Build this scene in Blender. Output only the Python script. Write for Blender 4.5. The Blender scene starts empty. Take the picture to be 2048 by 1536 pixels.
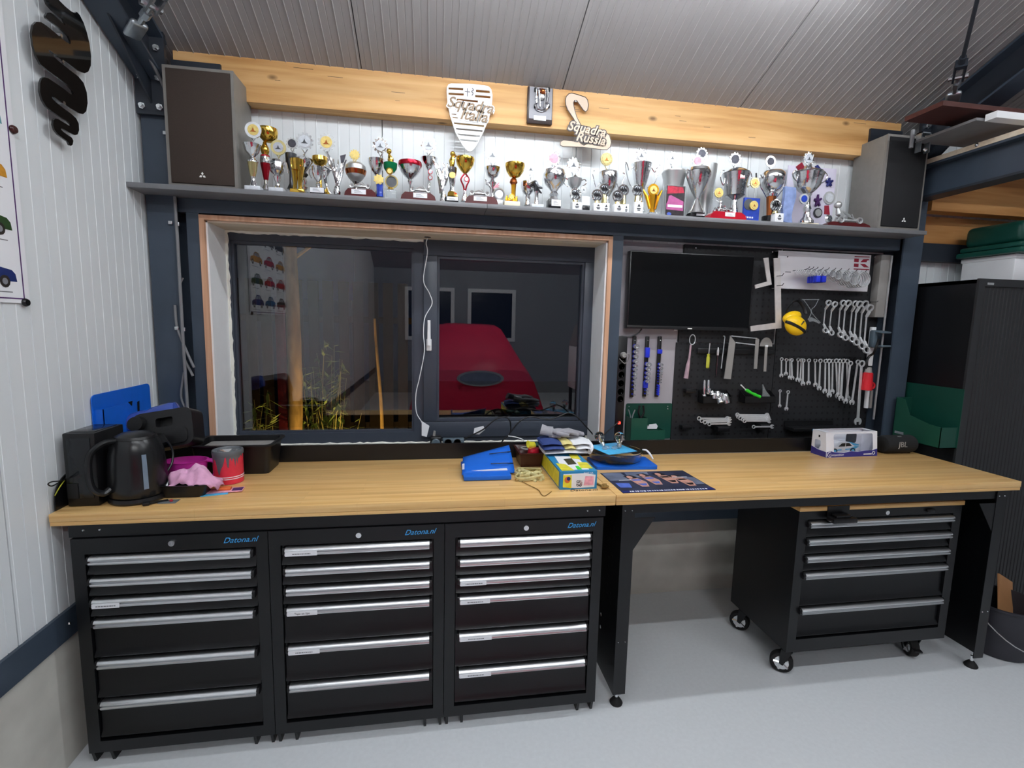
import bpy, bmesh, math, random
from mathutils import Vector, Matrix, Euler
from mathutils.geometry import tessellate_polygon
random.seed(7)
sc = bpy.context.scene
PI = math.pi
# ---------------------------------------------------------------- camera
CX, CY, CZ, YAW, PITCH, ROLL, FPX = 1.27324, -1.81096, 1.61109, 0.1605, -0.12161, 0.02301, 985.6
CC = Vector((CX, CY, CZ))
FW = Vector((math.sin(YAW)*math.cos(PITCH), math.cos(YAW)*math.cos(PITCH), math.sin(PITCH)))
_rt = Vector((math.cos(YAW), -math.sin(YAW), 0)); _up = _rt.cross(FW)
RT = _rt*math.cos(ROLL) + _up*math.sin(ROLL); UP = -_rt*math.sin(ROLL) + _up*math.cos(ROLL)
cd = bpy.data.cameras.new('camera'); cd.sensor_width = 36; cd.lens = FPX/2048*36; cd.clip_start = .05; cd.clip_end = 100
cam = bpy.data.objects.new('camera', cd); sc.collection.objects.link(cam)
cam.matrix_world = Matrix(((RT.x, UP.x, -FW.x, CX), (RT.y, UP.y, -FW.y, CY), (RT.z, UP.z, -FW.z, CZ), (0, 0, 0, 1)))
sc.camera = cam
# ---------------------------------------------------------------- world (night) and exposure
w = bpy.data.worlds.new('night'); sc.world = w; w.use_nodes = True
w.node_tree.nodes['Background'].inputs[0].default_value = (.010, .014, .030, 1)
w.node_tree.nodes['Background'].inputs[1].default_value = .25
sc.view_settings.view_transform = 'Standard'; sc.view_settings.look = 'None'
sc.view_settings.gamma = 1; sc.view_settings.use_curve_mapping = False
sc.view_settings.exposure = 0.36
sc.cycles.max_bounces = 10; sc.cycles.diffuse_bounces = 5; sc.cycles.glossy_bounces = 5; sc.cycles.transparent_max_bounces = 16
LAMP_A = 56.
LAMP_B = 76.
# ---------------------------------------------------------------- measuring helper: a picture point on a known plane of the room
def at(px, py, **k):
    d = FW + RT*((px-1024)/FPX) - UP*((py-768)/FPX)
    a, v = list(k.items())[0]; i = 'xyz'.index(a)
    return CC + d*((v-CC[i])/d[i])
def pxm(p):      # metres per picture unit at a point
    return (Vector(p)-CC).dot(FW)/FPX
# ---------------------------------------------------------------- colours and materials
def lin(h):
    if isinstance(h, str):
        h = h.lstrip('#'); v = [int(h[i:i+2], 16)/255 for i in (0, 2, 4)]
    else: v = h
    return tuple((x/12.92 if x <= .04045 else ((x+.055)/1.055)**2.4) for x in v)
M = {}
def _new(name):
    m = bpy.data.materials.new(name); m.use_nodes = True; M[name] = m
    nt = m.node_tree; return m, nt, nt.nodes['Principled BSDF']
def mat(name, col, rough=.5, metal=0., var=.06, scale=12., bump=0., bscale=200., spec=.5, emit=None, es=1., alpha=1., trans=0., ior=1.45, coat=0., stretch=None):
    m, nt, b = _new(name); L = nt.links.new; N = nt.nodes.new
    c = lin(col)
    b.inputs['Roughness'].default_value = rough; b.inputs['Metallic'].default_value = metal
    b.inputs['Specular IOR Level'].default_value = spec; b.inputs['IOR'].default_value = ior
    b.inputs['Transmission Weight'].default_value = trans; b.inputs['Coat Weight'].default_value = coat
    tc = N('ShaderNodeTexCoord'); mp = N('ShaderNodeMapping'); L(tc.outputs['Object'], mp.inputs[0])
    if stretch: mp.inputs['Scale'].default_value = stretch
    no = N('ShaderNodeTexNoise'); no.inputs['Scale'].default_value = scale; no.inputs['Detail'].default_value = 4; L(mp.outputs[0], no.inputs[0])
    r = N('ShaderNodeValToRGB'); L(no.outputs['Fac'], r.inputs[0])
    r.color_ramp.elements[0].position = .3; r.color_ramp.elements[1].position = .7
    r.color_ramp.elements[0].color = tuple(x*(1-var) for x in c)+(1,); r.color_ramp.elements[1].color = tuple(min(1, x*(1+var)) for x in c)+(1,)
    L(r.outputs[0], b.inputs['Base Color'])
    if bump:
        n2 = N('ShaderNodeTexNoise'); n2.inputs['Scale'].default_value = bscale; n2.inputs['Detail'].default_value = 3; L(mp.outputs[0], n2.inputs[0])
        bp = N('ShaderNodeBump'); bp.inputs['Strength'].default_value = bump; bp.inputs['Distance'].default_value = .002
        L(n2.outputs['Fac'], bp.inputs['Height']); L(bp.outputs[0], b.inputs['Normal'])
    if emit:
        b.inputs['Emission Color'].default_value = lin(emit)+(1,); b.inputs['Emission Strength'].default_value = es
    if alpha < 1: b.inputs['Alpha'].default_value = alpha
    return m
def wood(name, c0, c1, c2, along=0, grain=38., rough=.45, knots=.0, plank=None, spec=.4):
    m, nt, b = _new(name); L = nt.links.new; N = nt.nodes.new
    b.inputs['Roughness'].default_value = rough; b.inputs['Specular IOR Level'].default_value = spec
    tc = N('ShaderNodeTexCoord'); mp = N('ShaderNodeMapping'); L(tc.outputs['Object'], mp.inputs[0])
    s = [grain, grain, grain]; s[along] = 1.6; mp.inputs['Scale'].default_value = s
    n1 = N('ShaderNodeTexNoise'); n1.inputs['Scale'].default_value = 1.; n1.inputs['Detail'].default_value = 6; n1.inputs['Distortion'].default_value = .6; L(mp.outputs[0], n1.inputs[0])
    r = N('ShaderNodeValToRGB'); L(n1.outputs['Fac'], r.inputs[0]); e = r.color_ramp.elements
    e[0].position = .28; e[0].color = lin(c0)+(1,); e[1].position = .75; e[1].color = lin(c2)+(1,)
    k = e.new(.5); k.color = lin(c1)+(1,)
    col = r.outputs[0]
    if knots:
        mp2 = N('ShaderNodeMapping'); L(tc.outputs['Object'], mp2.inputs[0]); s2 = [5., 5., 5.]; s2[along] = 2.6; mp2.inputs['Scale'].default_value = s2
        vo = N('ShaderNodeTexVoronoi'); vo.inputs['Scale'].default_value = 1.; L(mp2.outputs[0], vo.inputs[0])
        rk = N('ShaderNodeValToRGB'); L(vo.outputs['Distance'], rk.inputs[0])
        rk.color_ramp.elements[0].position = knots*.4; rk.color_ramp.elements[0].color = (1, 1, 1, 1)
        rk.color_ramp.elements[1].position = knots; rk.color_ramp.elements[1].color = (0, 0, 0, 1)
        mx = N('ShaderNodeMix'); mx.data_type = 'RGBA'; L(rk.outputs[0], mx.inputs['Factor']); L(col, mx.inputs['A'])
        mx.inputs['B'].default_value = tuple(x*.35 for x in lin(c0))+(1,); col = mx.outputs['Result']
    if plank:
        br = N('ShaderNodeTexBrick'); br.inputs['Scale'].default_value = 1.; br.inputs['Mortar Size'].default_value = plank[2]
        br.inputs['Brick Width'].default_value = plank[0]; br.inputs['Row Height'].default_value = plank[1]; br.offset = .37; br.inputs['Bias'].default_value = 0
        br.inputs['Color1'].default_value = (.93, .93, .93, 1); br.inputs['Color2'].default_value = (1.03, 1.03, 1.02, 1); br.inputs['Mortar'].default_value = (.86, .83, .78, 1)
        L(tc.outputs['Object'], br.inputs[0])
        mm = N('ShaderNodeMix'); mm.data_type = 'RGBA'; mm.blend_type = 'MULTIPLY'; mm.inputs['Factor'].default_value = 1
        L(col, mm.inputs['A']); L(br.outputs['Color'], mm.inputs['B']); col = mm.outputs['Result']
    L(col, b.inputs['Base Color'])
    bp = N('ShaderNodeBump'); bp.inputs['Strength'].default_value = .12; bp.inputs['Distance'].default_value = .002; L(n1.outputs['Fac'], bp.inputs['Height']); L(bp.outputs[0], b.inputs['Normal'])
    return m
def glassmat(name, tint='#ffffff', ior=1.5, rough=0.):
    m = bpy.data.materials.new(name); m.use_nodes = True; M[name] = m; nt = m.node_tree; nt.nodes.clear(); N = nt.nodes.new; L = nt.links.new
    o = N('ShaderNodeOutputMaterial'); t = N('ShaderNodeBsdfTransparent'); t.inputs[0].default_value = lin(tint)+(1,)
    g = N('ShaderNodeBsdfGlossy'); g.inputs['Roughness'].default_value = rough; f = N('ShaderNodeFresnel'); f.inputs[0].default_value = ior
    mx = N('ShaderNodeMixShader'); L(f.outputs[0], mx.inputs[0]); L(t.outputs[0], mx.inputs[1]); L(g.outputs[0], mx.inputs[2]); L(mx.outputs[0], o.inputs[0])
    return m
# surfaces
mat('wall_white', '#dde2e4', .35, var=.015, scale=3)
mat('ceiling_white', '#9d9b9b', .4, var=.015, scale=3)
mat('floor_paint', '#d2d6d9', .30, var=.03, scale=60, bump=.10, bscale=90)
mat('concrete', '#c3c1b8', .8, var=.10, scale=7, bump=.35, bscale=22)
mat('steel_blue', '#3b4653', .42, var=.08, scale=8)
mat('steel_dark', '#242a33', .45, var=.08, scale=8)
mat('galvanised', '#b4bcc2', .35, metal=.9, var=.15, scale=30)
mat('bolt', '#d5d8da', .25, metal=1., var=.05)
wood('beam_wood', '#bd8a4e', '#d2a469', '#deb57d', 0, 26, .55, knots=.08)
wood('joist_wood', '#9c6a38', '#b58048', '#c4935c', 0, 26, .6, knots=.09)
wood('bamboo', '#cf9f5e', '#dfb475', '#e8c48a', 0, 46, .28, plank=(.55, .028, .0006))
wood('trim_wood', '#b98a6a', '#c89b7c', '#d4ab90', 2, 40, .55)
wood('cream_wood', '#cdbca2', '#dccdb6', '#e6dac6', 0, 34, .6)
mat('plaster', '#e6e6dc', .75, var=.06, scale=24, bump=.5, bscale=70)
mat('frame_grey', '#3d434e', .38, var=.03)
mat('shelf_grey', '#76777a', .4, var=.05, scale=20)
glassmat('window_glass', '#f2f6f6', 2.0)
mat('black_steel', '#0c0d10', .34, var=.10, scale=6, bump=.03, bscale=400)
mat('black_deep', '#0b0c0e', .5, var=.1)
mat('black_plastic', '#141416', .35, var=.1, scale=10)
mat('rubber', '#121212', .75, var=.1)
mat('aluminium', '#e2e4e6', .30, metal=1., var=.01, scale=2)
mat('chrome', '#e8eaec', .14, metal=.88, var=.03)
mat('silver', '#e6e7e9', .09, metal=1., var=.05, scale=30, bump=.45, bscale=85)
mat('silver_satin', '#c9cbcb', .34, metal=.8, var=.05)
mat('gold', '#d9b24e', .15, metal=1., var=.06, scale=30)
mat('gold_bright', '#e2a52c', .22, metal=1., var=.06)
mat('white_paint', '#eceef0', .45, var=.02)
mat('white_paper', '#e9eaee', .7, var=.02)
mat('red_dark', '#4e1014', .3, var=.15)
mat('led', '#ffffff', .4, var=0, emit='#f3f8fd', es=1.)
# ---------------------------------------------------------------- mesh building
COL = sc.collection
def ident(v): return v
class MB:
    def __init__(s, T=None): s.v = []; s.f = []; s.T = T
    def add(s, vs, fs, T=None):
        o = len(s.v)
        for p in vs:
            p = Vector(p)
            if T is not None: p = T @ p
            if s.T is not None: p = s.T @ p
            s.v.append(p)
        s.f += [tuple(i+o for i in f) for f in fs]; return s
    def box(s, x0, x1, y0, y1, z0, z1, T=None):
        return s.add([(x0, y0, z0), (x1, y0, z0), (x1, y1, z0), (x0, y1, z0), (x0, y0, z1), (x1, y0, z1), (x1, y1, z1), (x0, y1, z1)],
                     [(0, 3, 2, 1), (4, 5, 6, 7), (0, 1, 5, 4), (1, 2, 6, 5), (2, 3, 7, 6), (3, 0, 4, 7)], T)
    def rbox(s, x0, x1, y0, y1, z0, z1, r=.004, seg=2, T=None):
        bm = bmesh.new(); bmesh.ops.create_cube(bm, size=1)
        for v in bm.verts: v.co = Vector(((x0+x1)/2+v.co.x*(x1-x0), (y0+y1)/2+v.co.y*(y1-y0), (z0+z1)/2+v.co.z*(z1-z0)))
        bmesh.ops.bevel(bm, geom=bm.edges[:], offset=min(r, .49*min(x1-x0, y1-y0, z1-z0)), segments=seg, affect='EDGES', profile=.5)
        bm.verts.index_update(); vs = [v.co.copy() for v in bm.verts]; fs = [tuple(v.index for v in f.verts) for f in bm.faces]; bm.free()
        return s.add(vs, fs, T)
    def prism(s, poly, h0, h1, T=None, holes=(), plane='xy', cap=True):
        # polygon (with holes) extruded; plane says which axes the 2d points fill
        def P(p, h): return {'xy': (p[0], p[1], h), 'xz': (p[0], h, p[1]), 'yz': (h, p[0], p[1])}[plane]
        loops = [list(poly)]+[list(h) for h in holes]
        n = sum(len(l) for l in loops); flat = [p for l in loops for p in l]
        vs = [P(p, h0) for p in flat]+[P(p, h1) for p in flat]; fs = []
        o = 0
        for l in loops:
            m = len(l)
            for i in range(m): fs.append((o+i, o+(i+1) % m, n+o+(i+1) % m, n+o+i))
            o += m
        if cap:
            if not holes and len(poly) <= 4: fs += [tuple(range(n-1, -1, -1)), tuple(range(n, 2*n))]
            else:
                for t in tessellate_polygon([[Vector((p[0], p[1], 0)) for p in l] for l in loops]):
                    fs += [tuple(reversed(t)), tuple(i+n for i in t)]
        return s.add(vs, fs, T)
    def tube(s, pts, r, seg=8, closed=False, T=None, flat=None):
        pts = [Vector(p) for p in pts]; n = len(pts); rs = r if isinstance(r, (list, tuple)) else [r]*n
        vs = []; prev = None
        for i, p in enumerate(pts):
            a = pts[(i-1) % n] if (closed or i > 0) else p; b = pts[(i+1) % n] if (closed or i < n-1) else p
            t = (b-a)
            if t.length < 1e-9: t = Vector((0, 0, 1))
            t.normalize()
            if prev is None:
                u = t.orthogonal().normalized()
            else:
                u = prev-t*prev.dot(t)
                u = u.normalized() if u.length > 1e-6 else t.orthogonal().normalized()
            prev = u; w_ = t.cross(u)
            for k in range(seg):
                an = 2*PI*k/seg; vs.append(p+(u*math.cos(an)+w_*math.sin(an)*(flat or 1))*rs[i])
        fs = []
        for i in range(n if closed else n-1):
            j = (i+1) % n
            for k in range(seg): fs.append((i*seg+k, i*seg+(k+1) % seg, j*seg+(k+1) % seg, j*seg+k))
        if not closed: fs += [tuple(range(seg-1, -1, -1)), tuple((n-1)*seg+k for k in range(seg))]
        return s.add(vs, fs, T)
    def lathe(s, prof, seg=20, c=(0, 0, 0), T=None, sx=1., sy=1., flute=0., nfl=0):
        vs = []; fs = []; n = len(prof); c = Vector(c)
        for r, z in prof:
            for k in range(seg):
                a = 2*PI*k/seg; rr = r*(1-flute*(k % 2)) if flute else r
                vs.append(c+Vector((math.cos(a)*rr*sx, math.sin(a)*rr*sy, z)))
        for i in range(n-1):
            for k in range(seg): fs.append((i*seg+k, i*seg+(k+1) % seg, (i+1)*seg+(k+1) % seg, (i+1)*seg+k))
        ring = abs(prof[0][0]-prof[-1][0]) < 1e-7 and abs(prof[0][1]-prof[-1][1]) < 1e-7
        if prof[0][0] > 1e-6 and not ring: fs.append(tuple(range(seg-1, -1, -1)))
        if prof[-1][0] > 1e-6 and not ring: fs.append(tuple((n-1)*seg+k for k in range(seg)))
        return s.add(vs, fs, T)
    def cyl(s, a, b, r, seg=12, r2=None, T=None):
        return s.tube([a, b], [r, r if r2 is None else r2], seg, T=T)
    def ball(s, c, r, seg=12, rings=8, sc_=(1, 1, 1), T=None):
        return s.lathe([(max(1e-7, math.sin(PI*i/rings))*r, -math.cos(PI*i/rings)*r*sc_[2]) for i in range(rings+1)], seg, c, T, sc_[0], sc_[1])
    def build(s, name, m, parent=None, world=False, smooth=35, kind=None):
        me = bpy.data.meshes.new(name); me.from_pydata([tuple(v) for v in s.v], [], s.f)
        bm = bmesh.new(); bm.from_mesh(me); bmesh.ops.remove_doubles(bm, verts=bm.verts, dist=1e-6); bmesh.ops.recalc_face_normals(bm, faces=bm.faces); bm.to_mesh(me); bm.free()
        me.materials.append(M[m] if isinstance(m, str) else m)
        if smooth:
            me.shade_smooth(); me.set_sharp_from_angle(angle=math.radians(smooth))
        o = bpy.data.objects.new(name, me); COL.objects.link(o)
        if parent is not None:
            o.parent = parent
            if world: o.location = o.location-wloc(parent)
        if kind: o['kind'] = kind
        return o
def wloc(o):
    v = Vector((0, 0, 0))
    while o is not None: v = v+Vector(o.location); o = o.parent
    return v
def tag(o, label=None, cat=None, group=None, kind=None):
    if label: o['label'] = label
    if cat: o['category'] = cat
    if group: o['group'] = group
    if kind: o['kind'] = kind
    return o
def thing(name, label, cat, loc=(0, 0, 0), rotz=0., group=None, kind=None, rot=None):
    o = bpy.data.objects.new(name, None); COL.objects.link(o); o.empty_display_size = .05
    o.location = loc; o.rotation_euler = rot if rot else (0, 0, rotz)
    return tag(o, label, cat, group, kind)
def solo(mb, name, m, label, cat, loc=None, group=None, rotz=0., rot=None, smooth=35):
    o = mb.build(name, m, smooth=smooth)
    if loc is not None: o.location = loc
    o.rotation_euler = rot if rot else (0, 0, rotz)
    return tag(o, label, cat, group)
def dup(o, parent=None):
    c = o.copy(); COL.objects.link(c); c.parent = parent
    for ch in o.children: dup(ch, c)
    return c
def text_mesh(body, size, depth=.0006, shear=.0, offset=0., align='CENTER'):
    cu = bpy.data.curves.new('lettering', 'FONT'); cu.body = body; cu.size = size; cu.extrude = depth; cu.shear = shear; cu.offset = offset
    cu.align_x = align; cu.align_y = 'CENTER'; cu.resolution_u = 3
    o = bpy.data.objects.new('lettering', cu); COL.objects.link(o)
    dg = bpy.context.evaluated_depsgraph_get(); me = bpy.data.meshes.new_from_object(o.evaluated_get(dg))
    bpy.data.objects.remove(o); bpy.data.curves.remove(cu); return me
def lettering(body, size, m, parent, T, name='lettering', **k):
    me = text_mesh(body, size, **k); me.transform(T); me.materials.clear(); me.materials.append(M[m])
    o = bpy.data.objects.new(name, me); COL.objects.link(o); o.parent = parent; return o
FACE = Matrix(((1, 0, 0, 0), (0, 0, -1, 0), (0, 1, 0, 0), (0, 0, 0, 1)))        # text standing upright, read from -y
def TR(x, y, z): return Matrix.Translation((x, y, z))
def RX(a): return Matrix.Rotation(a, 4, 'X')
def RY(a): return Matrix.Rotation(a, 4, 'Y')
def RZ(a): return Matrix.Rotation(a, 4, 'Z')
def arc(cx, cy, r, a0, a1, n): return [(cx+r*math.cos(a0+(a1-a0)*i/n), cy+r*math.sin(a0+(a1-a0)*i/n)) for i in range(n+1)]
def rrect(x0, x1, y0, y1, r, n=4):
    return (arc(x1-r, y1-r, r, 0, PI/2, n)+arc(x0+r, y1-r, r, PI/2, PI, n)+arc(x0+r, y0+r, r, PI, 1.5*PI, n)+arc(x1-r, y0+r, r, 1.5*PI, 2*PI, n))
def spline(pts, n=6):
    pts = [Vector(p) for p in pts]; out = []
    for i in range(len(pts)-1):
        p0 = pts[max(i-1, 0)]; p1 = pts[i]; p2 = pts[i+1]; p3 = pts[min(i+2, len(pts)-1)]
        for k in range(n):
            t = k/n; out.append(.5*((2*p1)+(p2-p0)*t+(2*p0-5*p1+4*p2-p3)*t*t+(3*p1-p0-3*p2+p3)*t**3))
    out.append(pts[-1]); return out
# ================================================================ THE ROOM
XL, YW = -.01, .85            # inner faces of the left wall and of the back wall
H = .94                        # worktop
SLOPE = .42; ZB = 2.79         # roof: height over the back beam and its rise towards the ridge
def ceil_z(y): return ZB+SLOPE*(.77-y)
RIDGE = -3.4
def rib_profile(u0, u1, pitch, h, d, bw=.006, phase=0.):
    pts = [(u0, 0)]; k = math.floor((u0-phase)/pitch)
    while phase+k*pitch < u1:
        b = phase+k*pitch
        for (a, n) in ((b, 0), (b+.0015, h), (b+bw-.0015, h), (b+bw, 0), (b+pitch/2, 0), (b+pitch/2+.001, -d), (b+pitch/2+.004, -d), (b+pitch/2+.005, 0)):
            if u0+.003 < a < u1-.003: pts.append((a, n))
        k += 1
    pts.append((u1, 0)); return pts
def panel_sheet(parent, m, O, U, V, Nn, u0, u1, v0, v1, pitch, h=.0025, d=.004, phase=0., thick=.03, name='panel'):
    O, U, V, Nn = Vector(O), Vector(U), Vector(V), Vector(Nn)
    e = .0022
    pr = rib_profile(u0+e, u1-e, pitch, h, d, phase=phase); pr[0] = (pr[0][0], 0); n = len(pr)
    ring = pr+[(u1-e, -thick), (u0+e, -thick)]
    vs = [O+U*a+Nn*b+V*v0 for a, b in ring]+[O+U*a+Nn*b+V*v1 for a, b in ring]; k = len(ring)
    fs = [(i, (i+1) % k, k+(i+1) % k, k+i) for i in range(k)]
    fs += [tuple(range(k-1, -1, -1)), tuple(range(k, 2*k))]
    mb = MB(); mb.add(vs, fs); return mb.build(name, m, parent, smooth=0)
def struct(name, mb, m, parent=None, **k):
    o = mb.build(name, m, parent, **k)
    if parent is None: o['kind'] = 'structure'
    return o
def sroot(name):
    o = bpy.data.objects.new(name, None); COL.objects.link(o); o['kind'] = 'structure'; return o
XR, YF = 9.0, -7.6
struct('floor', MB().box(-.3, XR, YF-.2, 1.2, -.1, 0), 'floor_paint')
# left wall: ribbed panels over a concrete foot with a steel rail
wl = struct('wall_left', MB().box(-.25, -.045, YF, 1.1, 0, 4.9), 'wall_white')
y = YW
while y > YF:
    panel_sheet(wl, 'wall_white', (XL, 0, 0), (0, -1, 0), (0, 0, 1), (1, 0, 0), -y, min(-y+1.0, -YF), .52, 4.75, .1035, phase=.03, h=.0012, d=.003)
    y -= 1.0
MB().box(-.045, XL, YF, YW, 0, .50).build('concrete_foot', 'concrete', wl)
rl = MB(); rl.box(-.03, XL+.012, YF, .83, .467, .570); rl.build('rail', 'steel_blue', wl)
for yy in (.045, -.5, -1.1): MB().ball((XL+.012, yy, .52), .006, 8, 6).build('screw', 'bolt', wl)
# back wall
wb = struct('wall_back', MB().box(-.3, .19, YW+.04, YW+.16, .0, 2.9), 'wall_white')
MB().box(2.215, XR, YW+.04, YW+.16, 0, 2.9).build('core', 'wall_white', wb)
MB().box(.19, 2.215, YW+.04, YW+.16, 0, .93).build('core', 'wall_white', wb)
MB().box(.19, 2.215, YW+.04, YW+.16, 2.066, 2.9).build('core', 'wall_white', wb)
for k in range(-1, 8):
    a, b = max(-.01, k+.02), min(k+1.02, 8)
    if b <= a: continue
    panel_sheet(wb, 'wall_white', (0, YW, 0), (1, 0, 0), (0, 0, 1), (0, -1, 0), a, b, 2.09, 2.85, .1035, phase=.083)
    panel_sheet(wb, 'wall_white', (0, YW, 0), (1, 0, 0), (0, 0, 1), (0, -1, 0), a, b, .52, .925, .1035, phase=.083)
    if b > 2.25:
        panel_sheet(wb, 'wall_white', (0, YW, 0), (1, 0, 0), (0, 0, 1), (0, -1, 0), max(a, 2.24), b, .93, 2.085, .1035, phase=.083)
MB().box(XL, XR, YW-.004, YW+.04, 0, .49).build('concrete_foot', 'concrete', wb)
MB().box(XL+.02, XR, YW-.035, YW, .467, .570).build('rail', 'steel_blue', wb)
# far walls of the shop (seen in the window's reflection and from the side)
mat('far_wall', '#8d9094', .6, var=.05)  # darkened colour stands in for the dimmer light at the far end
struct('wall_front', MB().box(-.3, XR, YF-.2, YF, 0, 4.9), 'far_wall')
struct('wall_right', MB().box(XR, XR+.2, YF-.2, 1.2, 0, 4.9), 'wall_white')
# ceiling, rising to the ridge and falling again
cl = sroot('ceiling')
n = Vector((0, -1, SLOPE)).normalized(); ca = math.sqrt(1+SLOPE*SLOPE)
dn = Vector((0, -SLOPE, -1)).normalized()
k = -1
while k < 9:
    a, b = max(XL, k-.025), min(k+.955, XR)
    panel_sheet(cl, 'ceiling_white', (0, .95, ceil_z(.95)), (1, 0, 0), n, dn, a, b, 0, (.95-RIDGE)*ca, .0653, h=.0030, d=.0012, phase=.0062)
    k += .98
n2 = Vector((0, -1, -SLOPE)).normalized(); dn2 = Vector((0, SLOPE, -1)).normalized()
k = -1
while k < 9:
    a, b = max(XL, k-.025), min(k+.955, XR)
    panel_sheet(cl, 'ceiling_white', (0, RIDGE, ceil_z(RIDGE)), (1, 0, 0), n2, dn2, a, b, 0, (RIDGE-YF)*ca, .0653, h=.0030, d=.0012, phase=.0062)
    k += .98
# ---------------------------------------------------------------- lamps: tube fixtures under the roof
def tube_lamp(label, x0, x1, y, z, strength, group=None, width=.06):
    t = thing('tube_lamp', label, 'lamp', ((x0+x1)/2, y, z), group=group); L = (x1-x0)/2
    MB().rbox(-L, L, -width*.8, width*.8, .0, .05, .008).build('housing', 'white_paint', t)
    m = M['led'].copy(); m.name = 'led_tube'; m.node_tree.nodes['Principled BSDF'].inputs['Emission Strength'].default_value = strength
    d = MB(); d.prism([(width*.36*math.cos(a), -.004-.022*math.sin(a)) for a in [PI*i/8 for i in range(9)]], -L+.01, L-.01, plane='yz'); d.build('diffuser', m, t)
    for s in (-1, 1): MB().box(s*L*.7-.01, s*L*.7+.01, -.01, .01, .05, ceil_z(y)-z+.02).build('bracket', 'galvanised', t)
    return t
tube_lamp('long tube lamp under the roof above the worktop', 1.0, 3.1, -.05, 2.985, LAMP_A)
tube_lamp('tube lamp further into the shop, left of the ridge brace', .4, 2.4, -1.7, 3.55, LAMP_B)
tube_lamp('tube lamp further into the shop, right of the ridge brace', 3.0, 5.0, -1.7, 3.55, LAMP_B)
tube_lamp('tube lamp above the covered car', 1.2, 3.2, -4.6, 3.9, LAMP_B*2.2)  # added lamp, out of view, so the cover shows in the panes
tube_lamp('tube lamp over the right end of the shop', 4.6, 6.6, -4.0, 3.9, LAMP_B*.6)
# ---------------------------------------------------------------- window
w1 = sroot('window_1')
FX0, FX1, FZ0, FZ1, FY = .19, 2.215, .935, 2.062, .955
f = MB()
f.box(FX0, FX1, FY, FY+.07, FZ1-.062, FZ1); f.box(FX0, FX1, FY, FY+.07, FZ0, FZ0+.06)
f.box(FX0, FX0+.064, FY, FY+.07, FZ0+.06, FZ1-.062); f.box(FX1-.03, FX1, FY, FY+.07, FZ0+.06, FZ1-.062); f.box(1.170, 1.232, FY, FY+.07, FZ0+.06, FZ1-.062)
f.build('frame', 'frame_grey', w1)
b_ = MB()
for (a, b, c, d) in ((.254, 1.170, 1.985, 2.0), (.254, 1.170, .995, 1.008), (.254, .266, 1.008, 1.985), (1.158, 1.170, 1.008, 1.985)): b_.box(a, b, FY+.01, FY+.03, c, d)
b_.build('glazing_bead', 'frame_grey', w1)
s_ = MB(); SX0, SX1, SZ0, SZ1 = 1.222, 2.20, .966, 2.056
for (a, b, c, d) in ((SX0, SX1, SZ1-.09, SZ1), (SX0, SX1, SZ0, SZ0+.09), (SX0, SX0+.074, SZ0+.09, SZ1-.09), (SX1-.078, SX1, SZ0+.09, SZ1-.09)): s_.rbox(a, b, FY-.018, FY+.03, c, d, .004)
sash = s_.build('sash', 'frame_grey', w1)
b2 = MB()
for (a, b, c, d) in ((1.296, 2.122, 1.952, 1.966), (1.296, 2.122, 1.056, 1.072), (1.296, 1.308, 1.072, 1.952), (2.110, 2.122, 1.072, 1.952)): b2.box(a, b, FY-.004, FY+.02, c, d)
b2.build('glazing_bead', 'frame_grey', w1)
MB().box(.262, 1.162, FY+.03, FY+.036, 1.004, 1.99).build('pane', 'window_glass', w1, smooth=0)
MB().box(1.304, 2.114, FY+.02, FY+.026, 1.068, 1.956).build('pane', 'window_glass', w1, smooth=0)
# handle: plate, neck and grip
hp = at(858, 690, y=.935); hz = hp.z
hb = MB(); hb.rbox(hp.x-.014, hp.x+.014, FY-.028, FY-.018, hz-.032, hz+.034, .012, 3)
h_ = hb.build('handle_plate', 'white_paint', w1)
hg = MB(); hg.cyl((hp.x, FY-.028, hz+.01), (hp.x, FY-.055, hz+.01), .009, 12)
hg.tube([(hp.x, FY-.055, hz-.0), (hp.x, FY-.058, hz+.03), (hp.x, FY-.058, hz+.135)], [.010, .011, .009], 10, flat=.7)
hg.build('handle_grip', 'white_paint', h_)
for zz in ((1.935, 2.03), (.985, 1.06)): MB().rbox(2.188, 2.199, FY-.03, FY-.018, zz[0], zz[1], .003).build('hinge_cover', 'white_paint', w1)
# wooden lining round the opening and the rough plaster joint
OX0, OX1, OZ1, YS = .205, 2.205, 2.078, .74
tb = MB(); tb.box(OX0, OX0+.022, YS-.006, YS+.16, .93, OZ1-.022); tb.build('lining_board', 'trim_wood', w1)
tb = MB(); tb.box(OX1-.022, OX1, YS-.006, YS+.16, .93, OZ1-.022); tb.build('lining_board', 'trim_wood', w1)
tb = MB(); tb.box(OX0, OX1, YS-.006, YS+.16, OZ1-.022, OZ1); tb.build('lining_board', 'trim_wood', w1)
pl = MB(); pl.box(OX0+.022, OX0+.030, YS+.012, FY, .93, OZ1-.024); pl.build('reveal_panel', 'white_paint', w1)
pl = MB(); pl.box(OX1-.030, OX1-.022, YS+.012, FY, .93, OZ1-.024); pl.build('reveal_panel', 'white_paint', w1)
pl = MB(); pl.box(OX0+.022, OX1-.022, YS+.012, FY, OZ1-.030, OZ1-.022); pl.build('reveal_panel', 'cream_wood', w1)
random.seed(3)
def rough_bead(p0, p1, r):
    p0, p1 = Vector(p0), Vector(p1); n = int((p1-p0).length/.02)
    return [p0.lerp(p1, i/n)+Vector((random.uniform(-1, 1), random.uniform(-.4, .4), random.uniform(-1, 1)))*r*.35 for i in range(n+1)], [r*random.uniform(.75, 1.3) for i in range(n+1)]
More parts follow.
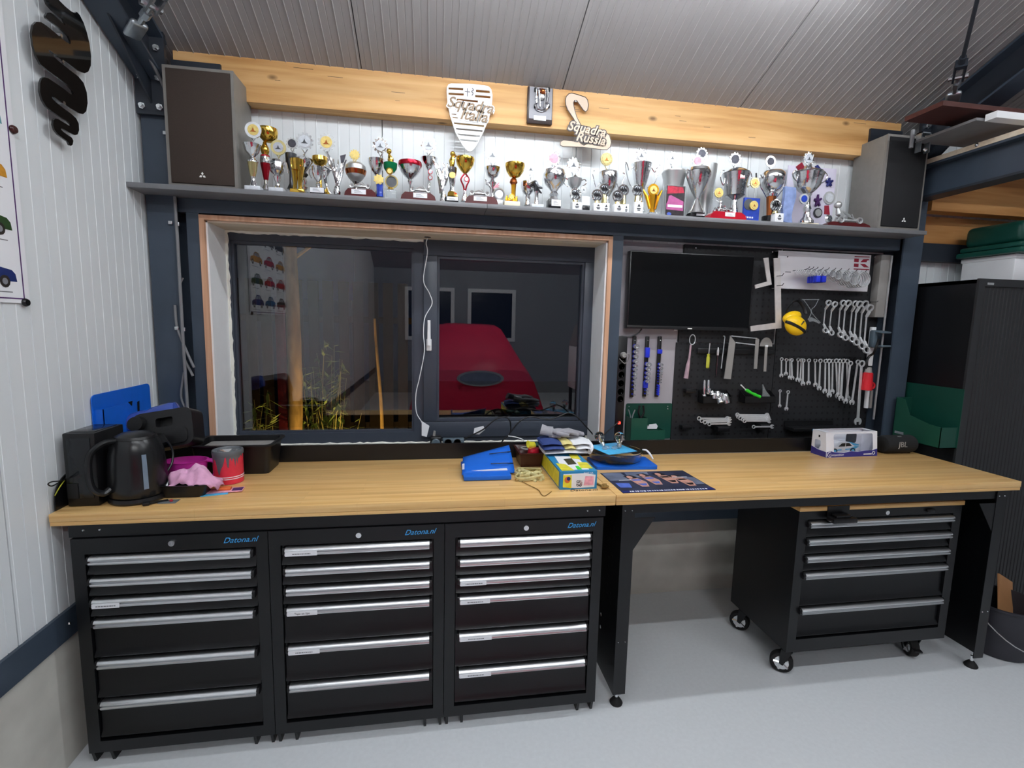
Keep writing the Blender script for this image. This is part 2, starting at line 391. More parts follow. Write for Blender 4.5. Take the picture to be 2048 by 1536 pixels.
for a, b in (((OX0+.034, FY-.004, .94), (OX0+.034, FY-.004, OZ1-.04)), ((OX1-.034, FY-.004, .94), (OX1-.034, FY-.004, OZ1-.04)), ((OX0+.03, FY-.004, OZ1-.034), (OX1-.03, FY-.004, OZ1-.034))):
    p, r = rough_bead(a, b, .008); MB().tube(p, r, 6).build('foam_joint', 'plaster', w1)
sl = MB(); sl.box(OX0, OX1, .62, FY+.02, .915, .934); sl.build('sill', 'black_steel', w1)
p, r = rough_bead((.30, .935, .938), (2.2, .935, .938), .007); MB().tube(p, r, 6).build('foam_joint', 'plaster', w1)
# ---------------------------------------------------------------- steel: columns, posts, lintel, rafters
def hcol(name, label, x0, x1, y0, y1, z0, z1):
    t = thing(name, label, 'column', ((x0+x1)/2, (y0+y1)/2, z0)); xm = (x1-x0)/2; d = (y1-y0)/2; h = z1-z0
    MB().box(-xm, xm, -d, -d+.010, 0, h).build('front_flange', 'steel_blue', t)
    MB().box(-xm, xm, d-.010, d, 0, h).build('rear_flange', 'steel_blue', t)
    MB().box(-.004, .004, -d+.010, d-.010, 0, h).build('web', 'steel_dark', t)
    return t
cL = hcol('steel_column', 'blue-grey steel column in the corner beside the left wall', .0, .118, .715, .845, 0, 2.62)
cR = hcol('steel_column', 'blue-grey steel column between the tool wall and the tall cabinet', 3.952, 4.078, .715, .845, 0, 2.62)
# window posts and lintel
pL = thing('window_post', 'dark steel post left of the window, behind the bundle of cables', 'post', (.178, .79, .0))
MB().box(-.028, .026, -.05, .055, 0, 2.085).build('tube', 'steel_blue', pL)
pR = thing('window_post', 'dark steel post right of the window, beside the television', 'post', (2.237, .79, 0))
MB().box(-.030, .028, -.05, .055, 0, 2.085).build('tube', 'steel_blue', pR)
lt = solo(MB().box(-1.917, 1.917, -.05, .055, -.031, .031), 'lintel_beam', 'steel_blue', 'dark steel lintel beam running under the trophy shelf', 'beam', (2.035, .79, 2.1165))
# ---------------------------------------------------------------- rafters, timber beam, brackets, bracing rods
def ibeam(label, x, y0, y1, zfun, depth, flange=.12, name='rafter'):
    t = thing(name, label, 'beam', (x, y0, zfun(y0)))
    def bar(nm, x0, x1, d0, d1, m):
        mb = MB(); vs = []
        for yy in (y0, y1):
            z = zfun(yy)-zfun(y0)
            vs += [(x0, yy-y0, z+d0), (x1, yy-y0, z+d0), (x1, yy-y0, z+d1), (x0, yy-y0, z+d1)]
        mb.add(vs, [(0, 1, 2, 3), (7, 6, 5, 4), (0, 4, 5, 1), (1, 5, 6, 2), (2, 6, 7, 3), (3, 7, 4, 0)]); return mb.build(nm, m, t)
    f = flange/2
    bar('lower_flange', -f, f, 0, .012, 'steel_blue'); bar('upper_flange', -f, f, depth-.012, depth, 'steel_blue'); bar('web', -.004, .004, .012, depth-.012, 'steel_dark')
    return t
raf = lambda y: 2.615+SLOPE*(.715-y)
def haunch(t, s):
    # end plate, haunch cheek and bolts where the rafter meets its column
    MB().box(-.062, .062, -.03, -.012, -.13, .235).build('end_plate', 'steel_dark', t)
    MB().prism([(-.012, -.10), (-.012, .03), (-.30, .03+SLOPE*.3), (-.30, .0+SLOPE*.3)], -.004, .004, plane='yz').build('haunch', 'steel_dark', t)
    for (bx, bz) in ((-.035, -.10), (.035, -.10), (-.035, .02), (.035, .02), (-.035, .14), (.035, .14)):
        b = MB(); b.cyl((bx, -.03, bz), (bx, -.040, bz), .014, 6); b.cyl((bx, -.040, bz), (bx, -.052, bz), .008, 8); b.build('bolt', 'bolt', t)
rL = ibeam('dark steel rafter rising along the left wall', .059, .72, RIDGE, raf, .185); haunch(rL, 1)
rR = ibeam('dark steel rafter rising over the tall cabinet on the right', 4.015, .72, RIDGE, raf, .185); haunch(rR, -1)
# timber purlin over the trophies
tb = thing('timber_beam', 'pale timber beam under the roof carrying the wall signs', 'beam', (2.0, .81, 2.60))
MB().prism([(-.04, 0), (.04, 0), (.04, .165), (-.04, .192)], -1.88, 1.90, plane='yz').build('timber', 'beam_wood', tb, smooth=0)
random.seed(11)
for i in range(16):          # drying cracks
    cx = random.uniform(-1.5, 1.6); cz = random.uniform(.03, .17); L = random.uniform(.02, .09)
    MB().box(cx, cx+L, -.0405, -.038, cz, cz+.0015).build('crack', 'black_deep', tb, smooth=0)
for x, nm in ((.22, 1), (3.80, 1)):
    br = thing('beam_bracket', 'black steel bracket holding the %s end of the timber beam' % ('left' if x < 1 else 'right'), 'bracket', (x, .76, 2.66))
    MB().box(-.105, .10, -.004, .010, 0, .085).build('plate', 'steel_dark', br)
    for q in (-.06, .06): MB().ball((q, -.006, .02), .006, 8, 6).build('bolt', 'bolt', br)
# conduit and clips on the left column
cb = MB(); cb.tube(spline([(.098, .30, 2.83), (.104, .55, 2.70), (.112, .69, 2.60), (.124, .704, 2.50), (.124, .704, 2.30), (.124, .704, 2.176)], 5), .007, 8)
solo(cb, 'cable_conduit', 'shelf_grey', 'grey cable running down the corner column beside the brown speaker', 'cable')
cb = MB(); cb.tube(spline([(.124, .704, 2.145), (.124, .706, 1.9), (.124, .704, 1.5), (.126, .704, 1.2), (.126, .70, 1.0)], 5), .007, 8)
solo(cb, 'cable_conduit', 'shelf_grey', 'grey cable running down the corner column below the shelf', 'cable')
for i, z in enumerate((2.415, 2.03, 1.555)):
    k = thing('cable_clip', ['shiny cable clip on the corner column beside the brown speaker', 'shiny cable clip on the corner column just below the shelf', 'shiny cable clip on the corner column at half height'][i], 'clip', (.112, .708, z))
    MB().rbox(-.022, -.004, -.006, .004, -.008, .008, .003).build('screw_block', 'bolt', k)
    MB().rbox(.016, .024, -.006, .004, -.014, .004, .002).build('tab', 'bolt', k)
# grey cables looping in the gap beside the window post
P3 = lambda px, py, y: at(px, py, y=y)
for i, (pts, r) in enumerate(((((350, 610), (352, 640), (356, 660), (372, 700), (388, 735)), .006), (((353, 672), (360, 700), (372, 725), (386, 752)), .006), (((366, 722), (358, 745), (355, 780), (362, 810), (380, 835), (388, 848)), .006), (((368, 745), (362, 790), (370, 815), (384, 838)), .005), (((366, 556), (358, 575), (351, 605), (352, 640)), .0035))):
    solo(MB().tube(spline([P3(a, b, .71+.012*(i % 3)) for a, b in pts], 5), r, 8), 'loose_cable', 'shelf_grey',
         ['grey cable sweeping right from the column to the window post', 'second grey cable sweeping down to the window post', 'grey cable looping down behind the black case', 'thin grey cable inside the lower loop', 'short thin wire end sticking up beside the column'][i], 'cable', group='cables beside the window')
# roof bracing: shackle, turnbuckle and rod
def brace(label, a, b, side):
    a, b = Vector(a), Vector(b); d = (b-a).normalized(); t = thing('bracing_rod', label, 'rod', a)
    q = d.to_track_quat('Z', 'Y').to_matrix().to_4x4()
    L = (b-a).length
    MB().cyl((0, 0, .30), (0, 0, L), .008, 8, T=q).build('rod', 'steel_dark' if side > 0 else 'galvanised', t)
    sh = MB(); sh.box(-.022, -.014, -.02, .02, .17, .27, T=q); sh.box(.014, .022, -.02, .02, .17, .27, T=q); sh.box(-.022, .022, -.02, .02, .255, .275, T=q); sh.cyl((0, 0, .26), (0, 0, .31), .014, 8, T=q)
    sh.build('fork', 'steel_dark' if side > 0 else 'galvanised', t)
    pn = MB(); pn.cyl((-.036, 0, .185), (.036, 0, .185), .012, 10, T=q); pn.build('pin', 'bolt', t)
    tk = MB(); tk.cyl((0, 0, .085), (0, 0, .19), .011, 10, T=q); tk.cyl((0, 0, .12), (0, 0, .15), .018, 6, T=q); tk.build('turnbuckle', 'galvanised', t)
    e = MB(); e.rbox(-.03, .03, -.012, .012, -.005, .085, .011, 3, T=q); e.build('eye_plate', 'galvanised', t)
    return t
brace('galvanised bracing rod with shackle at the top left corner of the roof', (.100, .49, 2.70), (1.0, -.31, 3.07), -1)
brace('dark bracing rod with shackle hanging above the right speaker', (3.862, .46, 2.765), (3.05, -.36, 3.16), 1)
# mezzanine edge right of the column
mz = thing('mezzanine_beam', 'dark steel mezzanine beam with a wooden strip on top, right of the speaker', 'beam', (4.02, .715, 2.36))
MB().box(-.05, .05, -3.2, 0, 0, .012).build('lower_flange', 'steel_dark', mz); MB().box(-.05, .05, -3.2, 0, .168, .18).build('upper_flange', 'steel_blue', mz); MB().box(-.004, .004, -3.2, 0, .012, .168).build('web', 'steel_blue', mz)
MB().box(-.052, .03, -3.2, 0, .1805, .205).build('wooden_strip', 'cream_wood', mz)
for yy in (-.32, -1.2): MB().ball((-.052, yy, .195), .010, 8, 6).build('bolt', 'bolt', mz)
jo = thing('floor_joist', 'brown wooden joist under the mezzanine behind the tall cabinet', 'beam', (5.4, .77, 2.313))
MB().box(-1.30, 3.3, -.06, .02, 0, .235).build('timber', 'joist_wood', jo)
jb = solo(MB().box(-1.30, 3.3, -.008, .012, 0, .155), 'ledger_board', 'joist_wood', 'lower brown wooden board on the wall above the tall cabinet', 'board', (5.4, .825, 2.152))
st = solo(MB().box(-1.30, 3.3, -.03, .018, 0, .105), 'wall_rail', 'steel_dark', 'dark horizontal steel rail on the wall above the tall cabinet', 'rail', (5.4, .83, 2.044))
mat('red_board', '#47241f', .55, var=.2, scale=9, stretch=(1, 8, 8))
pk = solo(MB().box(0, 1.7, 0, .19, 0, .022), 'stored_board', 'red_board', 'red-brown board stored on the mezzanine above the right speaker', 'board', (3.60, .27, 2.66))

solo(MB().box(0, 1.3, 0, .30, 0, .012), 'stored_sheet', 'shelf_grey', 'grey sheet lying under the red-brown board on the mezzanine', 'board', (3.79, .268, 2.61))
solo(MB().box(0, 1.2, 0, .05, 0, .03), 'stored_profile', 'white_paint', 'white profile strip lying beside the grey sheet on the mezzanine', 'profile', (3.83, .212, 2.605))
sk = thing('hanger_strap', 'galvanised U-shaped strap under the red-brown board', 'strap', (3.83, .56, 2.58))
u = MB(); u.box(-.03, -.024, -.015, .015, -.02, .08); u.box(.024, .03, -.015, .015, -.02, .08); u.box(-.03, .03, -.015, .015, .074, .08); u.build('strap', 'galvanised', sk)
MB().ball((0, -.016, -.01), .012, 8, 6).build('nut', 'bolt', sk)
MB().cyl((-.07, .0, .0), (-.07, .0, .09), .010, 8).build('stud', 'shelf_grey', sk)
# ================================================================ WORKBENCHES
def worktop(label, x0, x1):
    t = thing('worktop', label, 'worktop', ((x0+x1)/2, .295, .897)); L = (x1-x0)/2
    MB().rbox(-L, L, -.295, .293, .0145, .043, .002).build('upper_layer', 'bamboo', t)
    MB().rbox(-L+.0005, L-.0005, -.2935, .293, 0, .0140, .002).build('lower_layer', 'bamboo', t)
    return t
wt1 = worktop('left bamboo worktop with the kettle and the black trays on it', 0., 1.9985)
wt2 = worktop('right bamboo worktop with the boxed model car on it', 2.0005, 3.97)
mat('datona_blue', '#3fa0e0', .4, var=.02); mat('print_dark', '#2a2420', .6, var=.02)
lettering('Datona.nl', .030, 'print_dark', wt1, Matrix.Translation((.885, -.225, .0435)), shear=.35, depth=.0003)
# rail under the left worktop, splash panel, end plate
ra = thing('under_rail', 'black steel rail under the left worktop above the drawer cabinets', 'rail', (1.005, .03, .852))
MB().box(-.955, .955, -.022, .50, 0, .045).build('channel', 'black_steel', ra)
for q in (-.91, -.86, .88, .93): MB().ball((q, -.022, .025), .004, 6, 4).build('screw', 'bolt', ra)
sp = thing('splash_panel', 'black upright steel panel along the back of both worktops', 'panel', (1.985, .592, .94))
MB().box(-1.975, .014, 0, .012, 0, .076).build('panel', 'black_steel', sp); MB().box(.017, 1.965, 0, .012, 0, .076).build('panel', 'black_steel', sp)
ep = solo(MB().prism([(.03, 0), (.58, 0), (.58, .10), (.115, .10)]+arc(.115, .03, .085, PI/2*1.05, PI*.98, 6), -.003, .001, plane='yz'), 'end_plate', 'black_steel', 'black rounded steel plate at the wall end of the worktop', 'panel', (.002, .0, .94))
# ---------------------------------------------------------------- drawer cabinets
ZH = [.787, .709, .632, .556, .402, .247, .092]
CW = .6317; CX0 = .0563
def handle_prof(z):
    return [(.012, z), (-.006, z), (-.013, z-.003), (-.017, z-.008), (-.0165, z-.012), (-.010, z-.0145), (-.0095, z-.0165), (-.0165, z-.0185), (-.018, z-.023), (-.015, z-.028), (.012, z-.028)]
def drawer(t, x0, x1, z1, z0, hx0, hx1, yf=.012, lip=.024):
    # folded front with a slanting lower lip
    m = MB(); m.prism([(yf+.02, z0), (yf-.010, z0), (yf-.012, z0+.004), (yf, z0+lip), (yf, z1), (yf+.02, z1)], x0, x1, plane='yz')
    d = m.build('drawer', 'black_steel', t)
    MB().prism(handle_prof(z1), hx0, hx1, plane='yz').build('handle', 'aluminium', d)
    for a, b in ((hx0-.009, hx0-.0005), (hx1+.0005, hx1+.009)): MB().prism([(.012, z1-.001), (-.008, z1-.001), (-.014, z1-.010), (-.014, z1-.022), (-.010, z1-.027), (.012, z1-.027)], a, b, plane='yz').build('handle_cap', 'black_plastic', d)
    return d
def sticker(d, x0, x1, z1, words):
    s = MB().box(x0, x1, -.0195, -.0170, z1-.028, z1-.0125).build('label_strip', 'white_paper', d)
    if words == 'T':
        lettering('Tape en lijm', .011, 'print_dark', d, TR((x0+x1)/2, -.0197, z1-.020) @ FACE, depth=.0002); return
    xm = (x0+x1)/2; m = MB(); x = xm-.03
    while x < xm+.03:
        L = random.uniform(.003, .008); m.box(x, x+L, -.0199, -.0194, z1-.022, z1-.0185); x += L+.0016
    m.build('small_print', 'shelf_grey', d)
def cabinet(label, i, stick):
    x = CX0+CW*i; t = thing('drawer_cabinet', label, 'cabinet', (x+CW/2, .0, 0), group='drawer cabinets under the left worktop'); hw = CW/2-.0012
    b = MB()
    b.box(-hw, -hw+.040, 0, .02, .042, .849); b.box(hw-.040, hw, 0, .02, .042, .849); b.box(-hw+.040, hw-.040, 0, .02, .042, .086); b.box(-hw+.040, hw-.040, 0, .02, .793, .849)
    b.box(-hw, -hw+.002, .02, .52, .042, .849); b.box(hw-.002, hw, .02, .52, .042, .849); b.box(-hw, hw, .518, .52, .042, .849); b.box(-hw, hw, .02, .52, .042, .044); b.box(-hw, hw, .02, .52, .846, .849)
    b.box(-hw+.03, hw-.03, .05, .06, .05, .84)
    b.build('body', 'black_steel', t)
    for k in range(6):
        d = drawer(t, -hw+.043, hw-.043, ZH[k], ZH[k+1]+.008, -hw+.058, hw-.056)
        if k in stick: sticker(d, -hw+.060, -hw+.060+stick[k][0], ZH[k], stick[k][1])
    lk = MB(); lk.cyl((.0, .0, .821), (.0, -.006, .821), .010, 14); lk.box(-.0015, .0015, -.0066, -.005, .815, .827); lk.build('lock', 'chrome', t)
    lettering('Datona.nl', .029, 'datona_blue', t, TR(.222, -.0004, .822) @ FACE @ RZ(.02), shear=.45, depth=.0003, name='brand_lettering')
    for q in (-hw+.012, -hw+.072, hw-.072, hw-.012):
        f = MB(); f.prism([(.0, .042), (.5, .042), (.5, 0), (.012, 0)], q-.005, q+.005, plane='yz'); f.build('foot', 'black_steel', t)
    return t
random.seed(5)
cabinet('black drawer cabinet next to the left wall', 0, {2: (.085, '')})
cabinet('black drawer cabinet in the middle of the three', 1, {0: (.11, ''), 3: (.105, 'T'), 4: (.11, '')})
cabinet('black drawer cabinet next to the open leg space', 2, {2: (.10, ''), 3: (.115, ''), 4: (.125, ''), 5: (.125, '')})
# ---------------------------------------------------------------- right bench frame
bf = thing('bench_frame', 'black steel legs and rail carrying the right worktop', 'bench frame', (2.985, .03, 0))
MB().box(-.945, .945, -.02, .0, .858, .8965).build('front_rail', 'black_steel', bf)
MB().box(-.945, .945, .50, .53, .858, .8965).build('rear_rail', 'black_steel', bf)
for s, xa in ((-1, -.955), (1, .865)):
    lg = MB(); x0 = xa; x1 = xa+.054
    lg.box(x0, x1, -.026, -.022, .06, .8965)                                             # folded front face
    xs = x0 if s < 0 else x1-.003
    holes = []; slots = []
    for k in range(9):
        for yy in (.06, .10): slots.append(rrect(yy-.006, yy+.006, .42+k*.042+(.02 if yy > .08 else 0), .42+k*.042+.012+(.02 if yy > .08 else 0), .004, 1))
    for zz in (.25, .31): holes.append([(.16+.009*math.cos(2*PI*i/10), zz+.009*math.sin(2*PI*i/10)) for i in range(10)])
    lg.prism([(-.022, .06), (.50, .06), (.50, .8965), (-.022, .8965)], xs, xs+.003, plane='yz', holes=holes)
    L = lg.build('leg', 'black_steel', bf, smooth=0)
    sm_ = MB()
    for q in slots: sm_.prism(q, xs-.0006, xs+.0036, plane='yz')
    sm_.build('slots', 'black_deep', L, smooth=0)
    fo = MB(); fo.cyl((x0+.027, .0, .055), (x0+.027, .0, .02), .007, 10); fo.build('foot_stem', 'chrome', L)
    fo = MB(); fo.lathe([(.026, 0), (.028, .006), (.022, .016), (.012, .028), (.009, .03)], 16, (x0+.027, 0, 0)); fo.build('foot', 'rubber', L)
    fo = MB(); fo.lathe([(.026, 0), (.028, .006), (.022, .016), (.012, .028), (.009, .062)], 16, (x0+.027, .47, 0)); fo.build('foot', 'rubber', L)
    gx = x1 if s < 0 else x0
    g = MB(); g.prism([(gx, .838), (gx-s*.09, .838), (gx, .70)] if s < 0 else [(gx, .838), (gx, .70), (gx-s*.09, .838)], -.024, -.021, plane='xz'); g.build('gusset', 'black_steel', L)
    for q in (.012, .042): MB().ball((x0+q, -.026, .30), .003, 6, 4).build('screw', 'bolt', L)
    for q in (.012, .042): MB().ball((x0+q, -.026, .872), .003, 6, 4).build('screw', 'bolt', L)
# ---------------------------------------------------------------- roller cart
ct = thing('tool_cart', 'black roller tool cart with wooden top under the right worktop', 'tool cart', (3.315, .065, 0), rotz=0)
hw = .43; D = .43
b = MB(); Z0, Z1 = .135, .812
b.box(-hw, -hw+.045, 0, .02, Z0, Z1); b.box(hw-.045, hw, 0, .02, Z0, Z1); b.box(-hw+.045, hw-.045, 0, .02, Z0, Z0+.060); b.box(-hw+.045, hw-.045, 0, .02, Z1-.040, Z1)
b.box(-hw, -hw+.002, .02, D, Z0, Z1); b.box(hw-.002, hw, .02, D, Z0, Z1); b.box(-hw, hw, D-.002, D, Z0, Z1); b.box(-hw, hw, .02, D, Z0, Z0+.002); b.box(-hw, hw, .02, D, Z1-.003, Z1); b.box(-hw+.03, hw-.03, .05, .06, Z0, Z1)
b.build('body', 'black_steel', ct)
MB().rbox(-hw-.004, hw+.004, -.008, D, Z1+.0005, Z1+.022, .003).build('top_board', 'bamboo', ct)
zz = [.765, .683, .602, .522, .352, .200]
for k in range(5): drawer(ct, -hw+.047, hw-.047, zz[k], zz[k+1]+.008, -hw+.052, hw-.052)
lk = MB(); lk.cyl((.02, .0, .79), (.02, -.006, .79), .010, 14); lk.build('lock', 'chrome', ct)
def caster(x, y, rot, brake=False):
    T = TR(x, y, 0) @ RZ(rot); c = thing('caster', None, None, (0, 0, 0)); c.parent = ct
    w_ = MB(); w_.lathe([(.035, -.018), (.046, -.018), (.050, -.012), (.050, .012), (.046, .018), (.035, .018)], 24, T=T @ TR(0, .02, .050) @ RY(PI/2)); tyre = w_.build('tyre', 'rubber', c)
    r_ = MB(); r_.lathe([(.030, -.0185), (.036, -.016), (.036, .016), (.030, .0185)], 24, T=T @ TR(0, .02, .050) @ RY(PI/2))
    for k in range(5):
        a = 2*PI*k/5; r_.tube([(s*.0165, .02+.008*math.cos(a), .05+.008*math.sin(a)) for s in (-1,)]+[(-.0165, .02+.034*math.cos(a), .05+.034*math.sin(a))], .006, 6, T=T)
        r_.tube([(.0165, .02+.008*math.cos(a), .05+.008*math.sin(a)), (.0165, .02+.034*math.cos(a), .05+.034*math.sin(a))], .006, 6, T=T)
    r_.cyl((-.02, .02, .05), (.02, .02, .05), .009, 10, T=T); r_.build('rim', 'chrome', c)
    y_ = MB(); y_.lathe([(.03, .118), (.03, .132)], 16, T=T)
    for s in (-1, 1): y_.prism([(-.022, .122), (.026, .122), (.030, .05), (.014, .042)], s*.024-.002, s*.024+.002, plane='yz', T=T)
    y_.box(-.026, .026, -.022, .026, .116, .122, T=T)
    y_.build('fork', 'black_steel', c)
    if brake: MB().rbox(-.018, .018, -.05, -.02, .055, .064, .003, T=T).build('brake_lever', 'black_plastic', c)
caster(-hw+.045, .045, .9); caster(-hw+.045, D-.06, .8); caster(hw-.10, .06, -.35, True); caster(hw-.06, D-.06, .2)
# small black tray hooked over the cart's top edge
tr = thing('hook_on_tray', 'small black tray hooked on the front edge of the roller cart', 'tray', (3.085, .052, .775))
u = MB(); u.rbox(-.075, .045, -.045, .0, -.004, .018, .004); u.rbox(-.055, .02, -.035, -.005, .018, .03, .004); u.build('tray', 'black_plastic', tr); MB().box(-.07, .04, .0, .0035, .0, .06).build('hook_plate', 'black_plastic', tr)
mg = solo(MB().rbox(-.02, .02, -.012, 0, -.008, .008, .004), 'magnet_hook', 'black_plastic', 'small black magnet hook at the right of the roller cart top', 'hook', (3.565, .064, .793))
# ================================================================ TROPHY SHELF
SZ = 2.170; SY = .59
sh = thing('trophy_shelf', 'long grey shelf over the window full of trophies', 'shelf', (1.97, .70, 2.149))
MB().rbox(-1.98, -.447, -.11, .13, 0, .021, .0015).build('board', 'shelf_grey', sh); MB().rbox(-.4455, 1.985, -.11, .13, 0, .021, .0015).build('board', 'shelf_grey', sh)
# ---------------------------------------------------------------- loudspeakers
mat('cloth_brown', '#3a302a', .9, var=.12, scale=300); mat('cloth_black', '#191a1c', .9, var=.15, scale=300); mat('speaker_case', '#7b7873', .45, var=.05, scale=30); mat('logo_white', '#f0f0ec', .4, var=0)
def loudspeaker(label, x0, x1, y0, y1, h, cloth):
    t = thing('loudspeaker', label, 'speaker', ((x0+x1)/2, y0, SZ)); w_ = (x1-x0)/2; d = y1-y0
    c = MB(); c.rbox(-w_, w_, .018, d, 0.001, h, .003); c.box(-w_, -w_+.012, .006, .018, .001, h); c.box(w_-.012, w_, .006, .018, .001, h); c.box(-w_+.012, w_-.012, .006, .018, h-.012, h); c.box(-w_+.012, w_-.012, .006, .018, .001, .013); c.build('cabinet', 'speaker_case', t)
    MB().rbox(-w_+.013, w_-.013, .0, .0178, .014, h-.013, .004).build('grille', cloth, t)
    lg = MB(); lx = .0 if x0 < 1 else .02; lz = .050
    for a in (PI/2, PI/2+2*PI/3, PI/2-2*PI/3):
        r1, r2 = .0075, .015; u = Vector((math.cos(a), 0, math.sin(a))); v = Vector((-math.sin(a), 0, math.cos(a))); o = Vector((lx, -.001, lz))
        P = [o+u*.001, o+u*r1+v*.0048, o+u*r2, o+u*r1-v*.0048]; lg.add([p for p in P]+[p+Vector((0, .0015, 0)) for p in P], [(0, 1, 2, 3), (7, 6, 5, 4), (0, 4, 5, 1), (1, 5, 6, 2), (2, 6, 7, 3), (3, 7, 4, 0)])
    lg.build('emblem', 'logo_white', t)
    return t
loudspeaker('loudspeaker with brown cloth front at the left end of the shelf', .142, .421, .612, .826, .492, 'cloth_brown')
loudspeaker('loudspeaker with black cloth front at the right end of the shelf', 3.660, 3.918, .600, .820, .490, 'cloth_black')
# ================================================================ TROPHIES
mat('crystal', '#e9eff2', .05, var=.02, trans=.75, ior=1.45); mat('ruby', '#b01528', .12, var=.1, coat=.6); mat('ruby_metal', '#a8182c', .2, metal=.7, var=.1)
mat('emerald', '#0b7a4a', .2, var=.2, metal=.4); mat('blue_enamel', '#1f3fa8', .2, var=.25, scale=40, coat=.5); mat('copper', '#b4683c', .22, metal=1., var=.1); mat('pewter', '#5d5f63', .3, metal=1., var=.15, scale=40)
mat('medal_gold', '#e0c878', .35, metal=.35, var=.12, scale=90); mat('medal_white', '#cfd4da', .35, var=.10, scale=90); mat('medal_silver', '#b9bcc4', .3, metal=.6, var=.12, scale=90); mat('medal_dark', '#4a4a52', .35, metal=.6, var=.2, scale=60); mat('medal_pink', '#e7a4b4', .4, var=.2, scale=60)
mat('marble_black', '#16171a', .2, var=.3, scale=30); mat('marble_cream', '#e6dcc4', .25, var=.08, scale=30); mat('brass_yellow', '#cfc08a', .2, metal=.8, var=.06)
mat('purple_cloth', '#4e2a63', .8, var=.2); mat('red_cloth', '#8c1a30', .8, var=.15); mat('lilac_board', '#dcd8ea', .6, var=.03); mat('blue_glass', '#9fb4e4', .08, var=.25, scale=30, trans=.35); mat('navy', '#1b2468', .5, var=.1)
KC2, KC3, KC4, KC5 = (480, 220, 5.689), (800, 220, 5.689), (1120, 260, 5.689), (1400, 260, 5.689)
TG = 'trophies on the long shelf'
class Tro:
    def __init__(s, label, K, cx, yb=.645, ref=900):
        s.K = K; s.y = yb; s.px = K[0]+cx/K[2]; p = at(s.px, K[1]+ref/K[2], y=yb); s.x0 = p.x; s.s = pxm(p)/K[2]
        s.t = thing('trophy', label, 'trophy', (p.x, yb, SZ), group=TG)
    def Z(s, cy): return max(0., at(s.px, s.K[1]+cy/s.K[2], y=s.y).z-SZ)
    def X(s, cx, cy): return at(s.K[0]+cx/s.K[2], s.K[1]+cy/s.K[2], y=s.y).x-s.x0
    def lathe(s, name, m, prof, cx=None, seg=20, dy=0., flute=0., parent=None, sy=1.):
        c = (0 if cx is None else s.X(cx, (prof[0][1]+prof[-1][1])/2), dy, 0)
        return MB().lathe([(max(r*s.s, 1e-5), s.Z(cy)) for r, cy in prof], seg, c, flute=flute, sy=sy).build(name, m, parent or s.t)
    def base(s, cx, w_, cy, m, depth=.05, name='base'):
        x = s.X(cx, cy); h = s.Z(cy); W = w_*s.s/2
        return MB().rbox(x-W, x+W, -depth*.42, depth*.58, 0, max(h, .012), .002).build(name, m, s.t)
    def plaque(s, cx, w_, cy0, cy1, m='white_paper', dy=-.0225, prints=True):
        x = s.X(cx, cy0); W = w_*s.s/2; z1, z0 = s.Z(cy0), max(.002, s.Z(cy1))
        o = MB().box(x-W, x+W, dy-.0012, dy, z0, z1).build('plaque', m, s.t)
        if prints:
            b = MB(); h = z1-z0; n = 2 if h < .02 else 3
            for k in range(n): b.box(x-W*.6, x+W*(.5-.2*k), dy-.0015, dy-.0011, z0+h*(.25+.22*k), z0+h*(.25+.22*k)+h*.07)
            b.build('engraving', 'shelf_grey', o)
        return o
    def emblem(s, cx, cy, r, inner='medal_gold', ring='silver', star=True, dy=-.004, stem=None, motif=True, n=12):
        x, z = s.X(cx, cy), s.Z(cy); R = r*s.s; P = []
        if star:
            for i in range(n*4):
                a = 2*PI*i/(n*4); q = R*(1.0 if i % 4 in (1, 2) else .80); P.append((x+q*math.cos(a), z+q*math.sin(a)))
        else: P = [(x+R*math.cos(2*PI*i/28), z+R*math.sin(2*PI*i/28)) for i in range(28)]
        o = MB().prism(P, dy-.003, dy+.003, plane='xz').build('medal_ring', ring, s.t)
        MB().prism([(x+R*.66*math.cos(2*PI*i/24), z+R*.66*math.sin(2*PI*i/24)) for i in range(24)], dy-.0048, dy-.003, plane='xz').build('medal_disc', inner, o)
        if motif:
            m = MB(); q = R*.5; m.prism([(x-q*.8, z-q*.5), (x+q*.8, z-q*.5), (x+q*.3, z-q*.2), (x, z+q*.6), (x-q*.3, z-q*.15)], dy-.0056, dy-.0048, plane='xz'); m.build('motif', 'pewter' if inner != 'medal_gold' else 'copper', o)
        if stem is not None:
            z2 = s.Z(stem); m = MB(); m.tube([(x-R*.35, dy, z-R*.8), (x, dy, z-R*1.35), (x, dy, z2)], [.0022]*3, 6); m.tube([(x+R*.35, dy, z-R*.8), (x, dy, z-R*1.35)], .0022, 6); m.build('medal_stem', ring, s.t)
        return o
    def handles(s, pts, m='silver', r=.0028, cx=None):
        # outline of the right handle in crop units off the axis; mirrored
        for sg in (-1, 1):
            MB().tube(spline([(sg*a*s.s, 0, s.Z(b)) for a, b in pts], 4), r, 6).build('handle', m, s.t)
    def kart(s, cx, cyw, k=1., m='silver_satin', driver=False, dy=-.014):
        x, z = s.X(cx, cyw), s.Z(cyw); u = s.s*k
        o = MB(); o.rbox(x-70*u, x+70*u, dy-.010, dy+.010, z-6*u, z+10*u, .002); o.tube([(x-60*u, dy, z+10*u), (x-10*u, dy, z+38*u), (x+38*u, dy, z+22*u), (x+62*u, dy, z+10*u)], .003, 6)
        o.tube([(x+52*u, dy, z+12*u), (x+26*u, dy, z+52*u)], .0025, 6); ob = o.build('kart', m, s.t)
        for q in (-82, 82):
            for e in (-.013, .013):
                MB().lathe([(14*u, -.005), (24*u, -.006), (27*u, 0), (24*u, .006), (14*u, .005), (14*u, -.005)], 14, T=TR(x+q*u, dy+e, z+2*u) @ RX(PI/2)).build('wheel', m, ob)
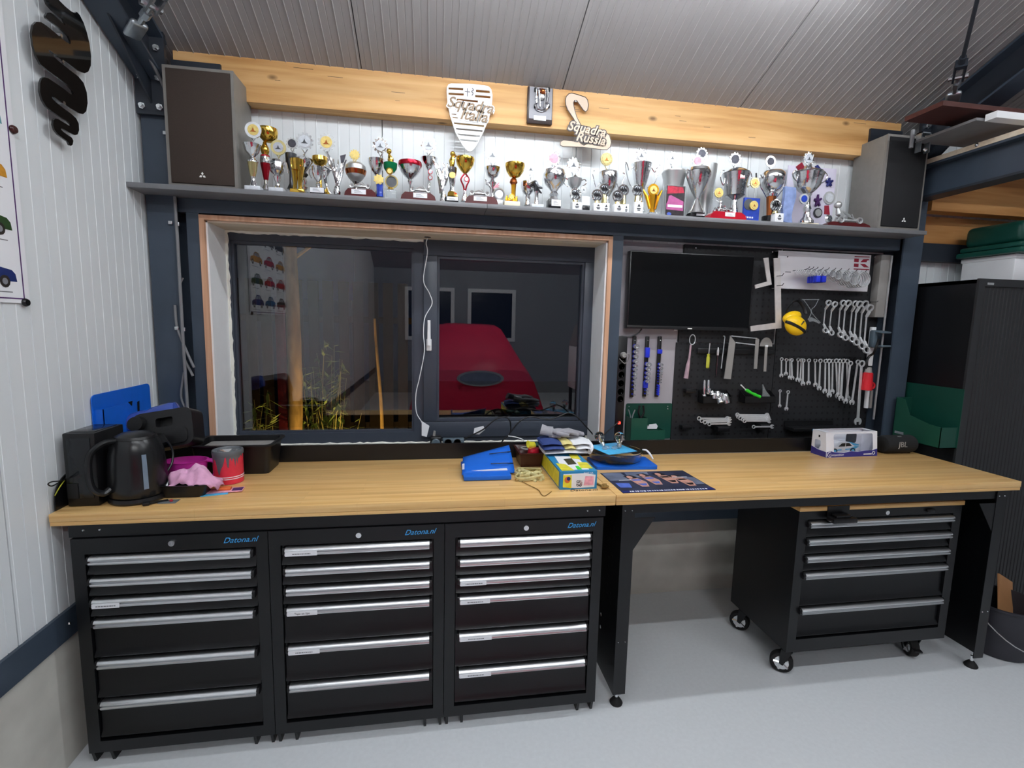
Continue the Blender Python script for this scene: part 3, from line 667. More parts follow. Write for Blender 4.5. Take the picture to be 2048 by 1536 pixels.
        if driver:
            d = MB(); d.ball((x-30*u, dy, z+88*u), 26*u, 12, 8); d.tube([(x-30*u, dy, z+66*u), (x-34*u, dy, z+20*u)], [16*u, 20*u], 8); d.tube([(x-28*u, dy, z+56*u), (x+18*u, dy, z+44*u)], 7*u, 6); d.tube([(x-30*u, dy, z+22*u), (x+50*u, dy, z+24*u)], 9*u, 6); d.build('driver', m, ob)
        return ob
    def kartbase(s, cx0, cx1, cy, m='red_dark'):
        x0, x1 = s.X(cx0, cy), s.X(cx1, cy); h = max(.014, s.Z(cy)); b = (x1-x0)*.10
        return MB().prism([(x0, 0), (x1, 0), (x1-b*.4, h*.6), (x1-b*1.6, h), (x0+b*1.2, h), (x0+b*.3, h*.55)], -.028, .03, plane='xz').build('base', m, s.t)
def wreath(label, K, cx, cy, r, bx, bw, bcy, yb=.625):
    t = Tro(label, K, bx, yb); t.base(bx, bw, bcy, 'white_paint', .036, 'block')
    x, z = t.X(cx, cy), t.Z(cy); R = r*t.s
    MB().lathe([(R*.8, 0), (R, -.003), (R, .003), (R*.8, .003), (R*.8, 0)], 24, T=TR(x, -.002, z) @ RX(PI/2)).build('ring', 'silver', t.t)
    g = MB()
    for k in range(3):
        q = (k-1)*R*.42; g.tube(spline([(x+q-R*.15, -.003, z-R*.72), (x+q+R*.18, -.005, z-R*.2), (x+q-R*.12, -.005, z+R*.3), (x+q*.7+R*.12, -.003, z+R*.62)], 4), R*.13, 6)
    g.build('figure', 'pewter', t.t)
    MB().prism([(x+R*.86*math.cos(2*PI*i/20), z+R*.86*math.sin(2*PI*i/20)) for i in range(20)], .001, .003, plane='xz').build('backing', 'silver_satin', t.t)
    zb = t.Z(bcy); MB().tube([(x, -.002, zb), (x, -.002, z-R*.95)], [R*.5, R*.4], 10).build('neck', 'brass_yellow', t.t)
    W = bw*t.s/2; xb = t.X(bx, bcy); e = MB(); e.prism([(xb-W*.35, zb*.62), (xb+W*.35, zb*.62), (xb, zb*.86)], -.0168, -.0155, plane='xz'); e.box(xb-W*.42, xb+W*.42, -.0168, -.0155, zb*.42, zb*.50); e.box(xb-W*.3, xb+W*.3, -.0168, -.0155, zb*.30, zb*.36); e.build('print', 'pewter', t.t)
    return t
def flame(t, cx, cy0, cy1, wtop, m, n=4, wb=26, twist=1.):
    # a bundle of twisted blades opening upwards
    for k in range(n):
        u = (k-(n-1)/2)/(n-1)*2; pts = []; rs = []
        for i in range(9):
            f = i/8; cyy = cy1+(cy0-cy1)*f; ww = wb*.4+(wtop/2-wb*.4)*f**1.5
            pts.append((t.X(cx, cyy)+u*ww*t.s+math.sin(f*5+k*1.7)*6*t.s*twist, math.cos(f*4+k)*.006, t.Z(cyy))); rs.append((13+10*math.sin(PI*min(1, f*1.05)))*t.s*(1.05-f*.55))
        MB().tube(pts, rs, 7).build('blade', m, t.t)
# --- from the brown speaker to the right
t = Tro('silver cup on a pale fluted column with a round gold medal, beside the brown speaker', KC2, 155, .63)
t.base(155, 165, 872, 'medal_white', .05); t.lathe('foot', 'silver', [(52, 872), (46, 850), (30, 820), (22, 780), (26, 760)]); t.lathe('column', 'brass_yellow', [(28, 760), (44, 690), (56, 600)], seg=16, flute=.12); t.lathe('collar', 'silver', [(58, 600), (58, 585), (34, 560), (30, 545)]); t.lathe('cup', 'silver', [(14, 545), (30, 530), (70, 480), (95, 395), (90, 395), (66, 476), (20, 530)])
t.emblem(155, 232, 88, 'medal_gold', 'silver', False, stem=395)
t = Tro('tall gold cup on a red tapering column, second trophy from the left', KC2, 300, .69)
t.lathe('foot', 'silver', [(44, 912), (40, 890), (24, 850), (22, 800)]); t.lathe('column', 'ruby_metal', [(24, 800), (40, 700), (54, 610)], seg=14, flute=.1); t.lathe('collar', 'silver', [(52, 610), (56, 580), (52, 540)]); t.lathe('red_ring', 'ruby', [(48, 540), (50, 528), (46, 518)]); t.lathe('knob', 'gold', [(30, 515), (46, 470), (42, 430), (22, 390), (18, 365)]); t.lathe('cup', 'gold', [(16, 368), (50, 360), (95, 310), (104, 250), (98, 210), (92, 210), (90, 300), (20, 355)], cx=322)
t = Tro('silver twin-bodied trophy with a pale round medal, third from the left', KC2, 432, .635)
t.base(420, 155, 893, 'medal_white', .05); t.lathe('stem', 'silver', [(40, 893), (28, 870), (22, 830), (38, 790), (44, 760), (30, 740)]); t.lathe('body', 'silver', [(40, 740), (78, 700), (84, 650), (76, 600), (60, 570), (24, 555)], flute=.08, seg=16); MB().tube(spline([(t.X(480, 580), .0, t.Z(580)), (t.X(530, 600), 0, t.Z(600)), (t.X(545, 715), 0, t.Z(715))], 4), .0025, 6).build('arm', 'silver', t.t)
t.emblem(440, 430, 82, 'medal_silver', 'brass_yellow', False, stem=560)
t = Tro('dull silver trophy half hidden behind, with a notched medal', KC2, 590, .76)
t.lathe('body', 'pewter', [(50, 900), (24, 840), (20, 700), (56, 600), (62, 500), (56, 500)]); t.emblem(596, 385, 66, 'medal_dark', 'silver_satin', True, stem=500, motif=False)
t = Tro('gold trumpet-shaped trophy split into two legs', KC2, 655, .63)
g = MB()
for q in (-1, 1): g.tube([(t.X(655+q*34, 925), 0, t.Z(925)), (t.X(655+q*26, 840), 0, t.Z(840)), (t.X(655+q*30, 740), 0, t.Z(740)), (t.X(655+q*38, 640), 0, t.Z(640))], [22*t.s, 20*t.s, 32*t.s, 38*t.s], 10)
g.build('legs', 'gold', t.t); t.lathe('cup', 'gold', [(58, 690), (70, 620), (74, 565), (70, 565), (60, 640)]); t.base(655, 150, 905, 'gold', .04)
m = MB(); m.tube([(t.X(590, 640), -.016, t.Z(620)), (t.X(655, 640), -.018, t.Z(665)), (t.X(705, 640), -.016, t.Z(640))], .003, 6); m.ball((t.X(640, 650), -.018, t.Z(650)), .006, 8, 6); m.ball((t.X(665, 650), -.018, t.Z(650)), .006, 8, 6); m.build('ornament', 'gold_bright', t.t)
t = Tro('lidded silver cup with a large white star medal behind the gold trumpet', KC2, 740, .70)
t.lathe('stem', 'silver', [(40, 935), (20, 915), (30, 880), (16, 850), (28, 810), (14, 770)]); t.lathe('knob', 'pewter', [(16, 770), (40, 735), (16, 705)]); t.lathe('cup', 'silver', [(20, 705), (56, 665), (90, 600), (92, 560), (60, 540), (30, 520), (12, 505)], flute=.05, seg=20); t.emblem(738, 362, 96, 'medal_white', 'silver', True, stem=508)
t = Tro('small silver cup with thin arms and a white disc on a plaque block', KC2, 890, .625)
t.base(885, 162, 888, 'marble_black', .04); t.plaque(885, 150, 896, 950, dy=-.0185); t.lathe('stem', 'silver', [(36, 888), (18, 870), (26, 850), (12, 820)]); t.lathe('cup', 'silver', [(12, 820), (44, 780), (62, 720), (66, 650), (62, 650), (50, 740)]); t.handles([(64, 690), (80, 680), (95, 720), (70, 780)], r=.0022); t.emblem(882, 712, 40, 'medal_white', 'silver', False, dy=-.017, motif=False)
t = Tro('gold cup with a dark gold star medal behind the small plaque block', KC2, 915, .73)
t.lathe('stem', 'gold', [(40, 940), (20, 880), (16, 700), (22, 640)]); t.lathe('cup', 'gold', [(20, 640), (60, 620), (84, 580), (80, 535), (74, 535), (40, 610)]); t.emblem(985, 366, 96, 'medal_gold', 'silver_satin', True, stem=540)
t = Tro('silver abstract figure trophy leaning left, gold plate at its foot', KC2, 985, .65)
g = MB(); g.tube(spline([(t.X(1040, 950), 0, 0), (t.X(985, 860), 0, t.Z(860)), (t.X(970, 760), 0, t.Z(760)), (t.X(1010, 690), 0, t.Z(690)), (t.X(1040, 600), 0, t.Z(600)), (t.X(1000, 500), 0, t.Z(500))], 4), [.009, .009, .008, .007, .006, .006, .007, .008, .009, .009, .009, .008, .008, .007, .007, .008, .008, .008, .007, .006, .004], 8); g.tube([(t.X(960, 640), 0, t.Z(640)), (t.X(1040, 680), -.005, t.Z(680)), (t.X(1100, 660), 0, t.Z(660))], .006, 7); g.build('figure', 'silver', t.t); MB().prism([(t.X(965, 900), .001), (t.X(1040, 900), .001), (t.X(990, 880), t.Z(880))], -.012, .01, plane='xz').build('foot', 'gold', t.t)
t = Tro('silver twisted flame trophy with a raised flag', KC2, 1105, .63)
t.lathe('foot', 'silver', [(36, 965), (40, 930), (30, 880), (18, 850)]); flame(t, 1110, 560, 870, 200, 'silver', 5); MB().prism([(t.X(1140, 520), t.Z(520)), (t.X(1205, 500), t.Z(498)), (t.X(1180, 590), t.Z(590)), (t.X(1150, 600), t.Z(600))], -.003, .003, plane='xz').build('flag', 'medal_dark', t.t); g = MB(); g.tube([(t.X(1040, 640), 0, t.Z(640)), (t.X(985, 480), 0, t.Z(480))], [.009, .004], 6); g.build('blade', 'silver', t.t)
t = Tro('wide silver and copper bowl with a small gold rosette', KC2, 1320, .70)
t.lathe('stem', 'silver', [(50, 960), (24, 900), (20, 850), (44, 820)]); t.lathe('bowl', 'silver_satin', [(40, 820), (80, 780), (106, 730), (116, 680), (110, 640), (80, 610), (20, 598)], seg=24); t.lathe('copper_band', 'copper', [(104, 742), (113, 712), (118, 690)], seg=24); t.emblem(1306, 515, 58, 'medal_gold', 'medal_gold', True, stem=600, motif=False)
t = Tro('kart figure on a dark red block with a white plaque below the copper bowl', KC2, 1375, .625)
t.kartbase(1195, 1562, 915); t.plaque(1360, 158, 922, 975, dy=-.0285); t.kart(1375, 885, 1.05, dy=-.012)
t = Tro('small silver cup with a star medal above the blue column', KC2, 1570, .71)
t.lathe('stem', 'silver', [(40, 960), (18, 900), (14, 780), (30, 740)]); t.lathe('cup', 'silver', [(24, 740), (60, 690), (88, 620), (96, 565), (90, 565), (60, 670)], cx=1555); t.emblem(1598, 408, 86, 'medal_white', 'silver', True, stem=580)
t = Tro('short blue column trophy with a gold rosette', KC2, 1590, .625)
t.lathe('column', 'blue_enamel', [(40, 990), (36, 930), (40, 850)], seg=8); t.emblem(1583, 800, 58, 'medal_gold', 'medal_gold', True, dy=-.014, motif=False, n=8)
t = Tro('gold figure holding a green cup over a round wreath and clear block', KC2, 1712, .63)
t.base(1712, 128, 908, 'crystal', .036, 'block'); t.lathe('neck', 'gold', [(36, 908), (30, 890), (24, 880)]); x, z = t.X(1725, 820), t.Z(820); R = 74*t.s
MB().lathe([(R*.8, 0), (R, -.003), (R, .003), (R*.8, .003), (R*.8, 0)], 24, T=TR(x, -.004, z) @ RX(PI/2)).build('ring', 'brass_yellow', t.t); MB().prism([(x+R*.84*math.cos(2*PI*i/20), z+R*.84*math.sin(2*PI*i/20)) for i in range(20)], -.002, 0, plane='xz').build('backing', 'pewter', t.t)
t.lathe('green_cup', 'emerald', [(46, 700), (72, 660), (78, 600), (60, 590)], cx=1708, dy=.012); t.emblem(1705, 706, 38, 'medal_gold', 'gold', False, dy=-.012, motif=False); g = MB(); g.ball((t.X(1693, 463), .01, t.Z(463)), 30*t.s, 12, 8); g.tube([(t.X(1695, 495), .01, t.Z(495)), (t.X(1712, 550), .01, t.Z(550)), (t.X(1712, 600), .01, t.Z(600))], [12*t.s, 34*t.s, 30*t.s], 8); g.build('figure', 'gold', t.t)
t = Tro('crystal bowl with a red rim on a thin silver stem', KC3, 115, .68)
t.lathe('stem', 'silver', [(60, 1000), (30, 960), (10, 930), (16, 900), (10, 860), (30, 810), (20, 790)]); t.lathe('bowl', 'silver', [(24, 790), (70, 750), (110, 700), (130, 648), (124, 648), (100, 700), (30, 780)], seg=22, flute=.05); t.lathe('red_rim', 'ruby_metal', [(130, 646), (134, 620), (128, 594), (122, 594), (124, 646)], seg=24)
t = Tro('kart figure on a dark red block in front of the red-rimmed bowl', KC3, 212, .625)
t.kartbase(10, 410, 955); t.plaque(232, 155, 962, 1015, dy=-.0285); t.kart(235, 925, 1.05, dy=-.012)
t = Tro('silver cup with a bright white star medal and red ornaments on the stem', KC3, 330, .72)
t.lathe('stem', 'silver', [(50, 1020), (20, 960), (14, 700), (40, 650)]); t.lathe('cup', 'silver', [(34, 650), (70, 610), (96, 550), (90, 550), (60, 620)]); t.emblem(325, 400, 88, 'medal_white', 'silver', True, stem=560)
for cy in (715, 780): t.emblem(345, cy, 26, 'medal_white', 'ruby', False, dy=-.014, motif=False)
t = Tro('silver twisted flame trophy left of the gold figure', KC3, 490, .64)
t.lathe('foot', 'silver', [(40, 1045), (36, 990), (22, 930)], cx=490); flame(t, 470, 600, 950, 150, 'silver', 4); g = MB(); g.tube([(t.X(500, 860), 0, t.Z(860)), (t.X(440, 700), -.004, t.Z(700)), (t.X(372, 550), 0, t.Z(550))], [.008, .013, .004], 7); g.tube([(t.X(510, 860), 0, t.Z(860)), (t.X(540, 720), -.004, t.Z(720)), (t.X(480, 610), 0, t.Z(610))], [.007, .009, .003], 7); g.build('blade', 'silver', t.t)
t = Tro('gold winged figure on a silver column with a gold foot and plaque', KC3, 592, .635)
t.base(595, 138, 990, 'marble_black', .04); t.plaque(595, 126, 998, 1040, dy=-.0185); t.lathe('foot', 'gold', [(66, 990), (58, 950), (40, 930)], seg=10, flute=.2); t.lathe('column', 'silver', [(36, 930), (26, 900), (36, 800), (50, 700), (52, 655), (30, 650)], seg=14, flute=.12); t.emblem(594, 752, 34, 'medal_gold', 'medal_gold', False, dy=-.016, motif=False)
g = MB(); g.ball((t.X(600, 500), 0, t.Z(500)), 30*t.s, 10, 8); g.tube([(t.X(600, 520), 0, t.Z(520)), (t.X(590, 580), 0, t.Z(580)), (t.X(592, 655), 0, t.Z(655))], [16*t.s, 34*t.s, 22*t.s], 8); g.tube([(t.X(600, 550), 0, t.Z(550)), (t.X(640, 520), 0, t.Z(520)), (t.X(600, 478), 0, t.Z(478))], 9*t.s, 6); g.build('figure', 'gold', t.t)
t = Tro('gold bowl on an open red diamond stem', KC3, 738, .66)
t.lathe('foot', 'silver', [(46, 1040), (36, 1000), (22, 960), (18, 920)]); g = MB()
for q in (-1, 1): g.tube(spline([(q*4*t.s, 0, t.Z(925)), (q*20*t.s, 0, t.Z(860)), (q*46*t.s, 0, t.Z(790)), (q*6*t.s, 0, t.Z(725))], 5), 9*t.s, 6)
g.build('diamond_stem', 'ruby_metal', t.t); t.emblem(755, 790, 30, 'medal_silver', 'ruby', False, dy=-.004, motif=False); t.lathe('bowl', 'gold', [(20, 722), (50, 690), (92, 630), (108, 570), (104, 545), (98, 545), (96, 580), (40, 685)], seg=22)
t = Tro('kart figure on a dark red block right of the red diamond stem', KC3, 915, .625)
t.kartbase(735, 1112, 995); t.plaque(908, 150, 1002, 1052, dy=-.0285); t.kart(900, 965, 1.05, dy=-.012)
t = Tro('silver bowl over a winged silver stem with pink wings and white medal', KC3, 1050, .69)
t.lathe('stem', 'silver', [(40, 1040), (20, 980), (30, 900), (50, 830), (22, 800), (16, 780)]); t.lathe('bowl', 'silver', [(20, 780), (60, 755), (86, 700), (92, 655), (86, 655), (50, 750)], flute=.05); t.emblem(1050, 516, 86, 'medal_white', 'silver', True, stem=660); g = MB()
for q in (0, 1, 2): g.tube([(t.X(1060, 900), -.01, t.Z(900-q*10)), (t.X(1125, 830+q*25), -.01, t.Z(830+q*25))], [.005, .002], 5)
g.build('wing', 'medal_pink', t.t); g = MB()
for q in (0, 1, 2): g.tube([(t.X(1040, 900), -.008, t.Z(900-q*10)), (t.X(968, 800+q*25), -.008, t.Z(800+q*25))], [.006, .002], 5)
g.build('wing', 'silver', t.t)
t = Tro('round silver laurel disc standing on the shelf', KC3, 1128, .62)
x, z = 0, t.Z(958); R = 70*t.s
MB().lathe([(R*.62, 0), (R*.8, -.006), (R, 0), (R*.8, .005), (R*.62, 0)], 28, T=TR(x, 0, z) @ RX(PI/2)).build('laurel', 'silver_satin', t.t); MB().prism([(x+R*.64*math.cos(2*PI*i/24), z+R*.64*math.sin(2*PI*i/24)) for i in range(24)], -.002, .003, plane='xz').build('disc', 'medal_silver', t.t); MB().rbox(-.018, .018, -.008, .012, 0, max(.006, z-R*.95), .002).build('foot', 'silver_satin', t.t)
t = Tro('large gold cup with gold figures at the foot and a cream base', KC3, 1290, .645)
t.base(1270, 180, 1050, 'marble_cream', .055); t.lathe('column', 'gold_bright', [(36, 1050), (26, 1000), (30, 870), (34, 855)], seg=10, flute=.15); t.lathe('knob', 'copper', [(26, 855), (46, 825), (36, 790), (18, 775)]); t.lathe('cup', 'gold', [(18, 775), (60, 755), (96, 700), (112, 640), (110, 612), (104, 612), (96, 690), (30, 760)], cx=1305, seg=24); t.emblem(1265, 1000, 34, 'medal_gold', 'gold', True, dy=-.014, motif=False, n=8); g = MB()
for q in (1210, 1240, 1320): g.tube([(t.X(q, 1050), -.006, t.Z(1050)), (t.X(q, 1010), -.008, t.Z(1010)), (t.X(q+8, 980), -.006, t.Z(980))], [.008, .006, .002], 6)
g.build('figures', 'gold_bright', t.t)
t = Tro('silver cup with a plain white medal right of the large gold cup', KC3, 1455, .70)
t.lathe('stem', 'silver', [(44, 1090), (30, 1050), (34, 990), (22, 970)]); t.lathe('cup', 'silver', [(24, 970), (64, 930), (82, 870), (80, 820), (50, 805), (14, 795)], flute=.06); t.emblem(1485, 676, 62, 'medal_white', 'silver', True, stem=800)
t = Tro('dark eagle-like figure on a plain silver column', KC3, 1555, .635)
t.base(1558, 138, 1080, 'medal_white', .05); t.lathe('column', 'silver', [(34, 1080), (26, 1060), (22, 960), (30, 930)]); g = MB(); g.tube(spline([(t.X(1480, 880), 0, t.Z(880)), (t.X(1530, 830), -.004, t.Z(830)), (t.X(1560, 870), -.006, t.Z(870)), (t.X(1620, 885), 0, t.Z(885))], 4), [.004, .006, .008, .009, .011, .012, .012, .011, .009, .008, .007, .005, .003], 7); g.tube([(t.X(1545, 930), 0, t.Z(930)), (t.X(1550, 860), -.004, t.Z(860)), (t.X(1545, 805), 0, t.Z(805))], [.010, .013, .004], 8); g.tube([(t.X(1560, 900), 0, t.Z(900)), (t.X(1612, 945), 0, t.Z(945))], [.008, .003], 6); g.build('eagle', 'pewter', t.t)
t = Tro('big round silver cup with a pink-hearted star medal on a black base', KC3, 1752, .645)
t.base(1750, 142, 1025, 'marble_black', .055); t.plaque(1765, 108, 1032, 1105, dy=-.0245); t.lathe('foot', 'silver', [(60, 1025), (44, 990), (60, 960), (30, 930)], seg=14, flute=.1); t.lathe('bowl', 'silver', [(36, 930), (60, 890), (104, 850), (128, 790), (132, 740), (116, 690), (80, 668), (30, 655)], seg=24); t.emblem(1748, 556, 80, 'medal_pink', 'silver', True, stem=660, motif=False)
t = Tro('silver handled cup with a white star medal behind the first wreath block', KC4, 155, .70)
t.lathe('stem', 'silver', [(40, 880), (20, 800), (30, 690), (44, 660)]); t.lathe('cup', 'silver_satin', [(40, 660), (72, 620), (86, 560), (80, 556), (50, 640)], flute=.05); t.lathe('lid', 'silver', [(84, 556), (40, 540), (14, 510)]); t.handles([(80, 570), (120, 555), (135, 600), (70, 650)]); t.emblem(152, 402, 84, 'medal_white', 'silver', True, stem=515)
wreath('round wreath figure on a white block, left of the black-based block', KC4, 174, 735, 66, 186, 108, 826)
t = Tro('white block award on a black base behind the first wreath', KC4, 288, .65); t.base(288, 84, 865, 'marble_black', .04); t.base(288, 96, 760, 'white_paint', .03, 'block'); t.base(288, 84, 865, 'marble_black', .044, 'foot'); t.emblem(258, 690, 40, 'medal_white', 'silver_satin', False, dy=-.014, motif=True)
wreath('front wreath figure of the second pair of white blocks', KC4, 421, 745, 66, 426, 104, 838)
wreath('rear wreath figure of the second pair of white blocks', KC4, 505, 678, 64, 516, 82, 838, .655)
wreath('front wreath figure of the third pair of white blocks', KC4, 656, 755, 66, 662, 112, 850)
wreath('rear wreath figure of the third pair of white blocks', KC4, 720, 690, 64, 744, 62, 850, .655)
wreath('wreath figure on a lone white block left of the gold disc trophy', KC4, 881, 690, 66, 886, 106, 826, .63)
t = Tro('silver lidded cup with scrolled handles and a yellowish medal', KC4, 535, .72)
t.lathe('stem', 'silver', [(44, 880), (26, 820), (20, 760), (46, 720)]); t.lathe('cup', 'silver', [(44, 720), (86, 660), (104, 560), (106, 500), (96, 480)], seg=24); t.lathe('lid', 'silver', [(100, 480), (60, 458), (14, 440)], seg=24); t.handles([(100, 600), (140, 660), (175, 560), (190, 490), (165, 475)]); t.emblem(526, 336, 70, 'medal_gold', 'brass_yellow', False, stem=448)
t = Tro('tall silver cup with long thin handles and a white star medal', KC4, 912, .71)
t.lathe('stem', 'silver', [(60, 930), (30, 870), (22, 720), (44, 660)]); t.lathe('cup', 'silver', [(50, 660), (72, 600), (92, 500), (112, 410), (118, 388), (110, 388), (84, 520)], cx=918, seg=24); t.handles([(110, 420), (150, 470), (175, 420), (190, 385), (205, 392), (180, 520), (130, 640), (70, 650)], r=.0026); t.emblem(920, 292, 74, 'medal_white', 'silver', True, stem=395)
t = Tro('bright gold trophy with a large gold disc and flame arms', KC4, 1050, .63)
t.base(1065, 130, 942, 'crystal', .04); t.lathe('stem', 'gold_bright', [(34, 942), (30, 900), (46, 820), (56, 745)], seg=8, flute=.1); t.emblem(1050, 690, 66, 'medal_gold', 'gold_bright', False, dy=-.012); g = MB()
for q in (-1, 1): g.tube([(t.X(1050+q*30, 900), 0, t.Z(900)), (t.X(1050+q*66, 760), 0, t.Z(760)), (t.X(1050+q*110, 680), 0, t.Z(680))], [.007, .009, .004], 7)
g.build('flame_arms', 'gold_bright', t.t)
t = Tro('wide brushed silver bucket cup with a star medal behind the picture', KC4, 1275, .72)
t.lathe('cup', 'silver_satin', [(70, 960), (74, 900), (96, 700), (118, 560), (138, 490), (130, 490), (108, 600)], seg=28); t.lathe('lid', 'silver_satin', [(130, 486), (128, 470), (40, 466)], seg=28); t.emblem(1272, 320, 66, 'medal_silver', 'silver', True, stem=470)
# the acrylic picture block
mat('collage_dark', '#2a2226', .3, var=.6, scale=60); mat('collage_pink', '#b0568c', .4, var=.15, scale=40); mat('collage_red', '#b3203c', .4, var=.4, scale=50); mat('collage_blue', '#4f68c4', .4, var=.2, scale=40)
t = Tro('acrylic picture block with a pink sweater print', KC4, 1318, .62); t.t['category'] = 'picture block'; t.t.name = 'picture_block'
x0, x1, z1 = t.X(1205, 800), t.X(1432, 800), t.Z(632)
MB().rbox(x0, x1, .0, .022, .0, z1, .002).build('block', 'crystal', t.t); MB().box(x0+.001, x1-.008, -.0012, -.0002, .002, z1-.002).build('print', 'collage_dark', t.t)
MB().prism([(x0+.004, z1*.72), (x1-.012, z1*.78), (x1-.02, z1*.96), (x0+.006, z1*.97)], -.0016, -.0012, plane='xz').build('red_patch', 'collage_red', t.t)
MB().prism([(x0+.004, z1*.22), (x1-.013, z1*.2), (x1-.013, z1*.5), (x0+.026, z1*.68), (x0+.014, z1*.66), (x0+.010, z1*.5), (x0+.003, z1*.4)], -.0019, -.0015, plane='xz').build('sweater', 'collage_pink', t.t)
MB().box(x0+.010, x1-.018, -.0024, -.0018, z1*.30, z1*.38).build('text_strip', 'white_paper', t.t); MB().prism([(x0+.012+.012*math.cos(a)+.008, z1*.08+.008*math.sin(a)) for a in [2*PI*i/12 for i in range(12)]], -.0024, -.0018, plane='xz').build('blue_badge', 'collage_blue', t.t)
# ---
t = Tro('tall slim brushed silver vase cup with a dark star medal', KC4, 1640, .74)
t.lathe('cup', 'silver_satin', [(60, 980), (50, 900), (60, 780), (94, 620), (112, 480), (116, 400), (108, 400), (90, 560)], cx=1645, seg=28); t.emblem(1608, 276, 68, 'medal_dark', 'silver', True, stem=400, motif=False)
t = Tro('large polished silver goblet with curled handles and a pink medal', KC4, 1550, .64)
t.base(1545, 170, 955, 'marble_black', .055); t.plaque(1570, 100, 962, 985, dy=-.0245, prints=False); t.lathe('foot', 'silver', [(100, 955), (84, 920), (40, 830), (24, 790)]); t.lathe('goblet', 'silver', [(24, 790), (34, 760), (70, 700), (110, 600), (134, 520), (136, 480), (120, 470)], seg=26); t.lathe('lid', 'silver', [(124, 470), (110, 435), (40, 415)], seg=26); t.handles([(120, 560), (150, 500), (135, 455), (120, 480)], r=.003); t.emblem(1560, 356, 66, 'medal_pink', 'silver', True, stem=418, motif=False)
t = Tro('broad silver cup with scroll handles, black star medal and red sticker', KC5, 385, .70)
t.lathe('foot', 'silver', [(80, 990), (60, 920), (34, 850), (30, 800), (90, 770), (110, 755)]); t.lathe('cup', 'silver', [(110, 752), (118, 660), (134, 560), (152, 500), (144, 496), (124, 600)], seg=28); t.lathe('lid', 'silver', [(150, 494), (120, 470), (70, 440), (20, 425)], seg=26); t.handles([(140, 560), (150, 640), (190, 560), (180, 480), (150, 470)], r=.003); t.emblem(394, 336, 74, 'medal_dark', 'silver', True, stem=432, motif=False); MB().prism([(t.X(375, 560), t.Z(590)), (t.X(428, 560), t.Z(590)), (t.X(428, 510), t.Z(512)), (t.X(380, 510), t.Z(510))], -132*t.s-.0015, -132*t.s, plane='xz').build('sticker', 'ruby', t.t)
t = Tro('kart figure on a bright red block below the broad silver cup', KC5, 265, .62)
t.kartbase(85, 500, 942, 'ruby'); t.plaque(308, 122, 950, 995, dy=-.0285); t.kart(240, 915, .9, 'silver', driver=True, dy=-.010)
t = Tro('clear column with a small gold disc left of the broad silver cup', KC5, 190, .66)
t.base(192, 110, 655, 'crystal', .03, 'column'); t.emblem(196, 722, 52, 'medal_gold', 'medal_gold', False, dy=-.014)
t = Tro('blue card trophy with a gold disc', KC5, 588, .622)
x0, x1, z1 = t.X(500, 880), t.X(678, 880), t.Z(772)
MB().box(x0, x1, .0, .012, 0, z1).build('card', 'blue_enamel', t.t); MB().prism([(0+30*t.s*0+(t.X(555, 860))+62*t.s*math.cos(2*PI*i/20), t.Z(850)+62*t.s*math.sin(2*PI*i/20)) for i in range(20)], -.002, 0, plane='xz').build('shadow_disc', 'pewter', t.t); t.emblem(606, 860, 50, 'medal_gold', 'medal_gold', False, dy=-.005); m = MB()
for q in range(4): m.box(x0+.008+q*.013, x0+.017+q*.013, -.001, 0, .016, .024)
m.build('print', 'white_paper', t.t)
t = Tro('round lidded silver cup on a copper column with an oval medal', KC5, 800, .69)
t.lathe('base', 'marble_black', [(84, 1040), (84, 985), (70, 985)]); t.lathe('column', 'copper', [(34, 985), (40, 900), (52, 760)], seg=14, flute=.12); t.lathe('collar', 'silver', [(56, 760), (64, 730), (40, 712)]); t.lathe('cup', 'silver', [(40, 712), (90, 680), (124, 610), (134, 540), (126, 500), (100, 470), (50, 455), (16, 448)], seg=26); t.handles([(130, 560), (160, 520), (150, 640), (110, 700), (60, 770)], r=.003); t.emblem(795, 362, 62, 'medal_dark', 'silver', False, stem=450, motif=False)
t = Tro('hanging gold medal on a dark ribbon between two silver cups', KC5, 626, .655); t.t.name = 'medal'; t.t['category'] = 'medal'
t.emblem(626, 602, 58, 'medal_gold', 'brass_yellow', False, dy=0, motif=True); MB().tube([(t.X(640, 545), 0, t.Z(545)), (t.X(640, 490), 0, t.Z(490))], .004, 6).build('ribbon', 'black_plastic', t.t); MB().tube([(t.X(626, 655), 0, t.Z(655)), (t.X(626, 900), .004, 0)], .003, 6).build('stand', 'silver_satin', t.t); MB().rbox(-.02, .02, -.012, .014, 0, .006, .002).build('foot', 'silver_satin', t.t)
wreath('wreath figure on a white block beside the wavy blue glass', KC5, 860, 862, 68, 886, 108, 952, .625)
t = Tro('wavy pale blue glass award', KC5, 1005, .64); t.t.name = 'glass_award'
pts = [(t.X(a, b), t.Z(b)) for a, b in ((940, 1050), (932, 900), (955, 760), (960, 648), (1082, 655), (1085, 760), (1050, 880), (1030, 980), (1040, 1060))]
MB().prism(pts, -.008, .012, plane='xz').build('glass', 'blue_glass', t.t)
t = Tro('big fluted silver urn with curled handles and a blue disc on its stem', KC5, 1218, .655)
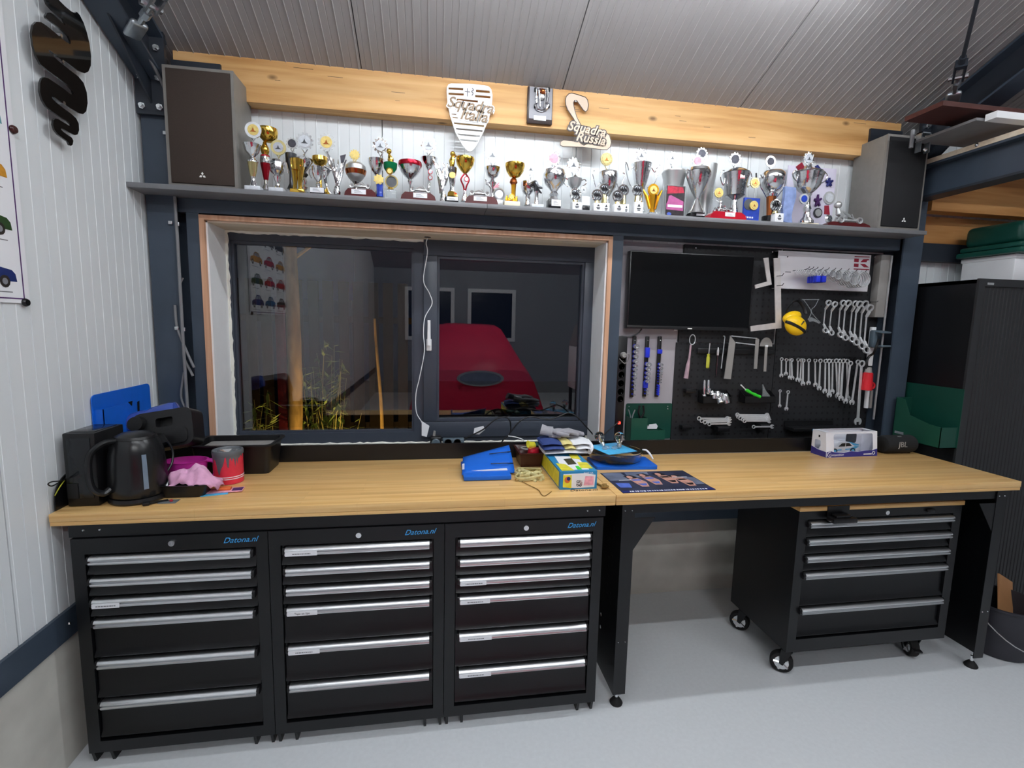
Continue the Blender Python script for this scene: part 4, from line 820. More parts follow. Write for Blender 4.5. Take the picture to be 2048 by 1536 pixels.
t.base(1218, 215, 1066, 'marble_cream', .06); t.lathe('foot', 'silver', [(78, 1066), (74, 1030), (40, 990), (36, 940)], seg=16, flute=.15); t.lathe('column', 'silver', [(30, 940), (44, 900), (30, 850), (26, 760), (40, 730)], seg=14, flute=.15); t.lathe('urn', 'silver', [(44, 730), (90, 690), (130, 640), (150, 560), (166, 500), (150, 485)], cx=1225, seg=32, flute=.06); t.lathe('lid', 'silver', [(160, 486), (120, 465), (50, 440), (34, 410), (40, 400)], cx=1228, seg=24); t.handles([(140, 600), (200, 560), (215, 500), (180, 470), (165, 510)], r=.0034); t.emblem(1230, 328, 70, 'medal_silver', 'silver', True, stem=405); t.emblem(1147, 800, 56, 'blue_enamel', 'silver_satin', False, dy=-.022, motif=False)
# pinned-up medals on a pale board behind the urn
pb = thing('medal_board', 'pale lilac board with pinned medals and ribbons behind the silver urn', 'board', at(1626, 400, y=.815)); o = Vector(pb.location); s5 = pxm(o)/5.689
def q5(cx, cy): p = at(1400+cx/5.689, 260+cy/5.689, y=.815); return (p.x-o.x, p.z-o.z)
a, b = q5(1010, 400), q5(1560, 400); MB().box(a[0], b[0], 0, .006, SZ-o.z+.001, a[1]).build('board', 'lilac_board', pb)
def disc(c, r, m, dy, par, nm): return MB().prism([(c[0]+r*math.cos(2*PI*i/20), c[1]+r*math.sin(2*PI*i/20)) for i in range(20)], dy-.003, dy, plane='xz').build(nm, m, par)
c = q5(1465, 775); k = disc(c, 72*s5, 'silver_satin', -.002, pb, 'white_medal'); disc(c, 50*s5, 'medal_white', -.005, k, 'face')
c = q5(1335, 945); k = disc(c, 56*s5, 'pewter', -.002, pb, 'grey_medal'); disc(c, 40*s5, 'silver_satin', -.005, k, 'face')
for (cx, cy, m) in ((1460, 600, 'navy'), (1330, 810, 'purple_cloth')):
    c = q5(cx, cy); g = MB()
    for i in range(5): an = PI*.2+PI*.4*i/1; g.tube([(c[0], -.004, c[1]), (c[0]+46*s5*math.cos(2*PI*i/5+.4), -.008, c[1]+(70 if m != 'navy' else 50)*s5*math.sin(2*PI*i/5+.4))], [.010, .006], 6)
    g.build('ribbon_bow', m, pb)
for pts, m in ((((1150, 370), (1085, 420), (1130, 490), (1185, 440)), 'red_cloth'), (((1300, 415), (1330, 400), (1395, 480), (1360, 500)), 'navy'), (((1280, 440), (1320, 440), (1360, 490), (1290, 490)), 'ruby')):
    MB().prism([q5(*p) for p in pts], -.008, -.002, plane='xz').build('ribbon', m, pb)
t = Tro('silver helmeted driver in a kart on a dark red block beside the black speaker', KC5, 1640, .645)
t.kartbase(1400, 1905, 1062); t.base(1812, 112, 1075, 'brass_yellow', .06, 'name_plate'); t.kart(1660, 1040, 1.45, 'silver_satin', driver=False, dy=-.016); g = MB(); g.ball((t.X(1543, 865), -.016, t.Z(868)), 40*t.s, 14, 10); g.tube([(t.X(1540, 905), -.016, t.Z(905)), (t.X(1550, 960), -.016, t.Z(960)), (t.X(1590, 990), -.016, t.Z(990))], [18*t.s, 34*t.s, 30*t.s], 10); g.tube([(t.X(1545, 930), -.016, t.Z(930)), (t.X(1620, 945), -.016, t.Z(948)), (t.X(1680, 985), -.016, t.Z(985))], 14*t.s, 7); g.build('driver', 'silver_satin', t.t); MB().prism([(t.X(1448, 960), t.Z(960)), (t.X(1510, 965), t.Z(965)), (t.X(1500, 858), t.Z(858)), (t.X(1452, 862), t.Z(862))], .02, .024, plane='xz').build('flag', 'red_cloth', t.t); g = MB(); g.lathe([(30*t.s, -.006), (48*t.s, 0), (30*t.s, .008)], 16, T=TR(t.X(1430, 1030), -.02, t.Z(1035)) @ RX(PI/2)); g.build('steering_disc', 'silver', t.t)
# ================================================================ TOOL WALL
mat('grey_board', '#a7a3a8', .5, var=.03, scale=4); mat('tv_screen', '#08090b', .16, var=.0, spec=.6); mat('tv_frame', '#1a1a1c', .3, var=.05); mat('tool_steel', '#e4e6e8', .30, metal=.6, var=.05, scale=40); mat('tool_dull', '#cfc9c6', .45, metal=.35, var=.06, scale=40)
mat('blue_plastic', '#2233c4', .35, var=.1); mat('green_metal', '#0f4135', .4, var=.10, scale=6); mat('green_pocket', '#1c4d3d', .4, var=.08, scale=6); mat('yellow_green', '#b8b83a', .25, var=.08, coat=.4); mat('pink_grip', '#b79aa4', .4, var=.15, scale=30); mat('muff_yellow', '#f2c312', .35, var=.04); mat('red_plug', '#c8242e', .35, var=.06); mat('slate', '#56646e', .4, var=.05); mat('grey_box', '#8f8d8a', .45, var=.04); mat('lime', '#39d836', .35, var=.06); mat('k_red', '#8c1c34', .45, var=.04); mat('steel_sheet', '#e3e0e4', .30, metal=.25, var=.03, scale=6); mat('led_red', '#ff2a20', .4, var=0, emit='#ff2a20', es=6); mat('clear_plastic', '#dfe6ea', .1, var=.03, trans=.8, ior=1.3)
def pegmat(name, pitch=.038, r=.0055):
    m, nt, b = _new(name); L = nt.links.new; N = nt.nodes.new; b.inputs['Roughness'].default_value = .45
    tc = N('ShaderNodeTexCoord'); sx = N('ShaderNodeSeparateXYZ'); L(tc.outputs['Object'], sx.inputs[0]); out = []
    for ax in (0, 2):
        d = N('ShaderNodeMath'); d.operation = 'DIVIDE'; d.inputs[1].default_value = pitch; L(sx.outputs[ax], d.inputs[0])
        f = N('ShaderNodeMath'); f.operation = 'FRACT'; L(d.outputs[0], f.inputs[0]); s = N('ShaderNodeMath'); s.operation = 'SUBTRACT'; s.inputs[1].default_value = .5; L(f.outputs[0], s.inputs[0])
        a = N('ShaderNodeMath'); a.operation = 'ABSOLUTE'; L(s.outputs[0], a.inputs[0]); l = N('ShaderNodeMath'); l.operation = 'LESS_THAN'; l.inputs[1].default_value = r/pitch; L(a.outputs[0], l.inputs[0]); out.append(l)
    mu = N('ShaderNodeMath'); mu.operation = 'MULTIPLY'; L(out[0].outputs[0], mu.inputs[0]); L(out[1].outputs[0], mu.inputs[1])
    mx = N('ShaderNodeMix'); mx.data_type = 'RGBA'; L(mu.outputs[0], mx.inputs['Factor']); mx.inputs['A'].default_value = lin('#222326')+(1,); mx.inputs['B'].default_value = lin('#020202')+(1,); L(mx.outputs['Result'], b.inputs['Base Color'])
pegmat('pegboard')
YP = .826
def W1(x, y): return (1220+x/3.413, 470+y/3.413)
def W2(x, y): return (1490+x/6.827, 490+y/6.827)
def W3(x, y): return (1330+x/4.551, 640+y/4.551)
def W4(x, y): return (1210+x/5.91, 640+y/5.91)
def PP(p, y): return at(p[0], p[1], y=y)
def silhouette(pts, y, th=.004):          # flat tool: its outline on the wall plane, with thickness; local to its own centre
    q = [PP(p, y) for p in pts]; c = sum(q, Vector())/len(q); return MB().prism([(v.x-c.x, v.z-c.z) for v in q], -th/2, th/2, plane='xz'), c
bb = solo(MB().box(2.268, 2.652, -.006, .0, .93, 2.072, TR(0, 0, 0)), 'backing_board', 'grey_board', 'light grey board on the wall behind the socket rails', 'board', (0, .846, 0))
for lab, x0, x1, z0, z1 in (('black perforated tool board behind the television', 2.660, 3.262, 1.530, 2.074), ('black perforated tool board above the green screwdriver tray', 2.648, 3.275, .945, 1.526), ('black perforated tool board behind the two rows of spanners', 3.279, 3.945, .945, 2.074)):
    t = thing('pegboard', lab, 'pegboard', ((x0+x1)/2, YP+.006, (z0+z1)/2), group='perforated tool boards'); w_ = (x1-x0)/2; h = (z1-z0)/2
    MB().box(-w_, w_, -.001, .001, -h, h).build('sheet', 'pegboard', t); e = MB(); e.box(-w_, -w_+.004, .001, .013, -h, h); e.box(w_-.004, w_, .001, .013, -h, h); e.box(-w_, w_, .001, .013, h-.004, h); e.box(-w_, w_, .001, .013, -h, -h+.004); e.build('folded_edge', 'black_steel', t)
    if z1 > 2:
        for q in (-w_*.78, w_*.8): MB().ball((q, -.003, h-.018), .006, 8, 6).build('screw', 'bolt', t)
# television
tv = thing('television', 'black flat television on the tool wall, switched off', 'television', (2.688, .772, 1.60))
MB().rbox(-.368, .368, 0, .045, 0, .418, .004).build('case', 'tv_frame', tv); MB().box(-.361, .361, -.0012, .0, .020, .411).build('screen', 'tv_screen', tv, smooth=0); MB().rbox(-.368, .368, -.004, .0, 0, .016, .001).build('lower_bezel', 'tv_frame', tv)
MB().box(-.012, .014, -.0048, -.004, .004, .010).build('badge', 'logo_white', tv); MB().box(-.12, .12, .045, .052, .12, .30).build('wall_bracket', 'black_steel', tv); MB().rbox(.15-.24, .17-.24, .0, .02, -.006, 0, .002).build('sensor', 'silver_satin', tv)
solo(MB().tube(spline([(2.42, .80, 1.60), (2.40, .80, 1.575), (2.345, .79, 1.553), (2.30, .79, 1.556)], 5), .004, 6), 'television_cable', 'black_plastic', 'short black cable below the television', 'cable')
# power strip
a, b = PP(W4(226, 190), .815), PP(W4(172, 1415), .815)
ps = thing('power_strip', 'black upright power strip beside the window post with a red light', 'power strip', (2.302, .806, b.z)); Hh = a.z-b.z
MB().rbox(-.028, .028, -.036, 0, 0, Hh, .005).build('body', 'black_plastic', ps)
for cy in (455, 545, 640, 740, 838, 925):
    z = PP(W4(205, cy), .80).z-b.z; o = MB().lathe([(.0215, 0), (.0215, .004), (.018, .004), (.018, -.010), (.0001, -.010)], 18, T=TR(.0, -.036, z) @ RX(PI/2)).build('socket', 'black_deep', ps); MB().ball((.006, -.033, z-.008), .0035, 8, 6).build('contact', 'bolt', o)
z = PP(W4(165, 1205), .80).z-b.z; MB().rbox(-.006, .008, -.041, -.036, z-.006, z+.008, .002).build('switch', 'led_red', ps)
pg = thing('plug', 'grey plug with a looped wire in the top socket of the upright power strip', 'plug', (2.304, .769, PP(W4(205, 410), .80).z)); MB().lathe([(.016, 0), (.018, .012), (.012, .028)], 14, T=RX(PI/2)).build('body', 'grey_box', pg); MB().tube(spline([(0, -.026, 0), (.02, -.035, .008), (.026, -.02, -.02), (.01, -.01, -.045), (-.02, -.005, -.02)], 5), .0028, 6).build('wire', 'grey_box', pg)
solo(MB().tube(spline([PP(W4(140, 960), .79), PP(W4(150, 1040), .78), PP(W4(195, 1120), .78), PP(W4(205, 1180), .79)], 5), .003, 6), 'strip_cable', 'grey_box', 'thin grey wire bending along the upright power strip', 'cable')
# socket rails
def socket_rail(label, top, bot, socks, blues, stubs=()):
    a, b = PP(W4(*top), .815), PP(W4(*bot), .815); t = thing('socket_rail', label, 'socket rail', ((a.x+b.x)/2, .838, b.z), group='socket rails on the grey board'); Hh = a.z-b.z
    MB().rbox(-.011, .011, -.012, 0, 0, Hh, .003).build('rail', 'black_plastic', t); MB().ball((0, -.013, Hh-.022), .004, 8, 6).build('screw', 'bolt', t)
    for cy, r in socks:
        z = PP(W4(bot[0], cy), .815).z-b.z; R = r/5.91*pxm(a)
        c = MB().lathe([(R*.95, .012), (R, .014), (R, .030)], 12, T=TR(0, 0, z) @ RX(PI/2)).build('clip', 'blue_plastic', t)
        MB().lathe([(R*.9, .030), (R, .031), (R, .052), (R*.92, .054), (R*.62, .054), (R*.62, .038), (.0002, .038)], 14, T=TR(0, 0, z) @ RX(PI/2)).build('socket', 'chrome', c)
    for c0, c1 in blues:
        z1, z0 = PP(W4(bot[0], c0), .815).z-b.z, PP(W4(bot[0], c1), .815).z-b.z; MB().rbox(-.013, .013, -.024, -.004, z0, z1, .004).build('blue_sleeve', 'blue_plastic', t)
    for cy in stubs:
        z = PP(W4(bot[0], cy), .815).z-b.z; MB().cyl((0, -.012, z), (0, -.03, z), .0065, 10).build('clip', 'blue_plastic', t)
socket_rail('socket rail with twelve sockets, nearest the power strip', (360, 195), (330, 915), [(312, 28), (375, 24), (430, 24), (485, 24), (538, 21), (583, 20), (632, 20), (678, 19), (722, 17), (770, 15), (818, 13), (880, 11)], [])
socket_rail('middle socket rail with two blue sleeves', (515, 195), (480, 910), [(522, 27), (575, 24), (628, 23), (678, 22), (722, 20), (833, 13), (873, 11)], [(325, 445), (725, 808)])
socket_rail('right socket rail with small sockets and a blue band', (660, 195), (628, 912), [(525, 18), (565, 17), (603, 15), (638, 14), (670, 12), (700, 11), (730, 9)], [(348, 400)], (775, 800, 826, 852, 878))
# green document holder
gh = thing('green_holder', 'dark green metal tool holder on the grey board below the socket rails', 'holder', (2.44, .838, PP(W4(500, 1412), .82).z)); g0 = Vector(gh.location)
def G(x, y, yy=.83): p = PP(W4(x, y), yy); return (p.x-g0.x, p.z-g0.z)
p0, p1 = G(232, 1412), G(803, 985)
MB().prism(rrect(p0[0], p1[0], 0, p1[1], .012, 3), -.003, 0, plane='xz').build('back_plate', 'green_metal', gh)
q0, q1, q2, q3 = G(300, 1412, .755), G(505, 1160, .755), G(700, 1412, .755), G(700, 1302, .755)
u = MB(); u.box(q0[0], q1[0], -.085, -.082, 0, q1[1]); u.box(q1[0], q2[0], -.085, -.082, 0, q3[1]); u.box(q0[0], q0[0]+.002, -.082, 0, 0, q1[1]); u.box(q2[0]-.002, q2[0], -.082, 0, 0, q3[1]); u.box(q1[0]-.001, q1[0]+.001, -.082, 0, 0, q1[1]); u.box(q0[0], q2[0], -.082, 0, 0, .002); u.build('pocket', 'green_pocket', gh)
c = G(745, 1022); MB().ball((c[0], -.004, c[1]), .004, 8, 6).build('screw', 'bolt', gh); c = G(745, 1052); MB().ball((c[0], -.004, c[1]), .004, 8, 6).build('screw', 'bolt', gh); c = G(287, 1025); MB().ball((c[0], -.004, c[1]), .004, 8, 6).build('screw', 'bolt', gh)
l0, l1 = G(508, 1300, .76), G(640, 1238, .76); lb = solo(MB().prism([(0, 0), (l1[0]-l0[0], 0), (l1[0]-l0[0]+.006, (l1[1]-l0[1])*.5), (l1[0]-l0[0]-.004, l1[1]-l0[1]), (.02, (l1[1]-l0[1])*.86), (.014, (l1[1]-l0[1])*.4), (.004, l1[1]-l0[1])], -.002, .002, plane='xz'), 'paper_tag', 'white_paper', 'white paper tag sticking out of the green tool holder', 'tag', (g0.x+l0[0], .79, g0.z+l0[1]))
pl = thing('pliers', 'dark pliers standing in the tall pocket of the green holder', 'pliers', (g0.x+q0[0]+.075, .80, g0.z+q1[1]-.06))
for s in (-1, 1): MB().tube(spline([(0, 0, .0), (s*.004, 0, .05), (s*.016, 0, .085), (s*.010, 0, .125)], 4), .006, 7).build('grip', 'black_plastic', pl)
pl = thing('pliers', 'thin-gripped pliers at the left of the green holder', 'pliers', (g0.x+q0[0]+.018, .80, g0.z+q1[1]-.06))
for s in (-1, 1): MB().tube(spline([(0, 0, 0), (s*.006, 0, .06), (s*.02, 0, .10)], 4), .0035, 7).build('grip', 'shelf_grey', pl)
# ---- flat measuring tools and single tools
for nm, pts, m, lab, cat, K in (
    ('steel_square', ((250, 178), (318, 172), (332, 330), (362, 540), (140, 596), (134, 545), (300, 500)), 'tool_dull', 'small steel square on the tool board right of the television', 'square', W2),
    ('steel_square', ((388, 180), (472, 176), (484, 420), (495, 1135), (78, 1180), (72, 1108), (414, 1062), (402, 480)), 'tool_dull', 'large worn steel square overlapping the television edge', 'square', W2)):
    mb, c = silhouette([K(*p) for p in pts], .758, .005); solo(mb, nm, m, lab, cat, c, smooth=0)
bv = thing('angle_gauge', 'hinged grey steel angle gauge hanging like an n', 'angle gauge', PP(W3(700, 180), .795)); b0 = Vector(bv.location)
def sub(K, pts, y, parent, name, m, th=.004, off=0.):
    q = [PP(K(*p), y) for p in pts]; o = Vector(parent.location); return MB().prism([(v.x-o.x, v.z-o.z) for v in q], y-o.y+off-th/2, y-o.y+off+th/2, plane='xz').build(name, m, parent, smooth=0)
sub(W3, ((592, 140), (640, 205), (598, 538), (537, 533)), .795, bv, 'wide_arm', 'grey_box'); sub(W3, ((598, 140), (835, 164), (835, 172), (600, 150)), .795, bv, 'upper_bar', 'tool_steel', .006, -.004); sub(W3, ((636, 200), (822, 222), (822, 232), (638, 209)), .795, bv, 'lower_bar', 'tool_steel', .006, -.004); sub(W3, ((818, 176), (832, 164), (850, 176), (830, 443), (803, 443)), .795, bv, 'narrow_arm', 'grey_box', .004, -.006)
pr = thing('protractor', 'steel protractor with a long arm hanging on the tool board', 'protractor', PP(W3(918, 240), .80)); cpx = pxm(pr.location)/4.551
MB().prism([(62*cpx*math.cos(PI*i/14), 62*cpx*math.sin(PI*i/14)*1.3) for i in range(15)], -.0015, .0015, plane='xz').build('half_disc', 'grey_box', pr); sub(W3, ((906, 232), (930, 232), (916, 468), (893, 468)), .80, pr, 'arm', 'grey_box', .003, -.004); MB().rbox(-.008, .010, -.008, -.003, -.004, .008, .002).build('pivot', 'white_paint', pr)
sw = thing('strap_wrench', 'strap wrench with a pinkish handle under the television', 'wrench', PP(W3(235, 225), .80)); k = cpx
MB().tube([(12*k+28*k*math.cos(2*PI*i/20), 0, 45*k+44*k*math.sin(2*PI*i/20)) for i in range(20)], .0028, 6, closed=True).build('loop', 'tool_steel', sw); MB().tube([(0, 0, 0), (-6*k, 0, -120*k), (-14*k, 0, -180*k), (-26*k, 0, -300*k)], [8*k, 9*k, 16*k, 20*k], 10).build('handle', 'pink_grip', sw)
sd = thing('screwdriver', 'screwdriver with a yellow-green handle on the tool board', 'screwdriver', PP(W3(392, 372), .795)); MB().tube([(2*k, 0, 62*k), (6*k, 0, 158*k)], 4*k, 8).build('shaft', 'tool_steel', sd); MB().lathe([(10*k, -66*k), (17*k, -58*k), (17*k, 30*k), (12*k, 44*k), (15*k, 60*k), (6*k, 64*k)], 8, flute=.15).build('handle', 'yellow_green', sd)
pn = thing('scriber_pen', 'dark pen-shaped scriber with a silver tip on the tool board', 'scriber', PP(W3(473, 400), .795)); MB().tube([(0, 0, -105*k), (0, 0, 78*k)], [9*k, 10*k], 8).build('barrel', 'pewter', pn); MB().tube([(1*k, 0, 78*k), (1*k, 0, 120*k), (1*k, 0, 150*k)], [10*k, 10*k, 3*k], 8).build('tip', 'tool_steel', pn)
p = PP(W3(530, 290), .80); solo(MB().tube([(-12*k, 0, 142*k), (3*k, 0, 140*k), (5*k, 0, 130*k), (-8*k, 0, -150*k)], 4.2*k, 6), 'hex_key', 'tool_steel', 'long thin hex key beside the hinged angle gauge', 'hex key', p)
tlm = thing('magnetic_rail', 'black tool rail behind the screwdriver row on the tool board', 'rail', PP(W3(640, 285), .818)); MB().rbox(-.24, .25, -.006, .003, -.016, .016, .004).build('rail', 'black_plastic', tlm)
# ---- spanners
def ringp(r, n=14, cx=0, cz=0): return [(cx+r*math.cos(2*PI*i/n), cz+r*math.sin(2*PI*i/n)) for i in range(n)]
def jaw(r, up=-1):
    # open jaw: ring outline with a slot, pointing along up*z
    out = []
    for i in range(15):
        a = up*PI/2+.62+(2*PI-1.24)*i/14; out.append((r*math.cos(a), r*math.sin(a)))
    inn = [(r*.42*math.cos(up*PI/2-1.1), r*.95*math.sin(up*PI/2-.62)*1.0), (-r*.42*up*up, 0) if False else (r*.44*(1 if math.cos(up*PI/2-1.1) > 0 else -1), up*r*.05), (-r*.44*(1 if math.cos(up*PI/2-1.1) > 0 else -1), up*r*.05), (-r*.42*math.cos(up*PI/2-1.1), r*.95*math.sin(up*PI/2-.62))]
    return out+inn
def spanner(label, a, b, y, big=1., kind='combi', group=None, m='tool_steel', name='combination_spanner', lift=0.):
    A, B = PP(a, y), PP(b, y); d = A-B; L = math.hypot(d.x, d.z); ang = math.atan2(d.x, d.z)
    t = thing(name, label, 'spanner', B, rot=(0, ang, 0), group=group); r = (.007+.030*L)*big; w_ = r*.42; th = .005
    if kind == 'combi':
        MB().prism(ringp(r), -th/2, th/2, plane='xz', holes=[ringp(r*.62)], T=TR(0, -.002, L-r)).build('ring_end', m, t)
        MB().prism(jaw(r*1.18), -th/2, th/2, plane='xz', T=TR(0, 0, r)).build('open_jaw', m, t)
        MB().prism([(-w_, r*1.9), (w_, r*1.9), (w_*.85, L-r*1.9), (-w_*.85, L-r*1.9)], -th*.35, th*.35, plane='xz').build('shank', m, t)
    else:
        for e, zz in ((1, L-r*.6), (-1, r*.6)):
            MB().lathe([(r*.66, -.005), (r, -.005), (r, .005), (r*.66, .005), (r*.66, -.005)], 16, T=TR(0, -.018, zz) @ RX(PI/2+.25*e)).build('ring_end', m, t)
            MB().tube([(0, -.016, zz-e*r*.9), (0, .0, zz-e*r*2.2)], [w_*1.1, w_*.9], 6).build('neck', m, t)
        MB().tube([(0, 0, r*2.6), (0, 0, L-r*2.6)], w_*.85, 6, flat=.6).build('shank', m, t)
    return t
ORD = ['first', 'second', 'third', 'fourth', 'fifth', 'sixth', 'seventh', 'eighth', 'ninth', 'tenth', 'eleventh', 'twelfth', 'thirteenth', 'fourteenth', 'fifteenth', 'sixteenth', 'seventeenth', 'eighteenth', 'nineteenth', 'twentieth']
rows = [((1108, 765), (1062, 1190)), ((1195, 785), (1142, 1222)), ((1305, 765), (1266, 1248)), ((1376, 768), (1332, 1290)), ((1470, 775), (1420, 1310)), ((1530, 780), (1482, 1355)), ((1606, 778), (1555, 1405)), ((1672, 830), (1618, 1460))]
for i, (a, b) in enumerate(rows): spanner('offset ring spanner, %s from the left in the upper hanging row' % ORD[i], W2(*a), W2(*b), .778-.014*(i % 2), 1.35+.02*i, 'ring', 'upper row of ring spanners', name='ring_spanner')
rows = [((1060, 340), (1058, 522)), ((1103, 348), (1100, 505)), ((1138, 345), (1136, 540)), ((1150, 348), (1158, 545)), ((1210, 345), (1204, 560)), ((1243, 348), (1230, 568)), ((1258, 350), (1254, 598)), ((1308, 350), (1306, 592)), ((1365, 350), (1368, 608)), ((1413, 352), (1402, 640)), ((1460, 352), (1454, 668)), ((1492, 352), (1494, 705)), ((1526, 352), (1520, 672)), ((1556, 350), (1572, 712)), ((1592, 352), (1580, 700)), ((1622, 350), (1600, 735)), ((1656, 352), (1664, 735)), ((1690, 372), (1640, 762))]
for i, (a, b) in enumerate(rows): spanner('combination spanner, %s from the left in the lower hanging row' % ORD[i], W3(*a), W3(*b), .800-.009*(i % 4), 1., 'combi', 'lower row of combination spanners')
spanner('long slim spanner slanting left of the largest one', W3(1757, 360), W3(1698, 772), .775, .95)
spanner('largest spanner with its open jaw down, at the right of the tool board', W3(1792, 365), W3(1752, 955), .755, 1.12)
spanner('thin short spanner hanging alone below the spanner row', W3(1046, 632), W3(1043, 795), .80, .85); spanner('broader short spanner hanging alone below the spanner row', W3(1120, 640), W3(1102, 824), .80, 1.0)
hk = thing('hook_rail', 'thin dark hook rail carrying the lower spanner row', 'rail', PP(W3(1400, 350), .82)); MB().rbox(-.245, .26, -.012, .004, -.004, .004, .001).build('rail', 'black_plastic', hk)
for i in range(9): MB().tube([(-.235+.058*i, -.012, 0), (-.235+.058*i, -.055, .0), (-.235+.058*i, -.058, .006)], .0018, 5).build('hook', 'black_plastic', hk)
hk = thing('hook_rail', 'thin dark hook rail carrying the ring spanners', 'rail', PP(W2(1400, 772), .82)); MB().rbox(-.15, .15, -.012, .004, -.004, .004, .001).build('rail', 'black_plastic', hk)
for i in range(6): MB().tube([(-.14+.056*i, -.012, 0), (-.14+.056*i, -.065, .0), (-.14+.056*i, -.068, .006)], .0018, 5).build('hook', 'black_plastic', hk)
# ---- bins and trays of tools
def bin_(label, K, x0, x1, y0, y1, y=.80, d=.055):
    a, b = PP(K(x0, y1), y), PP(K(x1, y0), y); t = thing('tool_bin', label, 'bin', ((a.x+b.x)/2, y+.02, a.z)); w_ = (b.x-a.x)/2; h = b.z-a.z
    u = MB(); u.box(-w_, w_, -d, -d+.002, 0, h*.55); u.box(-w_, w_, -d, .0, 0, .002); u.box(-w_, w_, -.002, 0, 0, h); 
    for s in (-w_, w_-.002): u.prism([(-d, 0), (0, 0), (0, h), (-d, h*.55)], s, s+.002, plane='yz')
    u.build('bin', 'black_plastic', t); return t
bin_('small black bin of sockets and ratchet handles', W3, 315, 580, 640, 752); bin_('small black bin with a green screwdriver', W3, 690, 975, 640, 748)
for i, (x, y0, y1) in enumerate(((360, 545, 690), (397, 545, 665))):
    A, B = PP(W3(x, y0), .785), PP(W3(x-4, y1), .785); t = thing('ratchet_handle', ['taller chrome handle standing in the bin of sockets', 'shorter chrome handle standing in the bin of sockets'][i], 'ratchet', B); MB().tube([(0, 0, 0), ((A-B)*.9)[:], (A-B)[:]], [.0065, .0075, .005], 10).build('shaft', 'chrome', t); MB().ball((0, 0, 0), .012, 10, 8).build('head', 'chrome', t)
random.seed(21)
for i, (x, y, r) in enumerate(((428, 668, 20), (452, 690, 24), (480, 676, 24), (510, 690, 26), (545, 700, 30), (500, 728, 30), (556, 728, 28), (400, 640, 18))):
    p = PP(W3(x, y), .765-.004*(i % 3)); R = r*cpx; solo(MB().lathe([(R*.62, -R*.2), (R*.62, R*.9), (R*.95, R*.95), (R, R*.85), (R, -R*.9), (R*.9, -R), (.0002, -R)], 16, T=RX(random.uniform(-.5, .2)) @ RY(random.uniform(-.3, .3))), 'loose_socket', 'chrome', ['loose socket nearest the upright handles in the socket bin', 'second loose socket in the socket bin', 'third loose socket in the socket bin', 'fourth loose socket in the socket bin', 'large loose socket at the right of the socket bin', 'front loose socket of the socket bin', 'lower right loose socket of the socket bin', 'small loose socket leaning on the upright handle'][i], 'socket', p, group='sockets in the bin')
t = thing('stubby_screwdriver', 'screwdriver with a bright green handle lying in the bin', 'screwdriver', PP(W3(800, 672), .765)); A = PP(W3(735, 635), .765)-Vector(t.location); B = PP(W3(865, 700), .765)-Vector(t.location); C_ = PP(W3(690, 590), .765)-Vector(t.location)
MB().tube([A, A*.7, A*.2, B*.3, B*.6, B], [.008, .0105, .0075, .010, .008, .0095], 8).build('handle', 'lime', t); MB().tube([A, C_], [.003, .0035], 6).build('shaft', 'white_paint', t)
t = thing('plastic_bag', 'clear plastic bag standing in the bin with the green screwdriver', 'bag', PP(W3(905, 700), .775)); MB().prism([(-.02, -.03), (.03, -.03), (.035, .005), (.005, .035), (-.018, .075), (-.012, .02)], -.004, .004, plane='xz').build('bag', 'clear_plastic', t)
def lying(labels, seq, y0, group):
    for i, (a, b, yy) in enumerate(seq): spanner(labels[i], W3(*a), W3(*b), yy, .95, 'combi', group)
lying(['top spanner lying on the left magnet holder', 'second spanner lying on the left magnet holder', 'third spanner lying on the left magnet holder', 'lowest spanner lying on the left magnet holder'], [((290, 895), (585, 898), .79), ((315, 918), (600, 902), .778), ((345, 932), (608, 918), .768), ((385, 948), (600, 942), .758)], .78, 'spanners lying on the left holder')
lying(['rearmost spanner lying on the right magnet holder', 'second rearmost spanner on the right magnet holder', 'third spanner on the right magnet holder', 'fourth spanner on the right magnet holder', 'front large spanner on the right magnet holder', 'lowest short spanner lying on the right magnet holder'], [((638, 862), (945, 868), .795), ((645, 878), (950, 880), .786), ((665, 893), (955, 893), .778), ((690, 905), (960, 905), .770), ((705, 918), (965, 918), .760), ((790, 972), (990, 970), .752)], .78, 'spanners lying on the right holder')
for x, y, lab in ((500, 975, 'dark blue magnet holder under the left lying spanners'), (880, 955, 'dark blue magnet holder under the right lying spanners')):
    p = PP(W3(x, y), .80); solo(MB().rbox(-.038, .038, -.045, .02, -.018, .012, .005), 'magnet_holder', 'black_plastic', lab, 'holder', p)
p = PP(W3(1330, 965), .80); tt = thing('tool_shelf', 'long black tool shelf with blue lettering under the spanner row', 'shelf', p); MB().rbox(-.165, .165, -.06, .02, -.020, .0, .003).build('tray', 'black_plastic', tt); MB().box(-.165, .165, .016, .02, 0, .03).build('rear_edge', 'black_plastic', tt); lettering('Datona', .016, 'datona_blue', tt, TR(-.02, -.0605, -.010) @ FACE, shear=.4, depth=.0003)
for i, (x, y) in enumerate(((180, 968), (215, 640))):
    p = PP(W3(x, y), .815); solo(MB().rbox(-.03, .03, -.03, .008, -.012, .010, .003), 'empty_holder', 'black_plastic', ['empty black holder at the foot of the tool board', 'empty black holder in the middle of the tool board'][i], 'holder', p)
